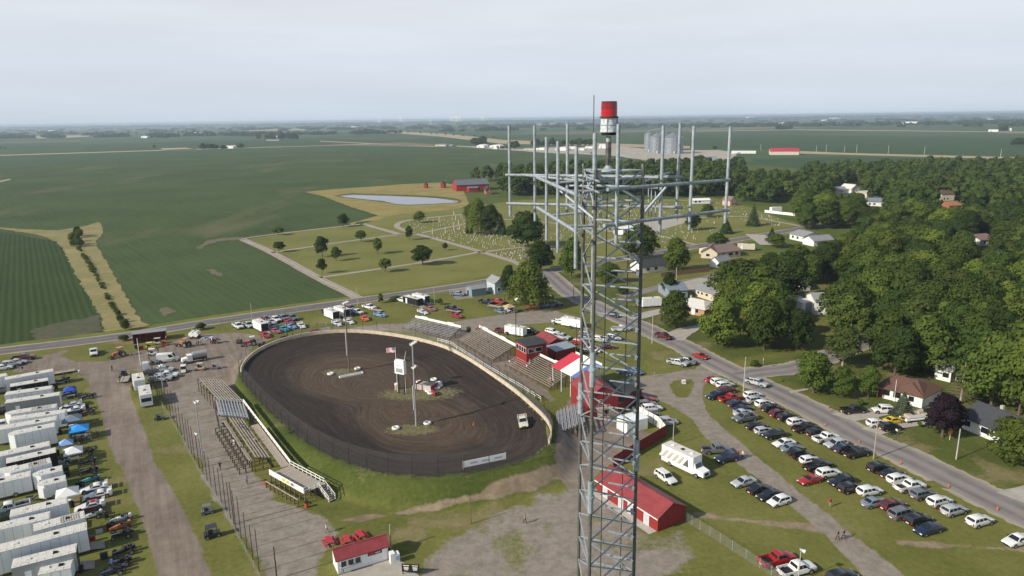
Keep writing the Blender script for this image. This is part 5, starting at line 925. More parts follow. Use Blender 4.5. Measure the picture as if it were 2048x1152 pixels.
bleacher('grandstand', 'narrow timber grandstand on tall posts along the back stretch', (-46.3, 123.6), (-58.6, 142.4), 5, .6, .2, 1.7, M_WOODL, seg=4)
# striped canopy
cn = thing('striped_canopy', 'corrugated canopy in red, white and blue stripes over the grandstand', 'canopy', (9.4, 163.3, 0), math.atan2(153.3 - 163.3, 15.3 - 9.4)); LC = math.hypot(5.9, 10); cm = [mat('canopy_red', (.50, .045, .07), .5), mat('canopy_white', (.76, .75, .72), .5), mat('canopy_blue', (.10, .17, .40), .5)]
for i, m_ in enumerate(cm):
    x0, x1 = [(0, .33), (.33, .73), (.73, 1)][i]; x0 *= LC; x1 *= LC; b = MB(); n_ = max(4, int((x1 - x0) / .45))
    for k_ in range(n_):
        xa = x0 + (x1 - x0) * k_ / n_; xb = x0 + (x1 - x0) * (k_ + 1) / n_; yo = (k_ % 2) * .12
        b.loft([[(xa, -.2 - yo, 5.45), (xb, -.2 - yo, 5.45), (xb, 6.2, 7.75), (xa, 6.2, 7.75)], [(xa, -.2 - yo, 5.53), ((xa + xb) / 2 + .05, -.2 - yo, 5.53), ((xa + xb) / 2 + .05, 6.2, 7.83), (xa, 6.2, 7.83)]])
    b.obj(('red_sheet', 'white_sheet', 'blue_sheet')[i], m_, cn)
for x in (.2, LC * .33, LC * .66, LC - .2):
    for y, h in ((.2, 5.4), (6.0, 7.6)): b = MB(); b.b2(x - .07, x + .07, y - .07, y + .07, 0, h); b.obj('canopy_post', M_WSIDE, cn)
b = MB(); b.b2(LC * .1, LC, 6.25, 6.33, 6.6, 8.3); b.obj('back_fascia', M_WHITE, cn)
# deck with white rails and sponsor panels
dk = thing('viewing_deck', 'timber viewing deck with white rails and sponsor panels on posts', 'deck', (-33.4, 113.6, 0), math.atan2(120.6 - 113.6, -41.6 + 33.4)); LD = math.hypot(8.2, 7.0)
pm_ = box_mesh('deck_plank', LD, .28, .06, M_WOODL)
for i in range(14): put('deck_plank', pm_, dk, (LD / 2, .15 + i * .3, 1.9))
for i in range(8):
    for y in (.1, 2.1, 4.1): b = MB(); b.b2(LD * i / 7 - .09, LD * i / 7 + .09, y - .09, y + .09, -.2, 1.87); b.obj('post', M_WOOD, dk)
for i in range(8):
    b = MB(); b.b2(LD * i / 8 + .04, LD * (i + 1) / 8 - .04, 4.25, 4.31, 1.9, 2.95); o = b.obj('sponsor_panel', M_WHITE, dk)
    if i in (3, 4, 2): b = MB(); b.b2(LD * i / 8 + .25, LD * (i + 1) / 8 - .25, 4.31, 4.33, 2.15, 2.7); b.obj('panel_print', M_YEL if i != 2 else mat('purple_print', (.2, .12, .3)), o)
def rail(par, p0, p1, n_, h=1.05, m_=M_WHITE, name='rail', rails=(.45, 1.0)):
    p0, p1 = Vector(p0), Vector(p1)
    for i in range(n_ + 1): p = p0.lerp(p1, i / n_); b = MB(); b.b2(p.x - .05, p.x + .05, p.y - .05, p.y + .05, p.z, p.z + h); b.obj('rail_post', m_, par)
    for r_ in rails: b = MB(); b.bar(p0 + Vector((0, 0, r_)), p1 + Vector((0, 0, r_)), .06, .12); b.obj(name, m_, par)
rail(dk, (0, 0, 1.93), (LD, 0, 1.93), 8); rail(dk, (0, 0, 1.93), (0, 4.2, 1.93), 4); rail(dk, (0, .1, 1.8), (-3.0, .1, .1), 3); rail(dk, (0, 1.4, 1.8), (-3.0, 1.4, .1), 3)
b = MB()
for i in range(8): b.b2(-3.0 + i * .37, -2.6 + i * .37, .1, 1.4, .1 + i * .22, .18 + i * .22)
b.obj('ramp_tread', M_WOODL, dk)
b = MB(); b.b2(0, LD - .5, 5.4, 5.55, 1.2, 1.32); b.obj('lower_rail', M_WOODL, dk)
for i in range(9): b = MB(); b.b2((LD - .6) * i / 8 - .08, (LD - .6) * i / 8 + .08, 5.38, 5.56, -.2, 1.2); b.obj('lower_post', M_WOOD, dk)
wk = thing('walkway_fence', 'long white board fence on the track side of the back stretch stands', 'fence', (-41.5, 120.7, 0)); v = Vector((-19.9, 30.4, 0))
for i in range(18):
    p0 = v * (i / 18); p1 = v * ((i + 1) / 18); b = MB(); b.bar(p0 + Vector((0, 0, 2.55)), p1 * .998 + Vector((0, 0, 2.55)), .05, .8); b.obj('board', M_WHITE, wk); b = MB(); b.bar(p0 + Vector((0, 0, -.1)), p0 + Vector((0, 0, 2.6)), .14); b.obj('post', M_WOOD, wk)
b = MB(); nrm = Vector((-30.4, -19.9, 0)).normalized()
for i in range(5): b.bar(nrm * (.35 + i * .3) + Vector((0, 0, 1.95)), v * .62 + nrm * (.35 + i * .3) + Vector((0, 0, 1.95)), .27, .05)
b.obj('walk_planks', M_WOODL, wk)
sf = thing('stand_frame', 'bare timber post frame standing behind the narrow timber grandstand', 'frame', (-46.3, 123.6, 0), math.atan2(142.4 - 123.6, -58.6 + 46.3)); b = MB(); b.b2(-.1, .1, -.1, .1, -.2, 1.9); pf_ = b.mesh('post', M_WOOD)
for i in range(12):
    for j in range(3): o = put('post', pf_, sf, (.6 + i * 1.9, 3.3 + j * 1.15, 0)); o.scale = (1, 1, 1 - .13 * j)
    b = MB(); b.bar((.6 + i * 1.9, 3.1, 1.75), (.6 + i * 1.9, 5.75, 1.3), .14, .16); b.obj('cross_beam', M_WOOD, sf)
for j in range(2): b = MB(); b.bar((.3, 3.3 + j * .35, 2.3 + j * .1), (22, 3.3 + j * .35, 2.3 + j * .1), .3, .06); b.obj('loose_plank', M_WOODL, sf)
# wall and catch fence round the oval
i0, i1 = 0, int(NR * 8.6 / 16)
b = MB(); rings = []
for i in range(i0, i1 + 1):
    p = rim[i % NR]; n_ = Vector((p.x - cen.x, p.y - cen.y, 0)).normalized(); rings.append([p + n_ * .05 + Vector((0, 0, -.6)), p + n_ * .05 + Vector((0, 0, .95)), p + n_ * .42 + Vector((0, 0, .95)), p + n_ * .42 + Vector((0, 0, -.6))])
b.loft(rings); o = b.obj('track_wall', mat('cream_concrete_wall', (.52, .44, .34), .8, 0, .2, .8)); tag(o, 'cream concrete retaining wall round the front stretch of the oval', 'wall')
cf = thing('catch_fence', 'tall wire catch fence with bent steel posts around the oval', 'fence'); cum_t = cum[-1]; npost = 58; k_ = 0
def rim_at(s):
    s = s % cum_t; i = np.searchsorted(cum, s) - 1; i = max(0, min(NR - 1, i)); f_ = (s - cum[i]) / max(1e-6, cum[i + 1] - cum[i]); return rim[i].lerp(rim[(i + 1) % NR], f_)
b = MB(); b.cyl((0, 0, -.6), (0, 0, 3.3), .06, .06, 6); b.cyl((0, 0, 3.3), (-.75, 0, 3.95), .05, .05, 6); pmesh = b.mesh('fence_post', M_RUST)
top = []
for i in range(npost):
    p = rim_at(cum_t * i / npost); n_ = Vector((p.x - cen.x, p.y - cen.y, 0)).normalized(); q = p + n_ * .7; put('fence_post', pmesh, cf, q, math.atan2(n_.y, n_.x)); top.append((q, n_))
for i in range(npost):
    (q0, n0), (q1, n1) = top[i], top[(i + 1) % npost]; far_ = 4 < i < 34; hh = 2.2 if far_ else 3.3
    b = MB(); a0, a1 = q0 - n0 * .07, q1 - n1 * .07; b.add([a0, a1, a1 + Vector((0, 0, hh)), a0 + Vector((0, 0, hh))], [(0, 1, 2, 3)])
    if not far_: b.add([a0 + Vector((0, 0, hh)), a1 + Vector((0, 0, hh)), a1 - n1 * .7 + Vector((0, 0, hh + .62)), a0 - n0 * .7 + Vector((0, 0, hh + .62))], [(0, 1, 2, 3)])
    b.obj('wire_mesh', M_LINKF if far_ else M_LINK, cf); b = MB(); b.cyl(q0 + Vector((0, 0, hh)), q1 + Vector((0, 0, hh)), .014, .014, 5); b.obj('top_cable', M_RUST, cf)
def banner_px(name, label, k, x0, y0, x1, y1, h, m_, cat='banner', zb=.0, txt=None, tm=M_BLACK, tsz=.8):
    a, c = g(k, x0, y0, zb), g(k, x1, y1, zb); d = c - a; t = thing(name, label, cat, (a.x, a.y, zb), math.atan2(d.y, d.x)); L = d.length; b = MB(); b.b2(0, L, -.03, .03, .15, h); o = b.obj('panel', m_, t)
    for x in (.08, L - .08): b = MB(); b.b2(x - .04, x + .04, .03, .11, -.2, h + .1); b.obj('post', M_GREYP, t)
    if txt: text(txt, tm, t, (L / 2, -.045, (h + .15) / 2), tsz)
    return t
def text(s, m_, par, loc, size, rz=0.0):
    cu = bpy.data.curves.new('lettering', 'FONT'); cu.body = s; cu.size = size; cu.align_x = 'CENTER'; cu.align_y = 'CENTER'; cu.extrude = .006; o = bpy.data.objects.new('lettering_tmp', cu); COL.objects.link(o)
    dg = bpy.context.evaluated_depsgraph_get(); me = bpy.data.meshes.new_from_object(o.evaluated_get(dg)); bpy.data.objects.remove(o); me.materials.clear(); me.materials.append(m_)
    x = put('lettering', me, par, loc); x.rotation_euler = (R(90), 0, rz); return x
banner_px('banner', 'white banner beyond the far turn wall', 'B', 826, 1018, 905, 1000, 1.5, M_WSIDE); t = banner_px('banner', 'white banner in a red frame beyond the far turn wall', 'B', 738, 1038, 822, 1020, 1.7, mat('red_banner', (.5, .04, .05), .6)); b = MB(); b.b2(.35, 4.2, -.05, -.03, .5, 1.35); b.obj('banner_print', mat('pale_red_print', (.55, .3, .28)), t)
t = banner_px('banner', 'white banner with a red stripe beyond the far turn wall', 'B', 655, 1045, 733, 1032, 1.0, M_WSIDE); b = MB(); b.b2(.2, 4.2, -.05, -.03, .35, .75); b.obj('banner_print', mat('pale_red_print', (.55, .3, .28)), t)
t = banner_px('banner', 'black banner with red end near the far turn', 'B', 497, 1066, 560, 1052, .9, M_BLACK); b = MB(); b.b2(.1, .8, -.05, -.03, .25, .8); b.obj('banner_print', mat('red_banner', (.5, .04, .05)), t)
banner_px('banner', 'yellow banner near the far turn entrance', 'B', 385, 1108, 442, 1085, .9, M_YEL); banner_px('banner', 'black banner with white lettering at the far turn entrance', 'B', 318, 1138, 370, 1108, 1.1, M_BLACK, txt='TSP', tm=M_WHITE, tsz=.9)
t = banner_px('banner', 'long white sponsor banner hung on the near turn catch fence', 'X', 926, 937, 1012, 919, 1.35, M_WSIDE, zb=3.0)
for x in (.25, .5, .78): b = MB(); b.b2(9 * x - .9, 9 * x + .5, -.05, -.03, .6, .95); b.obj('banner_print', mat('faint_grey_print', (.45, .46, .48)), t)
# white rail before the front grandstands
fr = thing('front_rail', 'white pipe railing along the foot of the front grandstands', 'railing'); rp = [g('G', 310, 262), g('G', 420, 292), g('G', 560, 385), g('G', 700, 475), g('G', 860, 570), g('G', 1000, 650), g('G', 1160, 752)]
for i in range(len(rp) - 1): rail(fr, rp[i], rp[i + 1], 3, 1.15, M_WHITE, 'rail', (.6, 1.1))
# steel posts along the concourse
b = MB(); b.cyl((0, 0, -.3), (0, 0, 6.6), .06, .055, 7); pm_ = b.mesh('post', M_RUST); pl = [g('X', *p) for p in ((304, 765), (318, 796), (345, 838), (374, 890), (399, 936), (430, 986), (450, 1018), (469, 1052), (498, 1105), (528, 1160))]; pls = spline(pl, 8); acc = 0; cnt = 0
for i in range(1, len(pls)):
    acc += (pls[i] - pls[i - 1]).length
    if acc > 2.9:
        acc = 0; t = thing('fence_post', 'tall bare steel post in the line between pit lane and concourse', 'post', pls[i], 0, 'posts of the concourse line'); o = put('post', pm_, t); o.scale = (1, 1, random.uniform(.85, 1.12)); cnt += 1
cl = thing('concourse_fence', 'low chain link fence along the pit lane grass', 'fence')
for i in range(0, len(pls) - 4, 4):
    b = MB(); a0, a1 = pls[i] + Vector((-.4, -.2, 0)), pls[i + 4] + Vector((-.4, -.2, 0)); b.add([a0, a1, a1 + Vector((0, 0, 1.3)), a0 + Vector((0, 0, 1.3))], [(0, 1, 2, 3)]); b.obj('wire_mesh', M_LINKF, cl); b = MB(); b.cyl(a0, a0 + Vector((0, 0, 1.35)), .04, .04, 6); b.obj('post', M_GREYP, cl)
def wire_fence(label, pts, h, n_, m_=M_LINKF):
    t = thing('chain_link_fence', label, 'fence'); c = spline(pts, n_)
    for i in range(len(c) - 1):
        b = MB(); b.add([c[i], c[i + 1], c[i + 1] + Vector((0, 0, h)), c[i] + Vector((0, 0, h))], [(0, 1, 2, 3)]); b.obj('wire_mesh', m_, t); b = MB(); b.cyl(c[i], c[i] + Vector((0, 0, h + .05)), .035, .035, 6); b.obj('post', M_GREYP, t)
wire_fence('chain link fence from the red restroom towards the parked pickups', [g('L', 1120, 705), g('L', 1400, 880), g('L', 1820, 1150), g('L', 2000, 1260)], 1.7, 4)
wire_fence('roadside chain link fence above the far paddock', [g('B', 0, 945), g('B', 400, 880), g('B', 800, 818), g('B', 1200, 755), g('B', 1700, 700), g('B', 1975, 690)], 1.5, 7)
# red board wall of the compound
wl = thing('board_wall', 'red board wall with white inner face round the concession yard', 'wall'); wp = [g('X', 1226, 936), g('X', 1260, 915), g('X', 1331, 872), g('X', 1318, 855), g('X', 1276, 832)]
for i in range(len(wp) - 1):
    n_ = max(2, int((wp[i + 1] - wp[i]).length / 1.6))
    for k_ in range(n_):
        a0 = wp[i].lerp(wp[i + 1], k_ / n_); a1 = wp[i].lerp(wp[i + 1], (k_ + .985) / n_); d = (a1 - a0).normalized(); nn = Vector((-d.y, d.x, 0)); b = MB(); b.bar(a0 + Vector((0, 0, 1.2)), a1 + Vector((0, 0, 1.2)), .06, 2.4); b.obj('board_panel', M_DRED, wl)
        b = MB(); b.bar(a0 + nn * .05 + Vector((0, 0, 1.2)), a1 + nn * .05 + Vector((0, 0, 1.2)), .03, 2.36); b.obj('inner_panel', M_WHITE, wl); b = MB(); b.bar(a0 + nn * .11, a0 + nn * .11 + Vector((0, 0, 2.35)), .09); b.obj('stud', M_WOOD, wl)
# ---- poles
def pole(name, label, p, h, r_=.13, m_=M_WOOD, lights=0, arm=False, group=None, banner=None, mid=0, cat='pole', face=-1.9):
    t = thing(name, label, cat, p, face, group); b = MB(); b.cyl((0, 0, -.3), (0, 0, h), r_, r_ * .7, 9); b.obj('shaft', m_, t, True)
    if arm: b = MB(); b.bar((-1.1, 0, h - .5), (1.1, 0, h - .5), .1, .12); b.obj('cross_arm', M_WOOD, t)
    for zz_, cnt_ in ((h, lights), (h * .72, mid)):
        if cnt_: b = MB(); b.bar((-cnt_ * .35, 0, zz_ - .15), (cnt_ * .35, 0, zz_ - .15), .08); ao = b.obj('light_bar', M_GREYP, t)
        for i in range(cnt_): x = (i - (cnt_ - 1) / 2) * .7; b = MB(); b.cyl((x, .05, zz_ + .05), (x, .5, zz_ - .15), .12, .3, 10); b.cyl((x, -.15, zz_ + .12), (x, .05, zz_ + .05), .12, .12, 8); b.obj('floodlight', mat('lamp_housing', (.55, .57, .58), .4), ao)
    if banner: b = MB(); b.b2(-.32, .32, -r_ - .12, -r_ - .04, banner[0], banner[1]); b.obj('banner', M_WHITE, t)
    return t
def ph(k, x0, y0, x1, y1):
    """pole foot and height from its foot and top pixels"""
    p = g(k, x0, y0); lo, hi = 0, 30
    for _ in range(30):
        m_ = (lo + hi) / 2
        if P(p + Vector((0, 0, m_)))[1] > px(k, x1, y1)[1]: lo = m_
        else: hi = m_
    return p, lo
POLES = [('light_pole', 'infield light pole with a white banner near the far turn', 'X', 699, 744, 693, 605, dict(lights=4, r_=.2, m_=M_WOOD, banner=(4.6, 10.8))), ('light_pole', 'infield light pole with a white banner near the near turn', 'X', 832.5, 852, 824, 686, dict(lights=4, mid=3, r_=.2, m_=M_GREYP, banner=(3.8, 9.2))),
         ('light_pole', 'wooden floodlight pole behind the front grandstand', 'X', 1032, 676, 1029, 598, dict(lights=3, r_=.14, m_=M_RUST)), ('utility_pole', 'pale utility pole on the town street across from the brick house', 'X', 1304, 687, 1306, 630, dict(m_=M_CONC)), ('utility_pole', 'grey utility pole beside the side street junction', 'X', 1487, 783, 1489, 714, dict(m_=M_CONC, arm=True)),
         ('utility_pole', 'leaning pale timber pole by the parked black pickup', 'X', 1747, 918, 1758, 834, dict(m_=M_BARKP)), ('utility_pole', 'pale pole on the lawn before the dark roofed house', 'X', 1912, 919, 1919, 858, dict(m_=M_CONC)), ('light_pole', 'thin pole beside the grey minivan and red wall', 'X', 1346, 889, 1343, 842, dict(m_=M_CONC, r_=.09)), ('light_pole', 'short light post among the pickups by the fence', 'X', 1596, 1165, 1594, 1100, dict(m_=M_CONC, r_=.08, lights=1)),
         ('utility_pole', 'dark pole at the corner of the county road', 'X', 1147, 597, 1147, 558, dict(m_=M_WOOD)), ('light_pole', 'dark pole behind the striped canopy', 'X', 1153, 706, 1153, 648, dict(m_=M_RUST)), ('light_pole', 'rusty topped pole in the concourse post line', 'J', 1640, 262, 1595, -20, dict(m_=mat('rust_brown', (.17, .07, .045), .8), r_=.1, lights=1)), ('light_pole', 'tall grey light pole in the concourse post line', 'E', 1668, 1150, 1612, 672, dict(m_=M_GREYP, r_=.12, lights=2)),
         ('light_pole', 'grey light pole beside the parked silver trucks', 'E', 1352, 640, 1315, 372, dict(m_=M_GREYP, r_=.12, lights=2)), ('utility_pole', 'thin white pole before the open shed', 'E', 1158, 372, 1153, 152, dict(m_=M_WSIDE, r_=.09)), ('utility_pole', 'dark stub pole behind the graphic van', 'E', 1228, 330, 1222, 205, dict(m_=M_RUST, r_=.09)), ('utility_pole', 'short pole by the concourse chain link fence', 'J', 1925, 725, 1862, 380, dict(m_=M_WOOD, r_=.12)), ('utility_pole', 'dark pole on the gravel left of the food stand', 'K', 468, 1175, 456, 910, dict(m_=M_RUST, r_=.11)),
         ('utility_pole', 'wooden pole at the corner of the food stand', 'q8', 1325, 560, 1296, 80, dict(m_=M_BARKP, r_=.14)), ('utility_pole', 'short post on the near embankment trail', 'X', 942, 1047, 942, 996, dict(m_=M_WOOD, r_=.09)), ('utility_pole', 'thin roadside pole by the trailers', 'B', 1132, 790, 1128, 632, dict(m_=M_CONC, r_=.09)), ('utility_pole', 'thin roadside pole above the far paddock', 'B', 265, 905, 257, 765, dict(m_=M_CONC, r_=.09)), ('utility_pole', 'thin roadside pole near the shed', 'B', 1765, 770, 1760, 640, dict(m_=M_CONC, r_=.09)),
         ('light_pole', 'dark lattice light pole at the far turn', 'B', 600, 1040, 596, 880, dict(m_=M_RUST, r_=.1)), ('light_pole', 'second dark light pole at the far turn', 'B', 557, 1045, 552, 900, dict(m_=M_RUST, r_=.1)), ('utility_pole', 'flagless white pole in front of the ranch house', 'I', 905, 590, 917, 410, dict(m_=M_WSIDE, r_=.06)), ('utility_pole', 'pale pole in front of the bright green tree', 'C', 1860, 625, 1868, 470, dict(m_=M_CONC)), ('utility_pole', 'pole by the barn and pond', 'q2', 1580, 150, 1578, 55, dict(m_=M_WOOD)), ('utility_pole', 'pole behind the red barn roof', 'q2', 1765, 165, 1763, 60, dict(m_=M_WOOD)), ('utility_pole', 'pole left of the red barn', 'q2', 1230, 180, 1228, 75, dict(m_=M_WOOD))]
for nm, lb, k_, x0, y0, x1, y1, kw in POLES: p, h = ph(k_, x0, y0, x1, y1); pole(nm, lb, p, h, **kw)
for i, (x, yb, yt) in enumerate([(267, 330, 290), (633, 343, 300), (697, 345, 292), (818, 342, 300), (898, 345, 293), (1106, 355, 297), (1344, 358, 308), (1845, 383, 322), (1552, 448, 365)]): p, h = ph('z4', x, yb, x, yt); pole('utility_pole', 'pale power pole along the highway beyond the woods', p, h, .35, M_CONC, group='power poles beyond the woods')
# ---- infield
p = g('F', 1495, 690); sb = thing('scoreboard', 'white scoreboard on two dark legs in the infield', 'scoreboard', p, R(-28)); b = MB(); b.b2(-1.35, 1.35, -.5, .5, 5.2, 8.3); b.b2(-1.2, 1.2, -.45, .45, 8.3, 8.6); sp_ = b.obj('cabinet', M_WSIDE, sb)
b = MB(); b.b2(-.95, .95, -.54, -.5, 5.6, 6.6); b.obj('display_panel', M_GREYP, sp_); b = MB(); b.b2(-.95, .95, -.54, -.5, 7.2, 7.4); b.obj('lettering_strip', mat('faint_grey_print', (.45, .46, .48)), sp_)
for x in (-.8, .8): b = MB(); b.b2(x - .12, x + .12, -.12, .12, -.2, 5.2); b.obj('leg', M_RUST, sb)
fl = thing('flag_pole', 'flag pole with a waving stars and stripes above the scoreboard', 'flag', p + Vector((-1.2, 1.4, 0)), R(165)); b = MB(); b.cyl((0, 0, 0), (0, 0, 11.4), .07, .04, 8); b.obj('pole', M_WSIDE, fl)
fm = [mat('flag_red', (.45, .03, .04)), mat('flag_white', (.75, .74, .72)), mat('flag_blue', (.03, .05, .2))]; b = MB(); nxf = 12
for i in range(13):
    for j in range(nxf):
        x0, x1 = j / nxf * 2.3, (j + 1) / nxf * 2.3; wv = lambda x: .16 * math.sin(x * 3.2) ; dz = lambda x: -.14 * x; z0_, z1_ = 11.3 - i * .098, 11.3 - (i + 1) * .098; mi = 2 if (i < 7 and j < 5) else i % 2
        b.add([(x0, wv(x0), z1_ + dz(x0)), (x1, wv(x1), z1_ + dz(x1)), (x1, wv(x1), z0_ + dz(x1)), (x0, wv(x0), z0_ + dz(x0))], [(0, 1, 2, 3)], mi)
fo = b.obj('flag', fm, fl); b = MB()
for i in range(5):
    for j in range(5): b.box(.1 + j * .19, .16 * math.sin((.1 + j * .19) * 3.2), 11.22 - i * .13 - .14 * (.1 + j * .19), .05, .05, .05)
b.obj('stars', fm[1], fo)
f2 = thing('flag_pole', 'leaning staff with a limp dark flag beside the scoreboard', 'flag', p + Vector((.9, .6, 0)), 0); b = MB(); b.cyl((0, 0, 8), (.5, 0, 10.6), .04, .03, 6); b.b2(-.03, .03, -.03, .03, 0, 8.1); b.obj('pole', M_WSIDE, f2); b = MB(); b.loft([[(.05, 0, 8.8), (.45, .05, 10.4), (.1, .2, 9.2)], [(.08, .04, 8.8), (.48, .09, 10.4), (.13, .24, 9.2)]]); b.obj('flag', mat('dull_red_cloth', (.2, .08, .08)), f2)
tb = MB(); n_ = 20
for i in range(n_):
    a0, a1 = 2 * math.pi * i / n_, 2 * math.pi * (i + 1) / n_
    ring = lambda a: [((.62 + .26 * math.cos(q)) * math.cos(a), (.62 + .26 * math.cos(q)) * math.sin(a), .27 + .27 * math.sin(q)) for q in (0, .785, 1.57, 2.36, 3.14, 3.93, 4.71, 5.5)]
    tb.loft([ring(a0), ring(a1)], 0, False)
TYRE_W = tb.mesh('tyre', mat('white_painted_tyre', (.66, .65, .61), .7), True)
for k_, x, y, lb in [('F', 910, 532, 'white painted tyre left of the white trough by the far infield pole'), ('F', 1132, 489, 'white painted tyre right of the far infield pole'), ('F', 1447, 980, 'white painted tyre left of the near infield pole'), ('F', 1706, 939, 'white painted tyre right of the near infield pole')]:
    p = g(k_, x, y); t = thing('tyre_marker', lb, 'tyre', (p.x, p.y, track_z(p.x, p.y)), 0, 'painted tyre markers'); put('tyre', TYRE_W, t)
p = g('F', 1080, 540); tr_ = thing('trough', 'long white rimmed trough lying by the far infield pole', 'trough', (p.x, p.y, track_z(p.x, p.y)), heading('F', 985, 550, 180, -35)); b = MB(); b.b2(-3.1, 3.1, -.6, -.5, 0, .35); b.b2(-3.1, 3.1, .5, .6, 0, .35); b.b2(-3.1, -3, -.5, .5, 0, .35); b.b2(3, 3.1, -.5, .5, 0, .35); b.obj('rim', M_WHITE, tr_); b = MB(); b.b2(-3, 3, -.5, .5, 0.02, .16); b.obj('fill', M_CONC, tr_)
p = g('F', 1455, 655); t = thing('barrel_drum', 'tan and white drum bin beside the scoreboard legs', 'drum', (p.x, p.y, track_z(p.x, p.y))); b = MB(); b.cyl((0, 0, 0), (0, 0, 1.3), .5, .5, 14); b.obj('drum', mat('tan_drum', (.42, .3, .18)), t); b = MB(); b.cyl((0, 0, 1.3), (0, 0, 1.6), .52, .52, 14); b.obj('lid', M_WHITE, t)
p = g('F', 1700, 645); t = thing('victory_stage', 'red and white victory stage platform in the infield', 'stage', (p.x, p.y, track_z(p.x, p.y)), R(-25)); b = MB(); b.b2(-2.2, 2.2, -1.6, 1.6, .9, 1.05); b.obj('deck', M_WOODL, t)
for x, y, sx_, sy_ in ((-2.25, 0, .1, 3.2), (2.25, 0, .1, 3.2), (0, -1.65, 4.4, .1)): b = MB(); b.box(x, y, .75, sx_, sy_, 1.3); b.obj('fascia', M_RED if y == 0 else mat('stage_stripe', (.5, .42, .40)), t)
for i, (x, y) in enumerate([(1700, 655), (1715, 672), (1735, 690), (1785, 650), (1805, 632), (1760, 582), (1640, 600), (1650, 625), (1800, 612)]): q = g('F', x, y); tt_ = thing('tyre_marker', 'white painted tyre in the ring round the victory stage', 'tyre', (q.x, q.y, track_z(q.x, q.y)), 0, 'tyres round the stage'); put('tyre', TYRE_W, tt_)
q = g('F', 1760, 700); t = thing('red_banner_stand', 'red vertical sign lying by the stage tyres', 'sign', (q.x, q.y, 0), R(-60)); b = MB(); b.b2(-1.2, 1.2, -.2, .2, .1, 1.1); b.obj('panel', M_RED, t); b = MB(); b.b2(-1.0, 1.0, -.3, .3, 0, .12); b.obj('foot', M_BLACK, t)
# picnic tables, signs, small fittings near the food stand
def picnic():
    b = MB(); 
    for y in (-.32, -.11, .1, .31): b.b2(-1, 1, y - .1, y + .09, .72, .77)
    tp_ = b.mesh('table_top', mat('picnic_red', (.46, .035, .06), .6)); b = MB(); b.b2(-1, 1, -.95, -.65, .42, .47); be_ = b.mesh('bench', MATS['picnic_red']); b = MB()
    for s_ in (-1, 1): b.bar((0, s_ * .25, .72), (0, s_ * .75, 0), .09); b.bar((0, -.9, .4), (0, .9, .4), .08)
    return [('table_top', tp_, (0, 0, 0), []), ('bench', be_, (0, 0, 0), []), ('bench', be_, (0, 1.6, 0), []), ('leg_frame', b.mesh('leg_frame', MATS['picnic_red']), (-.7, 0, 0), []), ('leg_frame', b.mesh('leg_frame', MATS['picnic_red']), (.7, 0, 0), [])]
PS = picnic()
for x, y, a_, lb in [(175, 445, 1.05, 'red picnic table nearest the gravel behind the food stand'), (500, 425, 1.2, 'middle red picnic table behind the food stand'), (752, 330, .95, 'red picnic table nearest the grass behind the food stand')]: spawn('picnic_table', PS, g('q8', x, y), -a_, lb, 'picnic table', 'red picnic tables', scale=1.05)
p = g('q8', 1390, 780); t = thing('ice_chest', 'white two part ice cabinet at the end of the food stand', 'cabinet', p, R(25)); b = MB(); b.b2(-.7, 0, -.5, .5, 0, 1.7); b.obj('cabinet', M_WHITE, t); b = MB(); b.b2(0.03, .7, -.5, .5, 0, 1.45); b.obj('cabinet', M_WHITE, t); b = MB(); b.b2(.1, .6, -.53, -.5, .5, 1.2); b.obj('cabinet_sticker', mat('pale_blue', (.3, .42, .6)), t)
p = g('X', 822, 1150); t = thing('notice_sign', 'black notice board with white lettering on the near walkway', 'sign', p, R(-6)); b = MB(); b.b2(-1.3, 1.3, -.04, .04, .5, 1.75); o = b.obj('board', M_BLACK, t); b = MB()
for x in (-.65, .65):
    for z_, w__ in ((1.5, .9), (1.2, .7), (1.02, .7), (.82, .55)): b.b2(x - w__ / 2, x + w__ / 2, -.06, -.04, z_, z_ + .1)
b.obj('lettering', M_WHITE, o)
for x in (-1.2, 1.2): b = MB(); b.b2(x - .05, x + .05, .04, .12, 0, 1.8); b.obj('post', M_BLACK, t)
p = g('X', 1367, 767); t = thing('lawn_sign', 'small white sandwich sign on the grass island', 'sign', p, .2); b = MB(); b.loft([[(-.5, -.35, 0), (.5, -.35, 0), (.5, -.3, 0), (-.5, -.3, 0)], [(-.5, -.03, 1), (.5, -.03, 1), (.5, .02, 1), (-.5, .02, 1)]]); b.loft([[(-.5, .35, 0), (.5, .35, 0), (.5, .3, 0), (-.5, .3, 0)], [(-.5, .07, 1), (.5, .07, 1), (.5, .02, 1), (-.5, .02, 1)]]); b.obj('boards', M_WHITE, t); b = MB(); b.b2(-.4, .4, -.3, -.2, .45, .6); b.obj('lettering', M_GREYP, t)
p = g('H', 1340, 400); t = thing('stop_sign', 'stop sign seen from behind at the side street', 'sign', p, R(60)); b = MB(); b.cyl((0, 0, 0), (0, 0, 2.6), .05, .05, 6); b.obj('post', M_GALV, t); b = MB(); b.cyl((0, -.03, 2.5), (0, .03, 2.5), .42, .42, 8); b.obj('plate', M_WSIDE, t)
p = g('I', 1362, 905); t = thing('pinwheel', 'big orange flower pinwheel on the front lawn', 'ornament', p, R(20)); b = MB(); b.cyl((0, 0, 0), (0, 0, 1.7), .04, .04, 6); b.obj('stake', M_WSIDE, t)
for i in range(8): a_ = i * math.pi / 4; b = MB(); c_ = Vector((.5 * math.cos(a_), 0, 1.8 + .5 * math.sin(a_))); b.box(c_.x, -.05, c_.z, .32, .05, .32, 0); b.obj('petal', MATS['orange_enamel'], t)
b = MB(); b.cyl((0, -.1, 1.8), (0, .02, 1.8), .2, .2, 10); b.obj('hub', M_YEL, t)
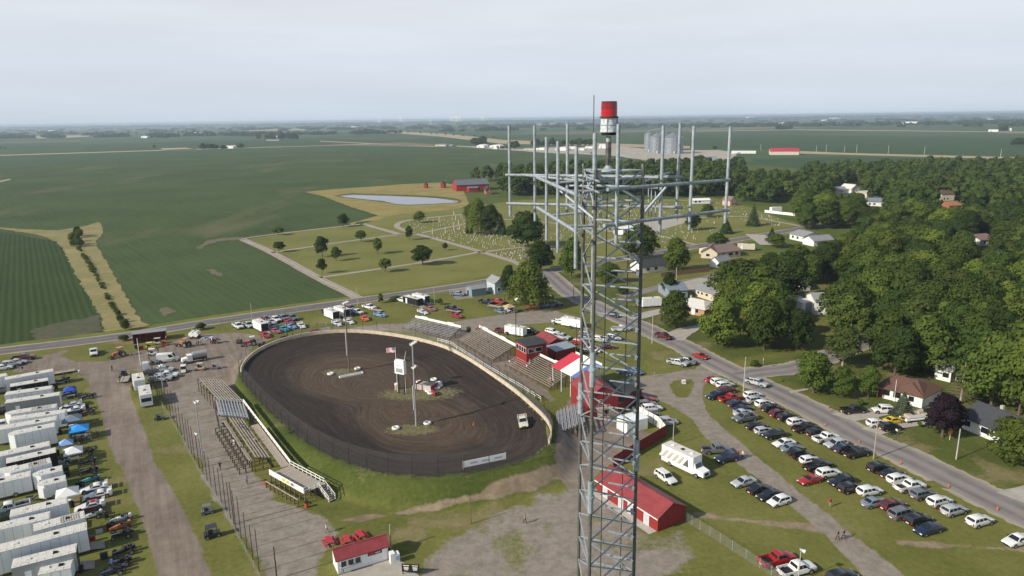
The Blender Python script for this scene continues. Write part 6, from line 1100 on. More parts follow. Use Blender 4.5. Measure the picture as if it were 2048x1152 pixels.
cb_ = MB(); cb_.b2(-.2, .2, -.2, .2, 0, .04); CB = cb_.mesh('base', M_BLACK); cb_ = MB(); cb_.cyl((0, 0, .04), (0, 0, .75), .17, .03, 10); CC = cb_.mesh('cone', mat('cone_orange', (.65, .13, .03), .6))
for k_, x, y, lb in [('I', 338, 790, 'orange traffic cone on the street edge by the white SUV'), ('I', 617, 930, 'orange traffic cone on the street edge by the silver SUV'), ('M', 958, 232, 'orange traffic cone on the verge across from the black SUVs'), ('M', 1352, 425, 'orange traffic cone on the verge across from the white pickup'), ('M', 1755, 612, 'toppled orange cone on the verge far down the street'), ('E', 780, 850, 'orange traffic cone on the grass beside the blue canopy'), ('G', 604, 950, 'orange cone standing on the clay track')]: p = g(k_, x, y); spawn('traffic_cone', [('base', CB, (0, 0, 0), []), ('cone', CC, (0, 0, 0), [])], (p.x, p.y, track_z(p.x, p.y) if 'clay' in lb else .06), 0, lb, 'cone', 'traffic cones', scale=.95)
wf = thing('garden_fence', 'brown wooden garden fence behind the bright green tree', 'fence'); a0, a1 = g('q3', 330, 985), g('q3', 960, 915); n_ = 26
for i in range(n_): p0 = a0.lerp(a1, i / n_); p1 = a0.lerp(a1, (i + .94) / n_); b = MB(); b.bar(p0 + Vector((0, 0, .9)), p1 + Vector((0, 0, .9)), .05, 1.8); b.obj('board', mat('fence_cedar', (.22, .13, .08), .85), wf)
vf = thing('vinyl_fence', 'long white vinyl fence at the cemetery edge', 'fence'); a0, a1 = g('q3', 1658, 160), g('q3', 2048, 205); n_ = 14
for i in range(n_): p0 = a0.lerp(a1, i / n_); p1 = a0.lerp(a1, (i + .97) / n_); b = MB(); b.bar(p0 + Vector((0, 0, .9)), p1 + Vector((0, 0, .9)), .06, 1.8); b.obj('panel', M_WHITE, vf)
# ---- gravestones
gs = []
b = MB(); b.b2(-.42, .42, -.16, .16, 0, .18); b.b2(-.34, .34, -.1, .1, .18, .95); gs.append(b.mesh('gravestone', M_STONE)); b = MB(); b.b2(-.6, .6, -.22, .22, 0, .2); b.b2(-.5, .5, -.13, .13, .2, .85); b.cyl((0, -.13, .85), (0, .13, .85), .3, .3, 10); gs.append(b.mesh('gravestone', mat('grey_granite', (.30, .30, .31), .5, 0, .2)))
b = MB(); b.b2(-.3, .3, -.3, .3, 0, .5); b.loft([[(-.22, -.22, .5), (.22, -.22, .5), (.22, .22, .5), (-.22, .22, .5)], [(-.12, -.12, 2.4), (.12, -.12, 2.4), (.12, .12, 2.4), (-.12, .12, 2.4)], [(-.01, -.01, 2.65), (.01, -.01, 2.65), (.01, .01, 2.65), (-.01, .01, 2.65)]]); gs.append(b.mesh('gravestone', mat('white_marble', (.48, .46, .42), .7, 0, .12)))
b = MB(); b.b2(-.36, .36, -.1, .1, 0, .75); b.cyl((0, -.1, .75), (0, .1, .75), .36, .36, 12); gs.append(b.mesh('gravestone', MATS['white_marble']))
GL = ['pale upright gravestone on a plinth in the old cemetery', 'wide grey granite gravestone in the old cemetery', 'white obelisk gravestone in the old cemetery', 'round topped white marble gravestone in the old cemetery']
regs = [(XP((850, 470), (935, 452), (1000, 462), (1060, 478), (1120, 490), (1046, 493), (975, 502), (900, 484)), 200), (XP((985, 507), (1045, 497), (1120, 495), (1080, 515), (1035, 522)), 80), (XP((812, 445), (923, 431), (935, 445), (848, 462), (815, 458)), 70), (XP((1010, 412), (1150, 403), (1240, 405), (1240, 455), (1120, 445), (1010, 436)), 90), (XP((1245, 408), (1380, 408), (1370, 433), (1290, 437), (1250, 455)), 90), (XP((1280, 470), (1370, 445), (1440, 440), (1450, 470), (1350, 495), (1290, 500)), 60), (XP((1430, 415), (1480, 415), (1570, 440), (1560, 455), (1470, 440), (1430, 436)), 70), (XP((1060, 470), (1140, 455), (1230, 470), (1200, 482), (1120, 488)), 60)]
sl = []
for poly, cnt_ in regs:
    xs_ = [p.x for p in poly]; ys_ = [p.y for p in poly]; k_ = 0; tr_ = 0
    while k_ < cnt_ and tr_ < 9000:
        tr_ += 1; q = Vector((random.uniform(min(xs_), max(xs_)), random.uniform(min(ys_), max(ys_)), -.08)); c_, s_ = math.cos(RD), math.sin(RD); u = q.x * c_ + q.y * s_; v = -q.x * s_ + q.y * c_; u = round(u / 3.4) * 3.4 + random.uniform(-.2, .2); q = Vector((u * c_ - v * s_, u * s_ + v * c_, -.08))
        if seg_dist(np.array([q.x]), np.array([q.y]), poly)[0] > -.5: continue
        sl.append((q, random.choices([0, 1, 2, 3], [42, 34, 3, 21])[0], random.uniform(.5, .85))); k_ += 1
sl.sort(key=lambda a_: a_[0].length)
for q, i, s_ in sl[:300]: o = put('gravestone', gs[i], None, q, RD - R(90) + random.uniform(-.1, .1)); o.scale = (s_, s_, s_); tag(o, GL[i], 'gravestone', 'gravestones of the old cemetery')
b = MB()
for q, i, s_ in sl[300:]: b.box(q.x, q.y, .45 * s_, .75 * s_, .25 * s_, 1.0 * s_, RD - R(90))
tag(b.obj('far_gravestones', M_STONE), 'scattered pale stones of the far cemetery sections', 'gravestones', None, 'stuff')
for i, (x, y) in enumerate([(1060, 820), (1335, 770), (1355, 640), (1145, 670), (1225, 808), (1405, 760), (1395, 690), (1645, 710), (1332, 570)]): q = g('q2', x, y); o = put('monument', gs[2], None, (q.x, q.y, -.08), RD); o.scale = (1.2, 1.2, 1.4 if i < 5 else 1.0); tag(o, 'tall white obelisk monument in the old cemetery', 'monument', 'tall monuments of the cemetery')
# ================================================================ VEHICLES
WHEEL = {}
def wheel(r_, wd=.22):
    k_ = (r_, wd)
    if k_ not in WHEEL:
        b = MB(); b.cyl((0, -wd / 2, 0), (0, wd / 2, 0), r_, r_, 16); ty = b.mesh('tyre', M_TYRE, True); b = MB(); b.cyl((0, -wd / 2 - .012, 0), (0, wd / 2 + .012, 0), r_ * .62, r_ * .62, 12); WHEEL[k_] = (ty, b.mesh('rim', M_RIM))
    return WHEEL[k_]
def wheels(xs_, y, r_, wd=.22):
    ty, ri = wheel(r_, wd); return [('wheel', ty, (x, s_ * y, r_), [('rim', ri, (0, 0, 0), [])]) for x in xs_ for s_ in (-1, 1)]
# kind: L, W, roof z, belt z, hood z, tail z, cabin base rear, base front, roof rear, roof front, wheel radius, panes per side
CAR = dict(sedan=(4.75, 1.82, 1.45, .95, .86, .98, -1.75, 1.05, -1.0, .35, .33, 2), coupe=(4.6, 1.86, 1.36, .92, .84, .96, -1.8, .85, -.95, .05, .34, 1), hatch=(4.2, 1.78, 1.5, .95, .88, .98, -2.0, 1.05, -1.65, .3, .32, 2),
           suv=(4.7, 1.88, 1.70, 1.08, 1.02, 1.08, -2.25, 1.05, -1.95, .38, .37, 3), minivan=(5.0, 1.95, 1.75, 1.05, .95, 1.05, -2.42, 1.5, -2.2, .75, .34, 3), jeep=(4.2, 1.85, 1.82, 1.15, 1.08, 1.15, -2.0, .75, -1.95, .55, .41, 2),
           pickup=(5.75, 2.0, 1.86, 1.18, 1.14, 1.16, -.65, 1.45, -.45, .8, .41, 2), racer=(4.7, 1.98, 1.26, .86, .70, 1.0, -1.5, .6, -1.0, -.05, .36, 1), van=(5.6, 2.05, 2.45, 1.25, 1.15, 1.25, -2.75, 2.0, -2.7, 1.35, .37, 1))
SPECS = {}
def car_spec(kind):
    if kind in SPECS: return SPECS[kind]
    L, W, zr_, zb_, zh, zt, br, bf, tr_, tf, wr, np_ = CAR[kind]; h = L / 2; hw = W / 2; b = MB()
    def ring(x, top_, w_, bot): return [(x, -w_ * .9, bot), (x, -w_, bot + .14), (x, -w_ * 1.0, top_ - .24), (x, -w_ * .95, top_ - .06), (x, -w_ * .72, top_), (x, w_ * .72, top_), (x, w_ * .95, top_ - .06), (x, w_, top_ - .24), (x, w_, bot + .14), (x, w_ * .9, bot)]
    lift = .12 if kind in ('suv', 'pickup', 'jeep') else 0; g0 = .2 + lift
    if kind == 'pickup':
        st = [(-h, .72, hw * .92, .5), (-h + .1, .74, hw, .42), (br - .12, .74, hw, .36), (br - .1, zb_, hw, .36), (bf, zb_, hw, .36), (h - .6, zh, hw * .98, .38), (h - .12, zh - .12, hw * .95, .42), (h, zh - .42, hw * .86, .5)]
    else:
        st = [(-h, zt - .34, hw * .84, g0 + .2), (-h + .1, zt - .08, hw * .95, g0 + .08), (-h + .45, zt, hw, g0 + .02), (br + .3, zb_, hw, g0), (bf, zb_ + .0, hw, g0), (h - .75, zh, hw * .97, g0 + .02), (h - .2, zh - .13, hw * .92, g0 + .1), (h, zh - .36, hw * .78, g0 + .16)]
    b.loft([ring(*s_) for s_ in st]); wb, wt = hw * .93, hw * .74
    if kind in ('jeep', 'van'): wt = hw * .88
    zq = zr_ - .09; bz = zb_ - .04
    b.loft([[(br, -wb, bz), (bf, -wb, bz), (bf, wb, bz), (br, wb, bz)], [(tr_, -wt, zq), (tf, -wt, zq), (tf, wt, zq), (tr_, wt, zq)], [(tr_ + .15, -wt * .86, zr_), (tf - .15, -wt * .86, zr_), (tf - .15, wt * .86, zr_), (tr_ + .15, wt * .86, zr_)]])
    if kind == 'pickup':
        for y in (-1, 1): b.box((-h + br) / 2, y * (hw - .06), .93, br + h - .14, .11, .5)
        b.box(-h + .06, 0, .93, .1, W - .1, .48)
    if kind == 'racer': b.box(-h + .1, 0, 1.22, .06, W * .9, .34); b.box(-h + .35, -hw * .9, 1.12, .5, .04, .3); b.box(-h + .35, hw * .9, 1.12, .5, .04, .3)
    sp = [('body', b.mesh('body', M_PAINT, True), (0, 0, 0), [])]
    q = [(bf, -wb, bz), (bf, wb, bz), (tf, wt, zq), (tf, -wt, zq)]; b = MB(); b.panel(q, .05, .95, .08, .95); sp.append(('windshield', b.mesh('windshield', M_GLASS), (0, 0, 0), []))
    q = [(br, wb, bz), (br, -wb, bz), (tr_, -wt, zq), (tr_, wt, zq)]; b = MB(); b.panel(q, .07, .93, .2, .92); sp.append(('rear_window', b.mesh('rear_window', M_GLASS), (0, 0, 0), []))
    ends = [(0.08, .94)] if np_ == 1 else [(.08, .48), (.52, .93)] if np_ == 2 else [(.05, .30), (.34, .60), (.64, .93)]
    if kind == 'van': ends = [(.70, .94)]
    for s_ in (-1, 1):
        q = [(br, -wb, bz), (bf, -wb, bz), (tf, -wt, zq), (tr_, -wt, zq)] if s_ < 0 else [(bf, wb, bz), (br, wb, bz), (tr_, wt, zq), (tf, wt, zq)]
        for u0, u1 in ends: b = MB(); b.panel(q, *((u0, u1) if s_ < 0 else (1 - u1, 1 - u0)), .16, .9); sp.append(('side_window', b.mesh('side_window', M_GLASS), (0, 0, 0), []))
    if kind == 'pickup': b = MB(); b.b2(-h + .12, br - .14, -hw + .13, hw - .13, .74, .77); sp.append(('bed_liner', b.mesh('bed_liner', M_BLACK), (0, 0, 0), []))
    if kind == 'jeep': b = MB(); b.cyl((-h - .22, 0, 1.0), (-h + .02, 0, 1.0), .38, .38, 14); sp.append(('spare_wheel', b.mesh('spare_wheel', M_TYRE), (0, 0, 0), []))
    wx = L * .305
    for x in (-wx, wx):
        for s_ in (-1, 1):
            ar = MB(); ar.cyl((x, s_ * (hw - .3), wr + .03), (x, s_ * (hw + .004), wr + .03), wr * 1.16, wr * 1.16, 16); sp.append(('wheel_arch', ar.mesh('wheel_arch', M_BLACK), (0, 0, 0), []))
    sp += wheels((-wx, wx), hw - .1, wr, .24)
    if kind != 'racer':
        for s_ in (-1, 1):
            b = MB(); b.box(h - .13, s_ * hw * .66, zh - .3, .2, .36, .16); sp.append(('headlight', b.mesh('headlight', M_HEAD), (0, 0, 0), []))
            b = MB(); b.box(-h + .06, s_ * hw * .76, zt - .28 if kind != 'pickup' else .92, .12, .24, .26); sp.append(('tail_light', b.mesh('tail_light', M_TAIL), (0, 0, 0), []))
            b = MB(); b.box(bf - .35, s_ * (hw + .08), zb_ + .1, .16, .2, .14); sp.append(('mirror', b.mesh('mirror', M_BLACK), (0, 0, 0), []))
        b = MB(); b.box(h - .02, 0, zh - .45, .06, hw * .9, .2); sp.append(('grille', b.mesh('grille', M_BLACK), (0, 0, 0), [])); b = MB(); b.box(-h - .0, 0, .5 + lift, .06, .5, .14); sp.append(('number_plate', b.mesh('number_plate', M_WHITE), (0, 0, 0), []))
    SPECS[kind] = sp; return sp
CO = dict(white=(.72, .72, .70), silver=(.40, .42, .44), grey=(.13, .14, .15), black=(.012, .013, .016), navy=(.012, .022, .055), red=(.34, .016, .016), maroon=(.10, .012, .016), blue=(.03, .13, .36), orange=(.62, .13, .03), teal=(.03, .25, .30), tan=(.42, .33, .2), pink=(.32, .10, .12), cream=(.6, .56, .45), skyblue=(.16, .30, .50), yellow=(.65, .45, .02), darkgreen=(.03, .06, .03), slate=(.16, .21, .26))
KN = dict(sedan='sedan', coupe='coupe', hatch='hatchback', suv='SUV', minivan='minivan', jeep='off roader', pickup='pickup', racer='stock car', van='van')
USED = {}
def car(k, x, y, kind, colour, hd_, label, group=None, z=.75, gz=0.0, scale=1.0, cat=None):
    p = g(k, x, y, z + gz); n_ = USED.get(label, 0); USED[label] = n_ + 1
    nm = {'pickup': 'pickup_truck', 'racer': 'race_car', 'van': 'cargo_van'}.get(kind, 'parked_car')
    return spawn(nm, car_spec(kind), (p.x, p.y, gz), hd_, label, cat or {'pickup': 'pickup', 'racer': 'race car', 'van': 'van'}.get(kind, 'car'), group, CO[colour], scale)
H0 = R(18.8)
def row(name, lst, hd_, flip=()):
    for i, (k, x, y, kind, colour) in enumerate(lst):
        d = lambda j: f"{lst[j][4]} {KN[lst[j][3]]}"
        if i == 0: lb = f"{d(0)} heading {name}, next to a {d(1)}"
        elif i == len(lst) - 1: lb = f"{d(i)} ending {name}, next to a {d(i - 1)}"
        else: lb = f"{d(i)} between {d(i - 1)} and {d(i + 1)} in {name}"
        car(k, x, y, kind, colour, hd_ + random.uniform(-.05, .05) + (math.pi if i in flip else 0), lb, 'cars parked on the speedway grass')
row('the gravel drive row', [('H', 935, 483, 'coupe', 'red'), ('H', 985, 505, 'suv', 'white'), ('H', 1030, 532, 'suv', 'white'), ('H', 1045, 575, 'suv', 'maroon'), ('H', 950, 620, 'suv', 'navy'), ('H', 1072, 642, 'pickup', 'red'), ('H', 1130, 688, 'suv', 'navy'), ('H', 1175, 722, 'sedan', 'navy'), ('H', 1180, 757, 'sedan', 'silver'), ('H', 1195, 802, 'pickup', 'grey'), ('H', 1285, 863, 'sedan', 'black'), ('H', 1350, 905, 'hatch', 'silver'), ('H', 1430, 942, 'suv', 'black'), ('H', 1515, 1006, 'sedan', 'white'), ('H', 1580, 1047, 'sedan', 'slate'), ('M', 130, 147, 'jeep', 'black'), ('M', 217, 192, 'hatch', 'white'), ('M', 278, 242, 'pickup', 'black')], H0, (4, 9, 12, 13))
row('the middle grass cluster', [('M', 368, 300, 'suv', 'white'), ('M', 215, 352, 'coupe', 'red'), ('M', 470, 370, 'suv', 'black'), ('M', 548, 422, 'suv', 'black'), ('M', 705, 450, 'suv', 'white'), ('M', 745, 538, 'sedan', 'slate'), ('M', 893, 563, 'suv', 'maroon'), ('M', 972, 630, 'minivan', 'grey'), ('M', 1105, 682, 'suv', 'black'), ('M', 1190, 758, 'sedan', 'navy')], H0, (1, 2, 9))
row('the street side row', [('H', 1258, 615, 'suv', 'white'), ('H', 1285, 655, 'suv', 'silver'), ('H', 1355, 686, 'suv', 'white'), ('H', 1410, 724, 'suv', 'black'), ('H', 1475, 767, 'suv', 'maroon'), ('H', 1545, 798, 'suv', 'black'), ('H', 1625, 838, 'suv', 'white'), ('H', 1690, 887, 'pickup', 'black'), ('H', 1785, 922, 'suv', 'black'), ('H', 1860, 967, 'pickup', 'white'), ('H', 1940, 1017, 'suv', 'silver'), ('I', 500, 973, 'suv', 'navy'), ('I', 600, 1007, 'pickup', 'black')], H0, (10,))
row('the lower street side row', [('M', 780, 253, 'suv', 'black'), ('M', 888, 300, 'sedan', 'black'), ('M', 945, 350, 'suv', 'white'), ('M', 1035, 410, 'pickup', 'white'), ('M', 1140, 473, 'suv', 'grey'), ('M', 1280, 533, 'suv', 'white'), ('M', 1400, 607, 'suv', 'silver'), ('M', 1612, 693, 'suv', 'white'), ('M', 1920, 848, 'sedan', 'white')], H0, (8,))
hr = heading('L', 1590, 380, 100, -25)
row('the short row of four', [('L', 1595, 370, 'sedan', 'silver'), ('L', 1725, 428, 'sedan', 'black'), ('L', 1808, 478, 'sedan', 'black'), ('L', 1885, 527, 'hatch', 'white')], hr, (0, 2, 3))
for a in [('H', 955, 1062, 'pickup', 'grey', H0 - .25, 'dark grey pickup truck parked between the motorhome and the drive'), ('L', 1455, 175, 'suv', 'navy', H0 + math.pi, 'navy SUV with its tailgate open near the grey pickup'), ('L', 952, 335, 'suv', 'white', heading('L', 900, 300, 90, 60), 'white SUV parked beside the big white motorhome'), ('L', 1868, 1010, 'pickup', 'red', H0, 'bright red pickup truck near the chain link fence'), ('M', 105, 1092, 'pickup', 'white', H0, 'white pickup truck by the short light post'), ('M', 475, 1150, 'suv', 'black', H0, 'black SUV just below the white pickup by the light post'),
          ('H', 545, 832, 'minivan', 'silver', R(10), 'silver minivan with an open door by the white board wall'), ('H', 428, 722, 'suv', 'white', R(12), 'white SUV among cars behind the concession building'), ('H', 400, 772, 'sedan', 'navy', R(12), 'navy sedan against the white board wall'), ('H', 385, 690, 'suv', 'grey', R(12), 'grey SUV behind the concession building'), ('H', 385, 650, 'coupe', 'red', R(12), 'red coupe behind the concession building'), ('H', 208, 422, 'sedan', 'navy', R(-50), 'dark blue sedan on the lawn behind the canopy'), ('H', 288, 415, 'sedan', 'blue', R(-50), 'bright blue sedan on the lawn behind the canopy'),
          ('H', 640, 348, 'pickup', 'silver', R(-38), 'silver pickup truck on the lawn near the drive entrance'), ('H', 710, 335, 'pickup', 'grey', R(-38), 'dark grey pickup truck beside the silver one near the entrance'), ('H', 170, 72, 'pickup', 'white', R(5), 'white pickup truck parked on the lawn by the town street'),
          ('p8', 1205, 412, 'suv', 'white', R(-30), 'white SUV parked nose to nose on the lawn seen through the tower'), ('p8', 1300, 402, 'sedan', 'navy', R(-30), 'navy sedan beside the white SUV seen through the tower'), ('p8', 1390, 388, 'suv', 'silver', R(-30), 'silver SUV at the end of the lawn trio seen through the tower'), ('p8', 1305, 497, 'sedan', 'maroon', R(5), 'maroon sedan alone on the lawn behind the canopy'), ('p8', 1130, 533, 'sedan', 'white', R(-30), 'white sedan next to the canopy fascia'), ('p8', 1050, 563, 'suv', 'black', R(-30), 'black SUV next to the canopy fascia'), ('p8', 1050, 352, 'suv', 'grey', R(-30), 'grey SUV below the white cargo trailer'), ('p8', 975, 452, 'suv', 'red', R(-30), 'red SUV beside the dark pole behind the canopy'), ('p8', 1040, 410, 'suv', 'black', R(-30), 'black SUV in the lawn row behind the canopy'),
          ('p8', 635, 322, 'suv', 'white', R(-38), 'white SUV towing on the lawn behind the announcer box'), ('p8', 750, 382, 'pickup', 'silver', R(-38), 'silver pickup truck behind the announcer box'), ('p8', 745, 472, 'suv', 'silver', R(150), 'silver SUV beside the red annex roof'), ('p8', 350, 312, 'pickup', 'black', R(-30), 'black pickup truck with a white roof behind the announcer box'), ('p8', 540, 388, 'sedan', 'silver', R(-25), 'silver sedan half hidden by the announcer box'), ('p8', 735, 203, 'pickup', 'white', R(-35), 'white pickup truck hitched to the white cargo trailer'), ('p8', 45, 312, 'pickup', 'maroon', R(-40), 'maroon pickup truck hitched to the small white trailer'),
          ('I', 572, 655, 'pickup', 'black', R(8), 'black pickup truck on the ranch house driveway'), ('I', 808, 655, 'jeep', 'white', R(175), 'white jeep on the ranch house driveway'), ('I', 905, 735, 'coupe', 'yellow', R(15), 'yellow coupe on the neighbour driveway'), ('I', 770, 765, 'suv', 'white', R(10), 'white SUV at the mouth of the neighbour driveway'), ('I', 875, 795, 'suv', 'black', R(10), 'black SUV parked on the neighbour driveway'),
          ('p7', 595, 272, 'pickup', 'black', R(-35), 'black pickup truck towing an open trailer in the far paddock'), ('p7', 790, 268, 'pickup', 'red', R(-35), 'red pickup truck in the far paddock'), ('p7', 130, 142, 'pickup', 'slate', R(-20), 'blue pickup truck beside the grey shed'), ('p7', 40, 385, 'pickup', 'black', R(-38), 'black pickup truck towing a racer by the gravel lane'), ('p7', 1560, 172, 'pickup', 'white', R(-50), 'white pickup truck behind the willow'), ('p7', 1590, 330, 'pickup', 'blue', R(-5), 'blue pickup truck in the willow shade'), ('p7', 1725, 312, 'pickup', 'black', R(0), 'black flatbed pickup truck in the willow shade'),
          ('p6', 480, 358, 'pickup', 'white', R(-38), 'white pickup truck with a black bed towing the blue racer'), ('p6', 180, 382, 'suv', 'maroon', R(-38), 'maroon SUV by the roadside fence'), ('p6', 275, 440, 'pickup', 'white', R(-40), 'white pickup truck beside the orange racer'), ('p6', 205, 430, 'pickup', 'skyblue', R(-38), 'light blue pickup truck by the roadside fence'), ('p6', 1040, 248, 'pickup', 'white', R(142), 'white pickup truck hitched to the black sided trailer'), ('p6', 1235, 205, 'pickup', 'maroon', R(142), 'maroon pickup truck behind the second paddock trailer'),
          ('p5', 130, 503, 'pickup', 'white', R(-50), 'white pickup truck at the end of the far paddock'), ('p5', 300, 488, 'pickup', 'silver', R(-50), 'silver pickup truck beside the end white pickup'), ('p5', 430, 462, 'pickup', 'white', R(130), 'white pickup truck hitched to the far paddock box trailer'), ('p5', 600, 402, 'suv', 'maroon', R(-40), 'maroon SUV at the back of the far paddock'), ('p5', 745, 395, 'pickup', 'white', R(-45), 'white pickup truck in the back row of the far paddock'), ('p5', 868, 372, 'pickup', 'slate', R(-45), 'slate blue pickup truck in the back row of the far paddock'), ('p5', 1020, 368, 'pickup', 'grey', R(-45), 'grey pickup truck in the back row of the far paddock'), ('p5', 1590, 262, 'pickup', 'black', R(130), 'black pickup truck behind the open box trailers'), ('p5', 1790, 235, 'pickup', 'silver', R(130), 'silver pickup truck behind the open box trailers'),
          ('p4', 930, 905, 'pickup', 'white', R(10), 'white service truck at the pit gate'), ('p4', 830, 960, 'pickup', 'silver', R(10), 'silver pickup truck at the pit gate'), ('p4', 900, 795, 'sedan', 'silver', R(5), 'silver sedan at the pit gate'), ('p4', 730, 860, 'suv', 'black', R(5), 'black SUV at the pit gate'), ('p4', 950, 640, 'van', 'white', heading('p4', 850, 690, 260, -25), 'white van with orange and red graphics in the pit yard'), ('E', 770, 262, 'pickup', 'white', heading('E', 760, 230, 8, 60), 'white utility truck parked on the pit grass'),
          ('p1', 390, 120, 'pickup', 'maroon', heading('p1', 300, 150, 200, -20), 'maroon pickup truck at the pit entrance'), ('p1', 190, 225, 'suv', 'silver', heading('p1', 100, 250, 200, -25), 'silver SUV at the pit entrance'), ('p1', 290, 185, 'sedan', 'silver', heading('p1', 200, 200, 200, -20), 'silver sedan behind the silver SUV at the pit entrance'), ('p1', 40, 280, 'sedan', 'white', heading('p1', 0, 300, 200, -25), 'white sedan at the edge of the pit entrance'), ('p3', 170, 620, 'pickup', 'white', R(215), 'white pickup truck between camper and trailer in the pits'), ('p3', 60, 760, 'pickup', 'darkgreen', R(215), 'dark green pickup truck between trailers in the pits'), ('p2', 60, 240, 'pickup', 'white', R(212), 'white pickup truck hitched behind the pit trailers'), ('p1', 50, 660, 'pickup', 'grey', R(212), 'grey pickup truck hitched to the black pit trailer'), ('p1', 90, 985, 'pickup', 'black', R(212), 'black pickup truck hitched to the grey pit trailer'), ('p3', 150, 1060, 'pickup', 'white', R(212), 'white pickup truck hitched to the longest pit trailer'), ('p2', 30, 480, 'pickup', 'silver', R(212), 'silver pickup truck hitched to the largest pit trailer')]:
    car(*a, group='vehicles around the speedway')
for a in [('H', 523, 130, 'pickup', 'maroon', 'maroon pickup truck driving on the town street', RB), ('H', 828, 290, 'coupe', 'red', 'red car driving on the town street', RB), ('H', 1292, 512, 'pickup', 'silver', 'silver pickup truck turning on the town street', RB), ('C', 1350, 858, 'sedan', 'black', 'dark car driving on the street seen through the tower', RB)]:
    k, x, y, kind, colour, lb, path_ = a; car(k, x, y, kind, colour, R(-54) + (.1 if 'turning' in lb else 0), lb, 'vehicles on the street', gz=.07)
q = g('G', 1015, 915, 1.6); gz_ = track_z(q.x, q.y); tr_truck = car('G', 1015, 915, 'pickup', 'cream', heading('G', 1010, 890, 12, 60), 'cream packing truck circling the clay track', gz=gz_)
q = tr_truck.location; hd_ = tr_truck.rotation_euler.z; c_, s_ = math.cos(hd_), math.sin(hd_); tr_truck.rotation_euler = (math.atan2(track_z(q.x - s_, q.y + c_) - track_z(q.x + s_, q.y - c_), 2), math.atan2(track_z(q.x - c_, q.y - s_) - track_z(q.x + c_, q.y + s_), 2), hd_); q.z = track_z(q.x, q.y)
RC = [('p3', 1540, 292, 'white', R(208), 'white and blue late model racer beside the white tent'), ('p3', 1605, 403, 'white', R(208), 'white nosed maroon racer in the late model row'), ('p3', 1480, 585, 'white', R(208), 'white racer with red roof in the late model row'), ('p1', 1165, 905, 'white', R(212), 'white and blue racer behind the grey pit trailer'), ('p1', 1215, 985, 'white', R(212), 'white and navy racer beside the grey tent'), ('p5', 585, 660, 'red', R(-50), 'red racer behind the far paddock box trailer'), ('p5', 690, 512, 'navy', R(-45), 'dark racer among the paddock tools'), ('p5', 755, 587, 'pink', R(-45), 'pink and red racer in the far paddock'), ('p5', 885, 555, 'teal', R(-45), 'teal racer in the far paddock'), ('p5', 1010, 515, 'skyblue', R(-45), 'light blue racer in the far paddock'), ('p5', 980, 445, 'red', R(-45), 'crimson racer between tow trucks in the far paddock'), ('p5', 1175, 502, 'white', R(-60), 'white racer alone at the end of the far paddock'), ('p5', 680, 440, 'silver', R(-45), 'silver covered racer in the far paddock'),
      ('p6', 665, 488, 'skyblue', R(-30), 'light blue racer behind the white pickup on the lawn'), ('p6', 410, 548, 'orange', R(-60), 'orange racer facing the catch fence'), ('p6', 1365, 445, 'white', R(-50), 'white and blue racer behind the black sided trailer'), ('p6', 1500, 390, 'pink', R(-45), 'red and white racer beside the paddock trailers'), ('p6', 150, 600, 'white', R(-50), 'white racer behind the second open box trailer'), ('p5', 1765, 470, 'white', R(-50), 'white racer backed out of the open box trailer'), ('p7', 845, 435, 'slate', R(-40), 'blue and white racer on the lawn by the gravel lane'), ('p7', 1005, 410, 'cream', R(-45), 'cream racer under the tan canopy'), ('p7', 1375, 352, 'orange', R(-10), 'orange racer beside the willow trunk'), ('p7', 120, 505, 'red', R(-45), 'red and white racer on its trailer by the gravel lane')]
for k, x, y, colour, hd_, lb in RC:
    o = car(k, x, y, 'racer', colour, hd_, lb, 'race cars in the paddocks', z=.55); 
    if colour in ('white', 'cream'):
        cm_ = mat('racer_maroon_panel', (.22, .02, .035), .4) if 'maroon' in lb or 'red' in lb else mat('racer_blue_panel', (.05, .12, .3), .4)
        for s_ in (-1, 1): b = MB(); b.b2(-1.7, 1.4, s_ * 1.0 - .02, s_ * 1.0 + .02, .3, .66); b.obj('side_panel', cm_, o)
        if 'red roof' in lb: b = MB(); b.b2(-.9, -.1, -.55, .55, 1.262, 1.285); b.obj('roof_panel', M_RED, o)
# --- micro sprint cars
b = MB(); b.loft([[(-.9, -.28, .35), (-.9, .28, .35), (-.9, .2, .75), (-.9, -.2, .75)], [(.3, -.3, .3), (.3, .3, .3), (.3, .24, .72), (.3, -.24, .72)], [(1.35, -.14, .3), (1.35, .14, .3), (1.35, .1, .5), (1.35, -.1, .5)]]); sb_ = b.mesh('body', M_PAINT)
b = MB()
for s_ in (-1, 1): b.cyl((-.75, s_ * .3, .6), (-.6, s_ * .28, 1.25), .03, .03, 5); b.cyl((.2, s_ * .3, .6), (-.05, s_ * .28, 1.25), .03, .03, 5); b.cyl((-.6, s_ * .28, 1.25), (-.05, s_ * .28, 1.25), .03, .03, 5)
b.cyl((-.6, -.28, 1.25), (-.6, .28, 1.25), .03, .03, 5); b.cyl((-.05, -.28, 1.25), (-.05, .28, 1.25), .03, .03, 5); b.bar((-.9, -.7, .32), (-.9, .7, .32), .06); b.bar((1.0, -.7, .3), (1.0, .7, .3), .05); cg = b.mesh('roll_cage', M_BLACK)
b = MB(); b.cyl((-1.25, -.28, .75), (-1.25, .28, .75), .24, .24, 12); ft_ = b.mesh('fuel_tail', M_PAINT); b = MB(); b.b2(-.5, -.1, -.22, .22, .5, .95); se_ = b.mesh('seat', M_BLACK)
SPR = [('body', sb_, (0, 0, 0), []), ('roll_cage', cg, (0, 0, 0), []), ('fuel_tail', ft_, (0, 0, 0), []), ('seat', se_, (0, 0, 0), [])] + wheels((-.9,), .72, .36, .4) + wheels((1.0,), .68, .3, .24)
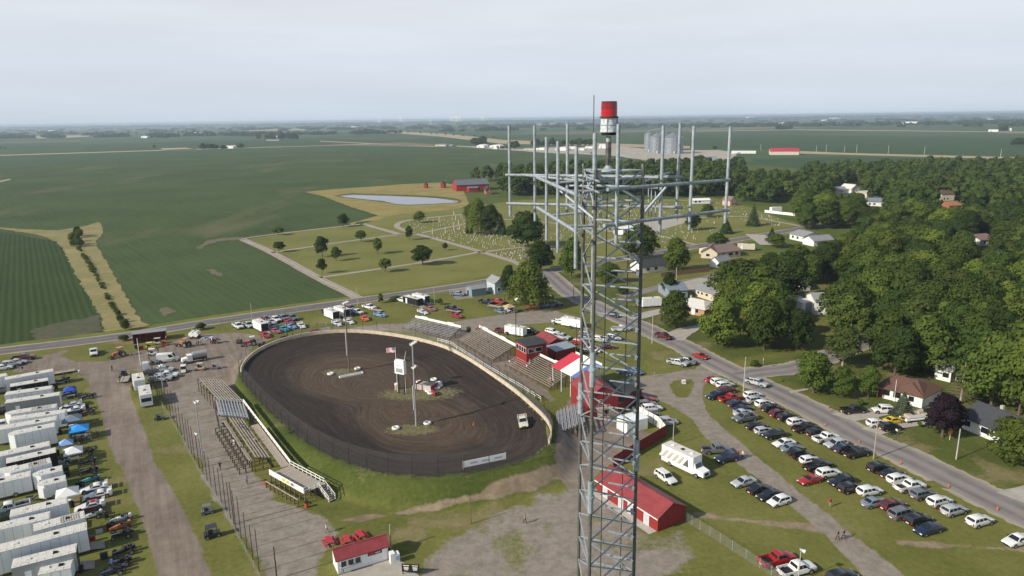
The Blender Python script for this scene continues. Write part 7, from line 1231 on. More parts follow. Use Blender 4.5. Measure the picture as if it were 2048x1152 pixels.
SP = [('p1', 1030, 490, 'black', 'black sprint car behind the first pit trailer'), ('p1', 1410, 770, 'black', 'black sprint car alone near the dark blue tent'), ('p1', 1430, 1030, 'maroon', 'sprint car with bare axles beside the grey tent'), ('J', 715, 215, 'black', 'black sprint car below the white pit tent'), ('J', 728, 285, 'black', 'black sprint car above the teal one'), ('J', 742, 357, 'teal', 'teal sprint car in the pit row'), ('J', 990, 680, 'white', 'white and black sprint car at the lane edge'), ('J', 985, 742, 'orange', 'orange sprint car second at the lane edge'), ('J', 1005, 805, 'black', 'black sprint car third at the lane edge'), ('J', 1015, 945, 'black', 'black sprint car with grey tail at the lane edge'), ('J', 985, 1035, 'black', 'black sprint car beside the blue capped crew'), ('J', 925, 1110, 'navy', 'dark sprint car at the bottom of the pit row'), ('p2', 1270, 380, 'black', 'sprint car under the bright blue tent'), ('p2', 1220, 520, 'black', 'black sprint car beside the pale blue tent'), ('p2', 1400, 690, 'black', 'black sprint car beside the white pit tent'), ('p1', 1150, 720, 'darkgreen', 'dark green sprint car under the dark blue tent'), ('p2', 1000, 860, 'silver', 'long silver sprint chassis behind the black trailer'), ('p3', 1500, 745, 'white', 'white small racer behind the pit trailers')]
CO['orange'] = (.45, .12, .03)
for k, x, y, colour, lb in SP: p = g(k, x, y, .5); spawn('sprint_car', SPR, (p.x, p.y, 0), R(208) + random.uniform(-.15, .15), lb, 'race car', 'sprint cars in the pits', CO[colour], 1.15)
# --- golf carts, UTVs
b = MB(); b.loft([[(-1.2, -.6, .35), (1.2, -.6, .35), (1.2, .6, .35), (-1.2, .6, .35)], [(-1.2, -.6, .8), (1.05, -.55, .75), (1.05, .55, .75), (-1.2, .6, .8)]]); ub = b.mesh('body', M_PAINT); b = MB(); b.b2(-.9, .7, -.6, .6, 1.78, 1.85); ur = b.mesh('canopy', M_PAINT); b = MB()
for x in (-.85, .65):
    for s_ in (-.55, .55): b.bar((x, s_, .7), (x, s_, 1.8), .05)
uf = b.mesh('roof_posts', M_BLACK); b = MB(); b.b2(-.5, .1, -.55, .55, .8, .98); b.b2(-.6, -.48, -.55, .55, .9, 1.35); us = b.mesh('seat', M_BLACK); UTV = [('body', ub, (0, 0, 0), []), ('canopy', ur, (0, 0, 0), []), ('roof_posts', uf, (0, 0, 0), []), ('seat', us, (0, 0, 0), [])] + wheels((-.8, .8), .6, .3, .22)
for k, x, y, colour, lb, hd_ in [('J', 1748, 800, 'black', 'black side by side utility vehicle on the grass strip', R(30)), ('J', 1708, 610, 'grey', 'small quad bike on the grass strip by the posts', R(25)), ('p4', 1210, 825, 'white', 'white golf cart in the pit yard', R(-70)), ('p4', 1490, 785, 'tan', 'tan utility cart in the pit yard', R(0)), ('p4', 1730, 770, 'grey', 'grey quad parked by the pit yard rail', R(0)), ('p4', 790, 365, 'cream', 'cream cart before the open shed', R(10)), ('p4', 215, 900, 'black', 'black cart beside the pit lane box truck', R(-80)), ('E', 1315, 800, 'black', 'black mower on the grass strip by the pit lane', R(15)), ('p4', 900, 385, 'red', 'red mower before the open shed', R(0)), ('p4', 1730, 350, 'maroon', 'red tow cart beside the scrap pile', R(0)), ('p4', 700, 545, 'white', 'white cart near the graphic van', R(20)), ('p4', 660, 440, 'yellow', 'yellow cart before the open shed', R(20)), ('p4', 720, 700, 'darkgreen', 'green mower beside the white box', R(10))]:
    p = g(k, x, y, .6); spawn('utility_cart', UTV, (p.x, p.y, 0), hd_, lb, 'cart', 'carts about the pits', CO[colour], .85 if 'quad' in lb or 'mower' in lb else 1.05)
# --- tractors, tankers, motorhome, box trucks
def tractor(p, rz, colour, label):
    t = thing('tractor', label, 'tractor', p, rz); b = MB(); b.loft([[(.2, -.4, .8), (1.9, -.32, .8), (1.9, .32, .8), (.2, .4, .8)], [(.2, -.4, 1.6), (1.8, -.3, 1.45), (1.8, .3, 1.45), (.2, .4, 1.6)]]); o = b.obj('hood', M_PAINT, t); o.color = CO[colour] + (1,); b = MB(); b.b2(-1.0, .2, -.6, .6, 1.0, 1.5)
    for x in (-.95, .15):
        for s_ in (-.55, .55): b.bar((x, s_, 1.4), (x, s_, 2.6), .07)
    b.obj('cab_frame', M_BLACK, t); b = MB(); b.b2(-1.15, .35, -.75, .75, 2.6, 2.75); o = b.obj('cab_roof', M_PAINT, t); o.color = (CO['cream'] if colour != 'orange' else CO['orange']) + (1,)
    for nm, me_, off_, sub in wheels((-.7,), .85, .78, .45) + wheels((1.5,), .7, .45, .3):
        o = put(nm, me_, t, off_)
        for s_nm, s_me, s_off, _ in sub: put(s_nm, s_me, o, s_off)
    b = MB(); b.bar((1.8, -.6, .6), (2.6, -.6, .35), .12); b.bar((1.8, .6, .6), (2.6, .6, .35), .12); b.box(2.7, 0, .35, .2, 1.9, .5); b.obj('loader_bucket', M_RUST, t)
p = g('p5', 350, 830); tractor(p, R(200), 'red', 'old red tractor with a white cab roof at the far turn'); p = g('p4', 155, 605); tractor(p, R(235), 'orange', 'orange tractor with a canopy on the pit grass'); p = g('p4', 1240, 440); tractor(p, R(160), 'orange', 'orange and grey tractor beside the fuel tanks')
p = g('p4', 1370, 690); t = thing('water_truck', 'white nosed water truck with a dark tank in the pit yard', 'truck', p, heading('p4', 1300, 700, -130, 25)); b = MB(); b.loft([[(1.3, -.95, .7), (2.9, -.8, .7), (2.9, .8, .7), (1.3, .95, .7)], [(1.3, -.95, 1.7), (2.8, -.7, 1.5), (2.8, .7, 1.5), (1.3, .95, 1.7)]]); b.b2(.2, 1.5, -1.0, 1.0, .7, 2.3); b.obj('cab', M_WHITE, t); b = MB(); b.b2(1.5, 1.53, -.85, .85, 1.72, 2.2); b.obj('windshield', M_GLASS, t); b = MB(); b.cyl((-3.6, 0, 1.9), (0, 0, 1.9), .95, .95, 20); b.obj('tank', M_GREYP, t); b = MB(); b.b2(-3.6, 1.2, -.5, .5, .6, .95); b.obj('chassis', M_BLACK, t)
for nm, me_, off_, sub in wheels((-2.8, 2.1), .9, .5, .35): o = put(nm, me_, t, off_); put('rim', sub[0][1], o)
for i, (x, lb) in enumerate([(1365, 'left upright white fuel tank beside the open shed'), (1440, 'right white fuel tank beside the open shed')]):
    p = g('p4', x, 300); t = thing('fuel_tank', lb, 'tank', p, 0, 'white fuel tanks'); b = MB(); b.cyl((0, -1.2, 1.5), (0, 1.2, 1.5), .75, .75, 18); b.obj('tank', M_WHITE, t); b = MB(); b.b2(-.6, .6, -1, -.85, 0, 1.0); b.b2(-.6, .6, .85, 1, 0, 1.0); b.obj('cradle', M_RUST, t); b = MB(); b.cyl((0, 0, 2.2), (0, 0, 3.0), .05, .05, 6); b.obj('vent_pipe', M_WHITE, t)
p = g('p5', 155, 800); t = thing('roller_ball', 'dark round packing roller on the pit apron', 'roller', p); b = MB(); b.cyl((-.7, 0, .7), (.7, 0, .7), .7, .7, 16); b.obj('drum', M_RUST, t); b = MB(); b.bar((-.8, 0, .7), (0, 1.6, .5), .1); b.bar((.8, 0, .7), (0, 1.6, .5), .1); b.cyl((0, 0, 1.3), (0, 0, 2.2), .08, .08, 6); b.obj('frame', M_RUST, t)
p = g('p4', 1640, 320); t = thing('scrap_pile', 'grey heap of scrap and tyres beside the fuel tanks', 'pile', p); 
for i in range(22): b = MB(); x, y = random.uniform(-2.2, 2.2), random.uniform(-1.6, 1.6); b.box(x, y, random.uniform(.2, .9), random.uniform(.4, 1.4), random.uniform(.3, .9), random.uniform(.2, .6), random.uniform(0, 3)); b.obj('scrap_piece', M_GREYP if i % 3 else M_WSIDE, t)
def boxy(name, label, cat, p, rz, L, W, H, sm_, rm_, nose=.0, wheels_x=(), zf=.45, wr=.36, vents=2, doors=0, rear_open=False, stripe=None, tongue=True, group=None, ribs=True, rack=False):
    """enclosed trailer: x runs from tongue (-) to rear door (+)"""
    t = thing(name, label, cat, p, rz, group); hw = W / 2; b = MB(); pts = [(-L / 2, -hw), (-L / 2, hw), (L / 2, hw), (L / 2, -hw)]
    if nose: pts = [(-L / 2 + nose, -hw), (-L / 2, -hw * .35), (-L / 2, hw * .35), (-L / 2 + nose, hw), (L / 2, hw), (L / 2, -hw)]
    b.prism(pts, zf, H - .06); bo = b.obj('body', sm_, t); b = MB(); b.prism([(x * 1.002, y * 1.012) for x, y in pts], H - .06, H); b.prism([(x * .97, y * .6) for x, y in pts], H, H + .035); ro = b.obj('roof', rm_, t)
    if ribs:
        b = MB(); n_ = int(L / 1.2)
        for i in range(1, n_):
            for s_ in (-1, 1): b.b2(-L / 2 + L * i / n_ - .02, -L / 2 + L * i / n_ + .02, s_ * hw - .012, s_ * hw + .012, zf + .1, H - .1)
        b.b2(-L / 2 + nose, L / 2, -hw - .014, -hw + .01, zf, zf + .1); b.b2(-L / 2 + nose, L / 2, hw - .01, hw + .014, zf, zf + .1); b.obj('trim', M_GREYP if sm_ is not M_GREYP else M_WSIDE, bo)
    b = MB(); n_ = max(3, int(L / .9))
    for i in range(1, n_): b.b2(-L / 2 + L * i / n_ - .02, -L / 2 + L * i / n_ + .02, -hw * .93, hw * .93, H + .0, H + .05)
    b.obj('roof_seams', M_WSIDE, ro)
    for i in range(vents): x = -L / 2 + L * (i + .6) / (vents + .4); b = MB(); b.loft([[(x - .35, -.3, H), (x + .35, -.3, H), (x + .35, .3, H), (x - .35, .3, H)], [(x - .28, -.24, H + .25), (x + .25, -.24, H + .18), (x + .25, .24, H + .18), (x - .28, .24, H + .25)]]); b.obj('roof_vent', M_WHITE if i % 2 == 0 else M_BLACK, ro)
    if rack:
        b = MB()
        for i in range(8): b.bar((L * .02 + i * L * .05, -hw * .9, H + .12), (L * .02 + i * L * .05, hw * .9, H + .12), .06)
        b.obj('roof_rack', M_WOODL, ro)
    b = MB(); b.b2(L / 2, L / 2 + .03, -hw + .12, hw - .12, zf + .1, H - .15); b.obj('rear_door_or_shade', M_BLACK if rear_open else M_WSIDE if sm_ is not M_BLACK else M_BLACK, t)  # when open, a black sheet stands in for the shade inside
    if rear_open: b = MB(); b.loft([[(L / 2 + .03, -hw + .12, zf), (L / 2 + .03, hw - .12, zf), (L / 2 + 1.9, hw - .12, .05), (L / 2 + 1.9, -hw + .12, .05)], [(L / 2 + .03, -hw + .12, zf + .08), (L / 2 + .03, hw - .12, zf + .08), (L / 2 + 1.9, hw - .12, .12), (L / 2 + 1.9, -hw + .12, .12)]]); b.obj('ramp', M_WOODL, t)
    b = MB(); b.b2(-L * .32, -L * .32 + .8, -hw - .02, -hw + .01, zf + .15, zf + 2.0); b.obj('side_door', M_WSIDE if sm_ is not M_BLACK else M_GREYP, bo)
    if stripe: b = MB(); b.b2(-L / 2 + nose + .2, L / 2 - .2, -hw - .018, -hw + .01, zf + .6, zf + 1.0); b.obj('stripe', stripe, bo)
    if tongue: b = MB(); b.bar((-L / 2 - 1.2, 0, .5), (-L / 2, -hw * .7, .5), .12); b.bar((-L / 2 - 1.2, 0, .5), (-L / 2, hw * .7, .5), .12); b.obj('tongue', M_BLACK, t)
    for nm, me_, off_, sub in wheels(wheels_x or (.1 * L - .45, .1 * L + .45), hw - .1, wr, .22): o = put(nm, me_, t, off_); put('rim', sub[0][1], o)
    return t
# pit trailers: left and right ends of the near roof edge in pixels, height, width, side, roof, label
M_TB = mat('black_trailer_sheet', (.012, .012, .014), .35, 0, .1); M_TG = mat('grey_trailer_sheet', (.24, .25, .26), .45, 0, .08); M_TS = mat('silver_trailer_sheet', (.36, .38, .41), .35, .2, .08)
PT = [((-70, 768), (15, 751), 3.4, M_WSIDE, {}, 'white trailer poking in at the pit edge'), ((9.7, 760), (107, 742.5), 3.7, M_WSIDE, dict(rear_open=True), 'tall white race trailer nearest the pit entrance'), ((19.4, 774), (96, 761), 3.2, M_TB, {}, 'black trailer with a white roof next to the tall white one'), ((8.5, 791), (102, 777.5), 3.3, M_WSIDE, {}, 'white trailer between the black and the grey trailer'), ((9, 807), (118, 790.5), 3.5, M_TG, {}, 'grey trailer with dark roof vents'), ((8, 831), (111, 815), 3.3, M_WSIDE, dict(nose=1.2, rack=True), 'white wedge nosed trailer with slats on its roof'), ((18, 842), (129, 826), 3.5, M_WSIDE, {}, 'long white trailer beside the grey tent'), ((-6, 861), (112, 840), 3.5, M_WSIDE, {}, 'plain white trailer above the largest one'),
      ((16, 873), (110, 853), 4.1, M_WSIDE, dict(nose=1.0), 'largest white hauler with round emblem by the bright blue tent'), ((-8, 915), (100, 891), 3.3, M_WSIDE, {}, 'white trailer below the largest hauler'), ((12, 927), (112, 904.5), 3.3, M_TB, dict(rear_open=True), 'black trailer with pale roof below the largest hauler'), ((9, 949), (103, 925), 3.6, M_WSIDE, dict(rack=True, nose=.8), 'white gooseneck trailer with a slatted rear roof'), ((65, 955), (125, 941), 3.2, M_WSIDE, dict(nose=1.2), 'short wedge nosed white trailer above its twin'), ((74, 975), (132, 961), 2.9, M_WSIDE, dict(nose=1.0), 'short white trailer touching the white tent'), ((19, 1034), (134, 1006), 3.6, M_WSIDE, {}, 'long white trailer below the camper'), ((-14, 1063), (98, 1037), 3.3, M_WSIDE, {}, 'plain white trailer running off the pit edge'), ((67, 1063), (170, 1035), 3.4, M_WSIDE, dict(rack=True), 'white trailer with roof rack frames'), ((-20, 1110), (174, 1059), 4.0, M_WSIDE, dict(rear_open=True), 'longest white hauler with an awning at its rear'), ((22, 1137), (152, 1104), 3.5, M_TS, dict(rear_open=True), 'silver trailer with its ramp lowered'), ((75, 1150), (141, 1136), 2.5, M_WSIDE, {}, 'small white trailer with a ribbed pale roof')]
for (xl, yl), (xr, yr), h, sm_, kw, lb in PT:
    a, c = G(xl, yl, h), G(xr, yr, h); d = c - a; L = d.length; rz = math.atan2(d.y, d.x); nrm = Vector((-math.sin(rz), math.cos(rz), 0)); Wt = 2.55; mid = (a + c) / 2 + nrm * Wt / 2
    boxy('race_trailer', lb, 'trailer', (mid.x, mid.y, 0), rz, L, Wt, h, sm_, M_WROOF, group='race trailers in the pits', **kw)
for k, x, y, L, W, H, hd_, sm_, kw, lb in [('p5', 515, 580, 7.0, 2.5, 3.0, R(-50), M_WSIDE, dict(rear_open=True), 'white box trailer with an open dark rear in the far paddock'), ('p5', 1680, 380, 6.5, 2.5, 2.9, R(-50), M_WSIDE, dict(rear_open=True), 'white open box trailer left of the infield pole'), ('p5', 1850, 340, 7.0, 2.5, 2.9, R(-50), M_WSIDE, dict(rear_open=True), 'white open box trailer right of the infield pole'), ('p6', 1205, 330, 8.0, 2.5, 3.0, R(-42), M_TB, dict(rear_open=True), 'black sided trailer with a white roof and open doors on the lawn'), ('p6', 1335, 285, 7.0, 2.5, 2.9, R(-42), M_WSIDE, dict(rear_open=True), 'white trailer beside the black sided trailer'), ('p8', 190, 365, 6.5, 2.4, 2.9, R(-32), M_WSIDE, {}, 'small white trailer behind the announcer box'), ('p8', 880, 265, 7.0, 2.5, 2.9, R(-35), M_WSIDE, dict(rear_open=True), 'white cargo trailer with open doors on the back lawn'), ('p4', 600, 850, 1.6, 1.5, 2.6, R(-62), M_WSIDE, dict(tongue=False, ribs=False, vents=0), 'small upright white box at the pit gate')]:
    p = g(k, x, y); boxy('box_trailer', lb, 'trailer', p, hd_, L, W, H, sm_, M_WROOF, group='box trailers around the oval', **kw)
def motor(name, label, cat, p, rz, L, W, H, awn=False, cabl=1.6, flat=False):
    t = boxy(name, label, cat, p, rz + math.pi, L - (0 if flat else cabl), W, H, M_WSIDE, M_WROOF, tongue=False, wheels_x=(L * .18,), wr=.45, vents=3); x0 = -(L - (0 if flat else cabl)) / 2
    b = MB()
    if flat: b.b2(x0 - .02, x0 - .05 + .02, -W / 2 + .2, W / 2 - .2, 1.5, 2.4); b.obj('windshield', M_GLASS, t)
    else:
        b.loft([[(x0 - cabl, -W * .4, .6), (x0, -W * .45, .6), (x0, W * .45, .6), (x0 - cabl, W * .4, .6)], [(x0 - cabl + .1, -W * .36, 1.45), (x0, -W * .43, 1.7), (x0, W * .43, 1.7), (x0 - cabl + .1, W * .36, 1.45)]]); b.loft([[(x0 - .55, -W * .42, 1.6), (x0, -W * .43, 1.6), (x0, W * .43, 1.6), (x0 - .55, W * .42, 1.6)], [(x0 - .1, -W * .36, 2.5), (x0, -W * .38, 2.5), (x0, W * .38, 2.5), (x0 - .1, W * .36, 2.5)]]); b.obj('cab', M_WSIDE, t, True)
        b = MB(); b.panel([(x0 - .56, W * .40, 1.62), (x0 - .56, -W * .40, 1.62), (x0 - .11, -W * .35, 2.48), (x0 - .11, W * .35, 2.48)], .05, .95, .1, .9, .03); b.obj('windshield', M_GLASS, t); b = MB(); b.b2(x0 - cabl - .04, x0 - cabl + .02, -.5, .5, .75, 1.25); b.obj('grille', M_BLACK, t)
    for nm, me_, off_, sub in wheels((x0 - .7 if not flat else x0 + 1.2,), W / 2 - .15, .45, .28): o = put(nm, me_, t, off_); put('rim', sub[0][1], o)
    if awn:
        for i in range(9): b = MB(); x = x0 + 1.2 + i * .62; b.loft([[(x, W / 2 + .02, 3.0), (x + .6, W / 2 + .02, 3.0), (x + .6, W / 2 + 1.5, 2.3), (x, W / 2 + 1.5, 2.3)], [(x, W / 2 + .02, 3.05), (x + .6, W / 2 + .02, 3.05), (x + .6, W / 2 + 1.5, 2.35), (x, W / 2 + 1.5, 2.35)]]); b.obj('awning_stripe', mat('awning_tan', (.42, .36, .27)) if i % 2 else M_WHITE, t)
    return t
a, c = g('L', 885, 205), g('L', 1190, 352); d = c - a; mid = (a + c) / 2 + Vector((1.2, .9, 0)); motor('motorhome', 'big white truck based motorhome with a striped awning', 'motorhome', mid, math.atan2(d.y, d.x), 9.6, 2.5, 3.7, True, 2.2)
a = g('E', 1205, 680); motor('motorhome', 'white motorhome parked at the edge of the pit lane', 'motorhome', a, heading('E', 1180, 600, 25, 110), 7.2, 2.5, 3.2, flat=True); a = g('E', 1150, 560); boxy('box_trailer', 'white box trailer behind the pit lane motorhome', 'trailer', a, heading('E', 1110, 470, 30, 100), 6.0, 2.5, 3.0, M_WSIDE, M_WROOF); a = g('p3', 235, 480); motor('motorhome', 'white camper with dark windows among the pit trailers', 'motorhome', a + Vector((-2, 1.0, 0)), R(212), 8.0, 2.5, 3.3, flat=True); a = g('p3', 90, 330); motor('motorhome', 'second white camper half out of view in the pits', 'motorhome', a + Vector((-2, 1, 0)), R(212), 6.5, 2.4, 3.1, flat=True)
a = g('q6', 150, 440); boxy('camper_trailer', 'white fifth wheel camper in the yard behind the leaning tree', 'camper', a, R(12), 8, 2.5, 3.2, M_WSIDE, M_WROOF, nose=1.2); a = g('q3', 1800, 150); boxy('camper_trailer', 'white camper trailer behind the white vinyl fence', 'camper', a, R(15), 8, 2.5, 3.2, M_WSIDE, M_WROOF); a = g('q3', 1420, 640); boxy('camper_trailer', 'cream camper beside the brown roofed house', 'camper', a, R(-15), 8, 2.5, 3.0, CREAM, M_WROOF)
# open car trailers
def flat_trailer(k, x, y, rz, label, L=5.5): p = g(k, x, y); t = thing('car_trailer', label, 'trailer', p, rz); b = MB(); b.b2(-L / 2, L / 2, -1, -.4, .5, .58); b.b2(-L / 2, L / 2, .4, 1, .5, .58); b.b2(-L / 2, L / 2, -.4, .4, .47, .52); b.obj('deck', M_WOODL, t); b = MB(); b.bar((-L / 2 - 1.3, 0, .5), (-L / 2, -.8, .5), .1); b.bar((-L / 2 - 1.3, 0, .5), (-L / 2, .8, .5), .1); b.obj('tongue', M_RUST, t); [put('rim', s_[0][1], put(nm, me_, t, off_)) for nm, me_, off_, s_ in wheels((.3, 1.1), 1.1, .33, .2)]
flat_trailer('p6', 590, 432, R(-38), 'open car trailer between the white pickup and blue racer'); flat_trailer('p7', 735, 372, R(-38), 'open car trailer behind the black paddock pickup'); flat_trailer('p6', 1870, 445, R(-38), 'open car trailer behind the black lane pickup'); flat_trailer('p1', 1020, 390, R(32), 'open trailer with a raised ramp behind the tall white trailer', 6); flat_trailer('p4', 250, 1000, R(-70), 'flat trailer beside the pit lane box trailer', 4.5)
p = g('I', 1075, 745); t = thing('pontoon_boat', 'pontoon boat with a tan deck on the neighbour driveway', 'boat', p, R(12)); b = MB()
for s_ in (-.9, .9): b.cyl((-3, s_, .8), (2.8, s_, .8), .32, .32, 12)
b.obj('pontoons', M_WSIDE, t); b = MB(); b.b2(-3, 3, -1.2, 1.2, 1.12, 1.2); b.obj('deck', mat('tan_deck', (.36, .29, .22)), t); b = MB()
for s_ in (-1.15, 1.15): b.b2(-2.8, 2.9, s_ - .03, s_ + .03, 1.2, 1.85)
b.obj('fence_panels', M_WSIDE, t); b = MB(); b.b2(-2.5, -1.2, -1, 1, 1.2, 1.7); b.b2(1.2, 2.4, -1, -.3, 1.2, 1.7); b.b2(1.2, 2.4, .3, 1, 1.2, 1.7); b.obj('seats', mat('tan_vinyl', (.45, .35, .26)), t)
# --- pop up canopies
def tent(k, x, y, colour, label, s=3.2, hd_=R(30), z=2.6):
    p = g(k, x, y, z); t = thing('canopy_tent', label, 'tent', (p.x, p.y, 0), hd_, 'pop up canopies in the pits'); h = s / 2; m_ = mat('tent_' + colour, CO[colour], .7, 0, .08); b = MB(); b.add([(-h, -h, 2.25), (h, -h, 2.25), (h, h, 2.25), (-h, h, 2.25), (0, 0, 3.15)], [(0, 1, 4), (1, 2, 4), (2, 3, 4), (3, 0, 4)]); 
    b.loft([[(-h, -h, 2.0), (h, -h, 2.0), (h, h, 2.0), (-h, h, 2.0)], [(-h, -h, 2.25), (h, -h, 2.25), (h, h, 2.25), (-h, h, 2.25)]], 0, False); b.obj('roof_cloth', m_, t)
    for sx_ in (-1, 1):
        for sy_ in (-1, 1): b = MB(); b.b2(sx_ * (h - .05) - .03, sx_ * (h - .05) + .03, sy_ * (h - .05) - .03, sy_ * (h - .05) + .03, 0, 2.2); b.obj('leg', M_GREYP, t)
    b = MB(); b.b2(-.8, .8, -.35, .35, .72, .78); b.b2(-.7, -.65, -.3, .3, 0, .72); b.b2(.65, .7, -.3, .3, 0, .72); o = b.obj('table', M_WSIDE, t)
CO['tentblue'] = (.03, .08, .42); CO['brightblue'] = (.03, .28, .72); CO['paleblue'] = (.22, .36, .62)
for a in [('p1', 1145, 625, 'tentblue', 'dark blue pop up tent near the pit entrance trailers', 2.7), ('p2', 1175, 115, 'slate', 'grey pop up tent behind the long white trailer', 3.7), ('p2', 1295, 275, 'brightblue', 'bright blue pop up tent beside the largest hauler', 3.6), ('p2', 1080, 515, 'paleblue', 'small pale blue pop up tent', 2.5), ('p2', 1200, 640, 'white', 'white pop up tent between sprint cars', 3.2), ('p3', 1100, 335, 'white', 'white pop up tent touching the short trailer', 3.4), ('p7', 975, 335, 'tan', 'tan pop up tent over a racer by the gravel lane', 3.4)]: tent(*a[:5], s=a[5])
# pit clutter: tyre stacks and tool carts behind the trailers
b = MB()
for i in range(4): b.cyl((0, 0, i * .27), (0, 0, i * .27 + .25), .36, .36, 12)
TS = b.mesh('tyres', M_TYRE); b = MB(); b.box(0, 0, .5, 1.0, .5, .9); TCm = b.mesh('cabinet', M_PAINT); b = MB(); b.box(0, 0, .98, 1.06, .55, .06); TCt = b.mesh('top', M_BLACK)
for i, (k, x, y) in enumerate([('p1', 900, 560), ('p1', 930, 640), ('p1', 1060, 820), ('p1', 1330, 1060), ('p2', 1060, 230), ('p2', 990, 400), ('p2', 1340, 690), ('p2', 950, 740), ('p2', 1090, 1010), ('p2', 1120, 1090), ('p3', 870, 400), ('p3', 1190, 610), ('p3', 1300, 280), ('p3', 1750, 780), ('J', 820, 800), ('J', 900, 770), ('J', 760, 870), ('J', 670, 1120), ('J', 860, 1010), ('p1', 1440, 960), ('p3', 500, 520), ('p4', 430, 470), ('p4', 520, 480), ('p4', 470, 500)]):
    p = g(k, x, y); near_ = 'pit trailers' if k != 'p4' else 'the open shed'
    if i % 2: spawn('tyre_stack', [('tyres', TS, (0, 0, 0), [])], p, 0, f'stack of black tyres standing behind {near_}', 'tyres', 'tyre stacks in the pits')
    else: spawn('tool_cart', [('cabinet', TCm, (0, 0, 0), []), ('top', TCt, (0, 0, 0), [])], p, R(30), f'tool cart standing behind {near_}', 'tool cart', 'tool carts in the pits', random.choice([CO['red'], CO['black'], CO['silver'], CO['navy']]))
for k, x, y, lb in [('K', 375, 400, 'red barrel bin by the viewing deck posts'), ('K', 712, 588, 'red barrel bin at the foot of the deck ramp'), ('W', 275, 470, 'blue barrel bin under the back stretch stand'), ('p7', 1710, 655, 'teal barrel bin on the back lawn'), ('W', 368, 600, 'white bucket bin by the stand posts')]:
    p = g(k, x, y); t = thing('barrel_bin', lb, 'bin', p); b = MB(); b.cyl((0, 0, 0), (0, 0, .9), .3, .3, 12); o = b.obj('barrel', mat('bin_' + lb.split()[0], dict(red=(.45, .07, .04), blue=(.08, .2, .4), teal=(.06, .3, .32), white=(.7, .7, .68))[lb.split()[0]], .6), t); b = MB(); b.cyl((0, 0, .88), (0, 0, .94), .32, .32, 12); b.obj('rim', M_BLACK, t)
p = g('I', 900, 865); t = thing('motorcycle', 'black and white touring motorcycle on the driveway edge', 'motorcycle', p, R(5)); b = MB(); b.loft([[(-.6, -.15, .45), (.6, -.12, .45), (.6, .12, .45), (-.6, .15, .45)], [(-.7, -.14, .8), (.4, -.1, 1.0), (.4, .1, 1.0), (-.7, .14, .8)]]); b.obj('body', M_BLACK, t); b = MB(); b.box(.6, 0, 1.1, .15, .55, .35); b.obj('fairing', M_WHITE, t); [put('rim', s_[0][1], put(nm, me_, t, (off_[0], 0, off_[2]))) for nm, me_, off_, s_ in wheels((-.8, .8), 0, .32, .14)[::2]]
# ================================================================ PEOPLE
def person_mesh(pose, trous):
    st = dict(stand=.0, walk=.28, sit=.0)[pose]; v = []; e = []; r_ = []
    def add(p, rad, par=None):
        v.append(p); r_.append(rad)
        if par is not None: e.append((par, len(v) - 1))
        return len(v) - 1
    sit = pose == 'sit'; pz = .93 if not sit else .5
    pel = add((0, 0, pz), (.15, .11)); ab = add((0, .0, pz + .2), (.14, .10), pel); ch = add((0, .0, pz + .42), (.17, .11), ab); nk = add((0, .0, pz + .57), (.06, .06), ch); hb = add((0, .02, pz + .66), (.075, .085), nk); hd_ = add((0, .02, pz + .77), (.08, .095), hb); add((0, .01, pz + .84), (.05, .06), hd_)
    for s_ in (-1, 1):
        sh_ = add((s_ * .18, 0, pz + .49), (.055, .055), ch); sw = s_ * st * .7; el = add((s_ * .25, sw - .02, pz + .22), (.045, .045), sh_); wr_ = add((s_ * .25, sw + .10 if not sit else .22, pz - .0), (.034, .034), el); add((s_ * .245, (sw + .13) if not sit else .3, pz - .08), (.03, .04), wr_)
        hp = add((s_ * .09, 0, pz - .06), (.09, .09), pel)
        if sit: kn = add((s_ * .1, .42, pz + .02), (.065, .065), hp); an = add((s_ * .1, .45, pz - .4), (.045, .045), kn); add((s_ * .1, .58, pz - .45), (.045, .035), an)
        else: kn = add((s_ * .1, -s_ * st * .5 + .03, .5), (.065, .065), hp); an = add((s_ * .1, -s_ * st, .09), (.045, .045), kn); add((s_ * .1, -s_ * st + .15, .045), (.045, .035), an)
    me = bpy.data.meshes.new('person_tmp'); me.from_pydata(v, e, []); o = bpy.data.objects.new('person_tmp', me); COL.objects.link(o); o.modifiers.new('s', 'SKIN'); sv = me.skin_vertices[0].data
    for i, rad in enumerate(r_): sv[i].radius = rad; sv[i].use_root = i == 0
    ss = o.modifiers.new('u', 'SUBSURF'); ss.levels = 1; ss.render_levels = 1
    dg = bpy.context.evaluated_depsgraph_get(); nm = bpy.data.meshes.new_from_object(o.evaluated_get(dg)); bpy.data.objects.remove(o); nm.materials.clear()
    for m_ in (M_OBJ, trous, M_SKIN, M_HAIR, M_BLACK): nm.materials.append(m_)
    for p in nm.polygons:
        c = p.center; mi = 0
        if c.z > pz + .60: mi = 3 if (c.z > pz + .80 or c.y < -.0) else 2
        elif c.z > pz + .53 and abs(c.x) < .08: mi = 2
        elif abs(c.x) > .20 and c.z < pz + .28: mi = 2
        elif c.z < pz - .02 or (sit and c.y > .12 and abs(c.x) < .2 and c.z < pz + .12): mi = 1
        if mi == 1 and c.z < (pz - .41 if sit else .085): mi = 4
        p.material_index = mi
    nm.shade_smooth(); return nm
JEAN = mat('denim', (.05, .075, .13), .85, 0, .15, 8); KHAKI = mat('khaki', (.30, .24, .16), .85, 0, .12, 8); DTR = mat('black_trousers', (.02, .02, .022), .85, 0, .15, 8)
PM = {(ps, i): person_mesh(ps, t_) for ps in ('stand', 'walk', 'sit') for i, t_ in enumerate((JEAN, KHAKI, DTR))}
CO['green'] = (.05, .28, .14); CO['lilac'] = (.36, .30, .48)
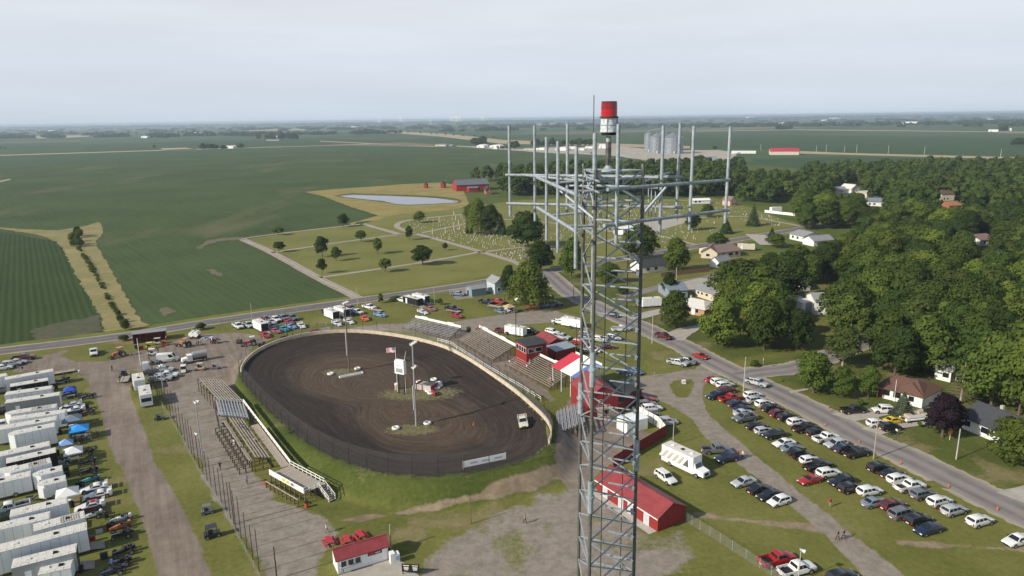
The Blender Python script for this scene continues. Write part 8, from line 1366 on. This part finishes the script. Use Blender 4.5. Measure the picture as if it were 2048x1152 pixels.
def person(k, x, y, pose, tr_, colour, label, hd_=0.0, z=0.0, group=None):
    p = g(k, x, y, z); t = thing('person', label, 'person', (p.x, p.y, z), hd_, group); o = put('body', PM[(pose, tr_)], t); o.color = CO[colour] + (1,); t.scale = (1.04,) * 3; return t
for a in [('X', 1050, 1047, 'walk', 2, 'tan', 'person in tan walking over the worn gravel yard', .8), ('K', 880, 798, 'walk', 1, 'white', 'person in a white shirt walking on the grass above the picnic tables', 1.2), ('K', 1108, 1098, 'stand', 0, 'white', 'person in a white shirt at the food stand window', .5), ('K', 1010, 1128, 'stand', 2, 'black', 'person in black at the end of the food stand counter', .4), ('W', 250, 822, 'walk', 2, 'navy', 'person in dark clothes walking the concourse', 0), ('W', 470, 940, 'walk', 0, 'lilac', 'person in a lilac top walking towards the viewing deck', 0.3), ('M', 378, 585, 'stand', 1, 'red', 'parking attendant in a red shirt on the grass', 0),
          ('M', 441, 860, 'walk', 2, 'black', 'person in black walking the paved drive, hand in hand on the left', .6), ('M', 490, 850, 'walk', 2, 'navy', 'person in dark clothes walking the paved drive beside another', .6), ('H', 450, 470, 'walk', 1, 'pink', 'person walking on the gravel by the lawn of parked cars', 1), ('H', 1172, 1140, 'stand', 0, 'cream', 'person standing behind the navy SUV', 2), ('L', 1550, 180, 'stand', 2, 'red', 'person at the open tailgate of the navy SUV', 2), ('E', 925, 425, 'walk', 2, 'maroon', 'person in dark red crossing the pit lane', 1), ('E', 978, 540, 'walk', 1, 'white', 'person in white beside the pit lane trailer', 1), ('E', 1093, 585, 'stand', 2, 'maroon', 'person leaning by the pit lane box trailer', 0), ('E', 188, 428, 'walk', 1, 'black', 'person in black near the pit entrance cones', 0), ('E', 655, 455, 'stand', 1, 'white', 'person in white beside the pit grass post', 0),
          ('E', 718, 990, 'stand', 0, 'white', 'person in white in the group beside the blue tent', 1), ('E', 738, 998, 'stand', 2, 'black', 'person in black in the group beside the blue tent', 2), ('E', 752, 992, 'stand', 1, 'grey', 'person in grey in the group beside the blue tent', 3), ('E', 805, 955, 'walk', 2, 'silver', 'person pushing a cart from the blue tent', 0), ('E', 655, 1020, 'stand', 2, 'black', 'person in black behind the pale blue tent', 0), ('J', 930, 1090, 'stand', 0, 'blue', 'person in a blue cap and shirt at the sprint cars', 0), ('J', 872, 690, 'stand', 2, 'black', 'person in black behind the white racers', 0), ('p4', 1430, 430, 'stand', 0, 'orange', 'person in orange beside the fuel tanks', 0), ('p4', 1462, 430, 'stand', 0, 'blue', 'person in blue beside the fuel tanks', 1), ('p4', 1500, 400, 'stand', 1, 'white', 'person in white beside the fuel tanks', 1), ('p4', 845, 410, 'stand', 1, 'maroon', 'person in dark red before the open shed', 1), ('p4', 930, 345, 'stand', 0, 'yellow', 'person in a yellow vest at the open shed', 1), ('p4', 345, 625, 'stand', 1, 'silver', 'person in grey by the orange tractor', 1), ('p4', 795, 550, 'stand', 1, 'pink', 'person near the graphic van', 1), ('p5', 1590, 525, 'stand', 1, 'tan', 'person standing by the catch fence at the far turn', 0), ('p5', 1850, 535, 'stand', 2, 'black', 'person in black at the far turn catch fence', 0), ('I', 370, 675, 'walk', 1, 'pink', 'pedestrian at the edge of the ranch house lawn', 0), ('G', 1425, 745, 'stand', 0, 'navy', 'person at the top of the silver bleacher', 0), ('G', 1445, 745, 'stand', 0, 'red', 'person in red at the top of the silver bleacher', 0)]: person(*a, group='people about the speedway')
# spectators on the planks
def seat_spot(A, B, f, row_, rd, rise, z0):
    A = Vector(A); B = Vector(B); d = (B - A).normalized(); n_ = Vector((-d.y, d.x)); p = A + (B - A) * f + n_ * (row_ * rd + .14); return Vector((p.x, p.y, z0 + row_ * rise + .42 - .42)), math.atan2(d.y, d.x)
SPT = [((-2.0, 178.4), (8.8, 160.6), .05, 11, 'red'), ((-2.0, 178.4), (8.8, 160.6), .22, 9, 'pink'), ((-2.0, 178.4), (8.8, 160.6), .30, 6, 'green'), ((-2.0, 178.4), (8.8, 160.6), .34, 5, 'silver'), ((-2.0, 178.4), (8.8, 160.6), .36, 3, 'white'), ((-2.0, 178.4), (8.8, 160.6), .62, 8, 'red'), ((-2.0, 178.4), (8.8, 160.6), .65, 8, 'maroon'), ((-2.0, 178.4), (8.8, 160.6), .85, 3, 'grey'), ((-2.0, 178.4), (8.8, 160.6), .88, 3, 'silver'), ((-2.0, 178.4), (8.8, 160.6), .92, 2, 'pink'), ((-2.0, 178.4), (8.8, 160.6), .95, 3, 'lilac'), ((-2.0, 178.4), (8.8, 160.6), .07, 3, 'red'), ((-2.0, 178.4), (8.8, 160.6), .04, 1, 'white'),
       ((-16.0, 200.0), (-5.3, 181.4), .03, 10, 'red'), ((-16.0, 200.0), (-5.3, 181.4), .06, 10, 'red'), ((-16.0, 200.0), (-5.3, 181.4), .09, 11, 'lilac'), ((-16.0, 200.0), (-5.3, 181.4), .45, 3, 'pink'), ((-16.0, 200.0), (-5.3, 181.4), .55, 6, 'black')]
SC_ = dict(red='red', pink='pink', green='green', silver='grey', white='white', maroon='dark red', grey='charcoal', lilac='lilac', black='black')
for A, B, f_, rw, colour in SPT:
    p, rz = seat_spot(A, B, f_, rw, .58, .235, .6); where = 'the stand before the striped canopy' if A[0] == -2.0 else 'the stand left of the announcer box'; hgt = 'top' if rw > 8 else 'middle' if rw > 4 else 'front'
    t = thing('person', f"spectator in {SC_[colour]} seated in the {hgt} rows of {where}", 'person', p, rz + math.pi, 'spectators on the grandstands'); o = put('body', PM[('sit', random.randrange(3))], t); o.color = CO[colour] + (1,)
for f_, rw, colour, lb in [(.80, 2, 'red', 'spectator in red on the narrow timber stand'), (.72, 2, 'blue', 'spectator in blue on the narrow timber stand'), (.66, 1, 'navy', 'spectator in navy on the narrow timber stand'), (.38, 1, 'silver', 'spectator in grey on the narrow timber stand')]:
    p, rz = seat_spot((-46.3, 123.6), (-58.6, 142.4), f_, rw, .6, .2, 1.7); t = thing('person', lb, 'person', p, rz + math.pi, 'spectators on the grandstands'); o = put('body', PM[('sit', 0)], t); o.color = CO[colour] + (1,)
# ================================================================ HAZE
hz = MB(); hz.b2(-40000, 40000, -24000, 39000, -1.6, 72); hzm = bpy.data.materials.new('haze_air'); hzm.use_nodes = True; t = hzm.node_tree; t.nodes.clear()
o_ = t.nodes.new('ShaderNodeOutputMaterial'); v_ = t.nodes.new('ShaderNodeVolumePrincipled'); v_.inputs['Density'].default_value = 9.5e-5; v_.inputs['Color'].default_value = (.70, .85, 1.0, 1); v_.inputs['Anisotropy'].default_value = .15
t.links.new(v_.outputs[0], o_.inputs['Volume']); ho = hz.obj('haze', hzm); tag(ho, kind='stuff', label='thin blue summer haze over the flat farmland', cat='haze')
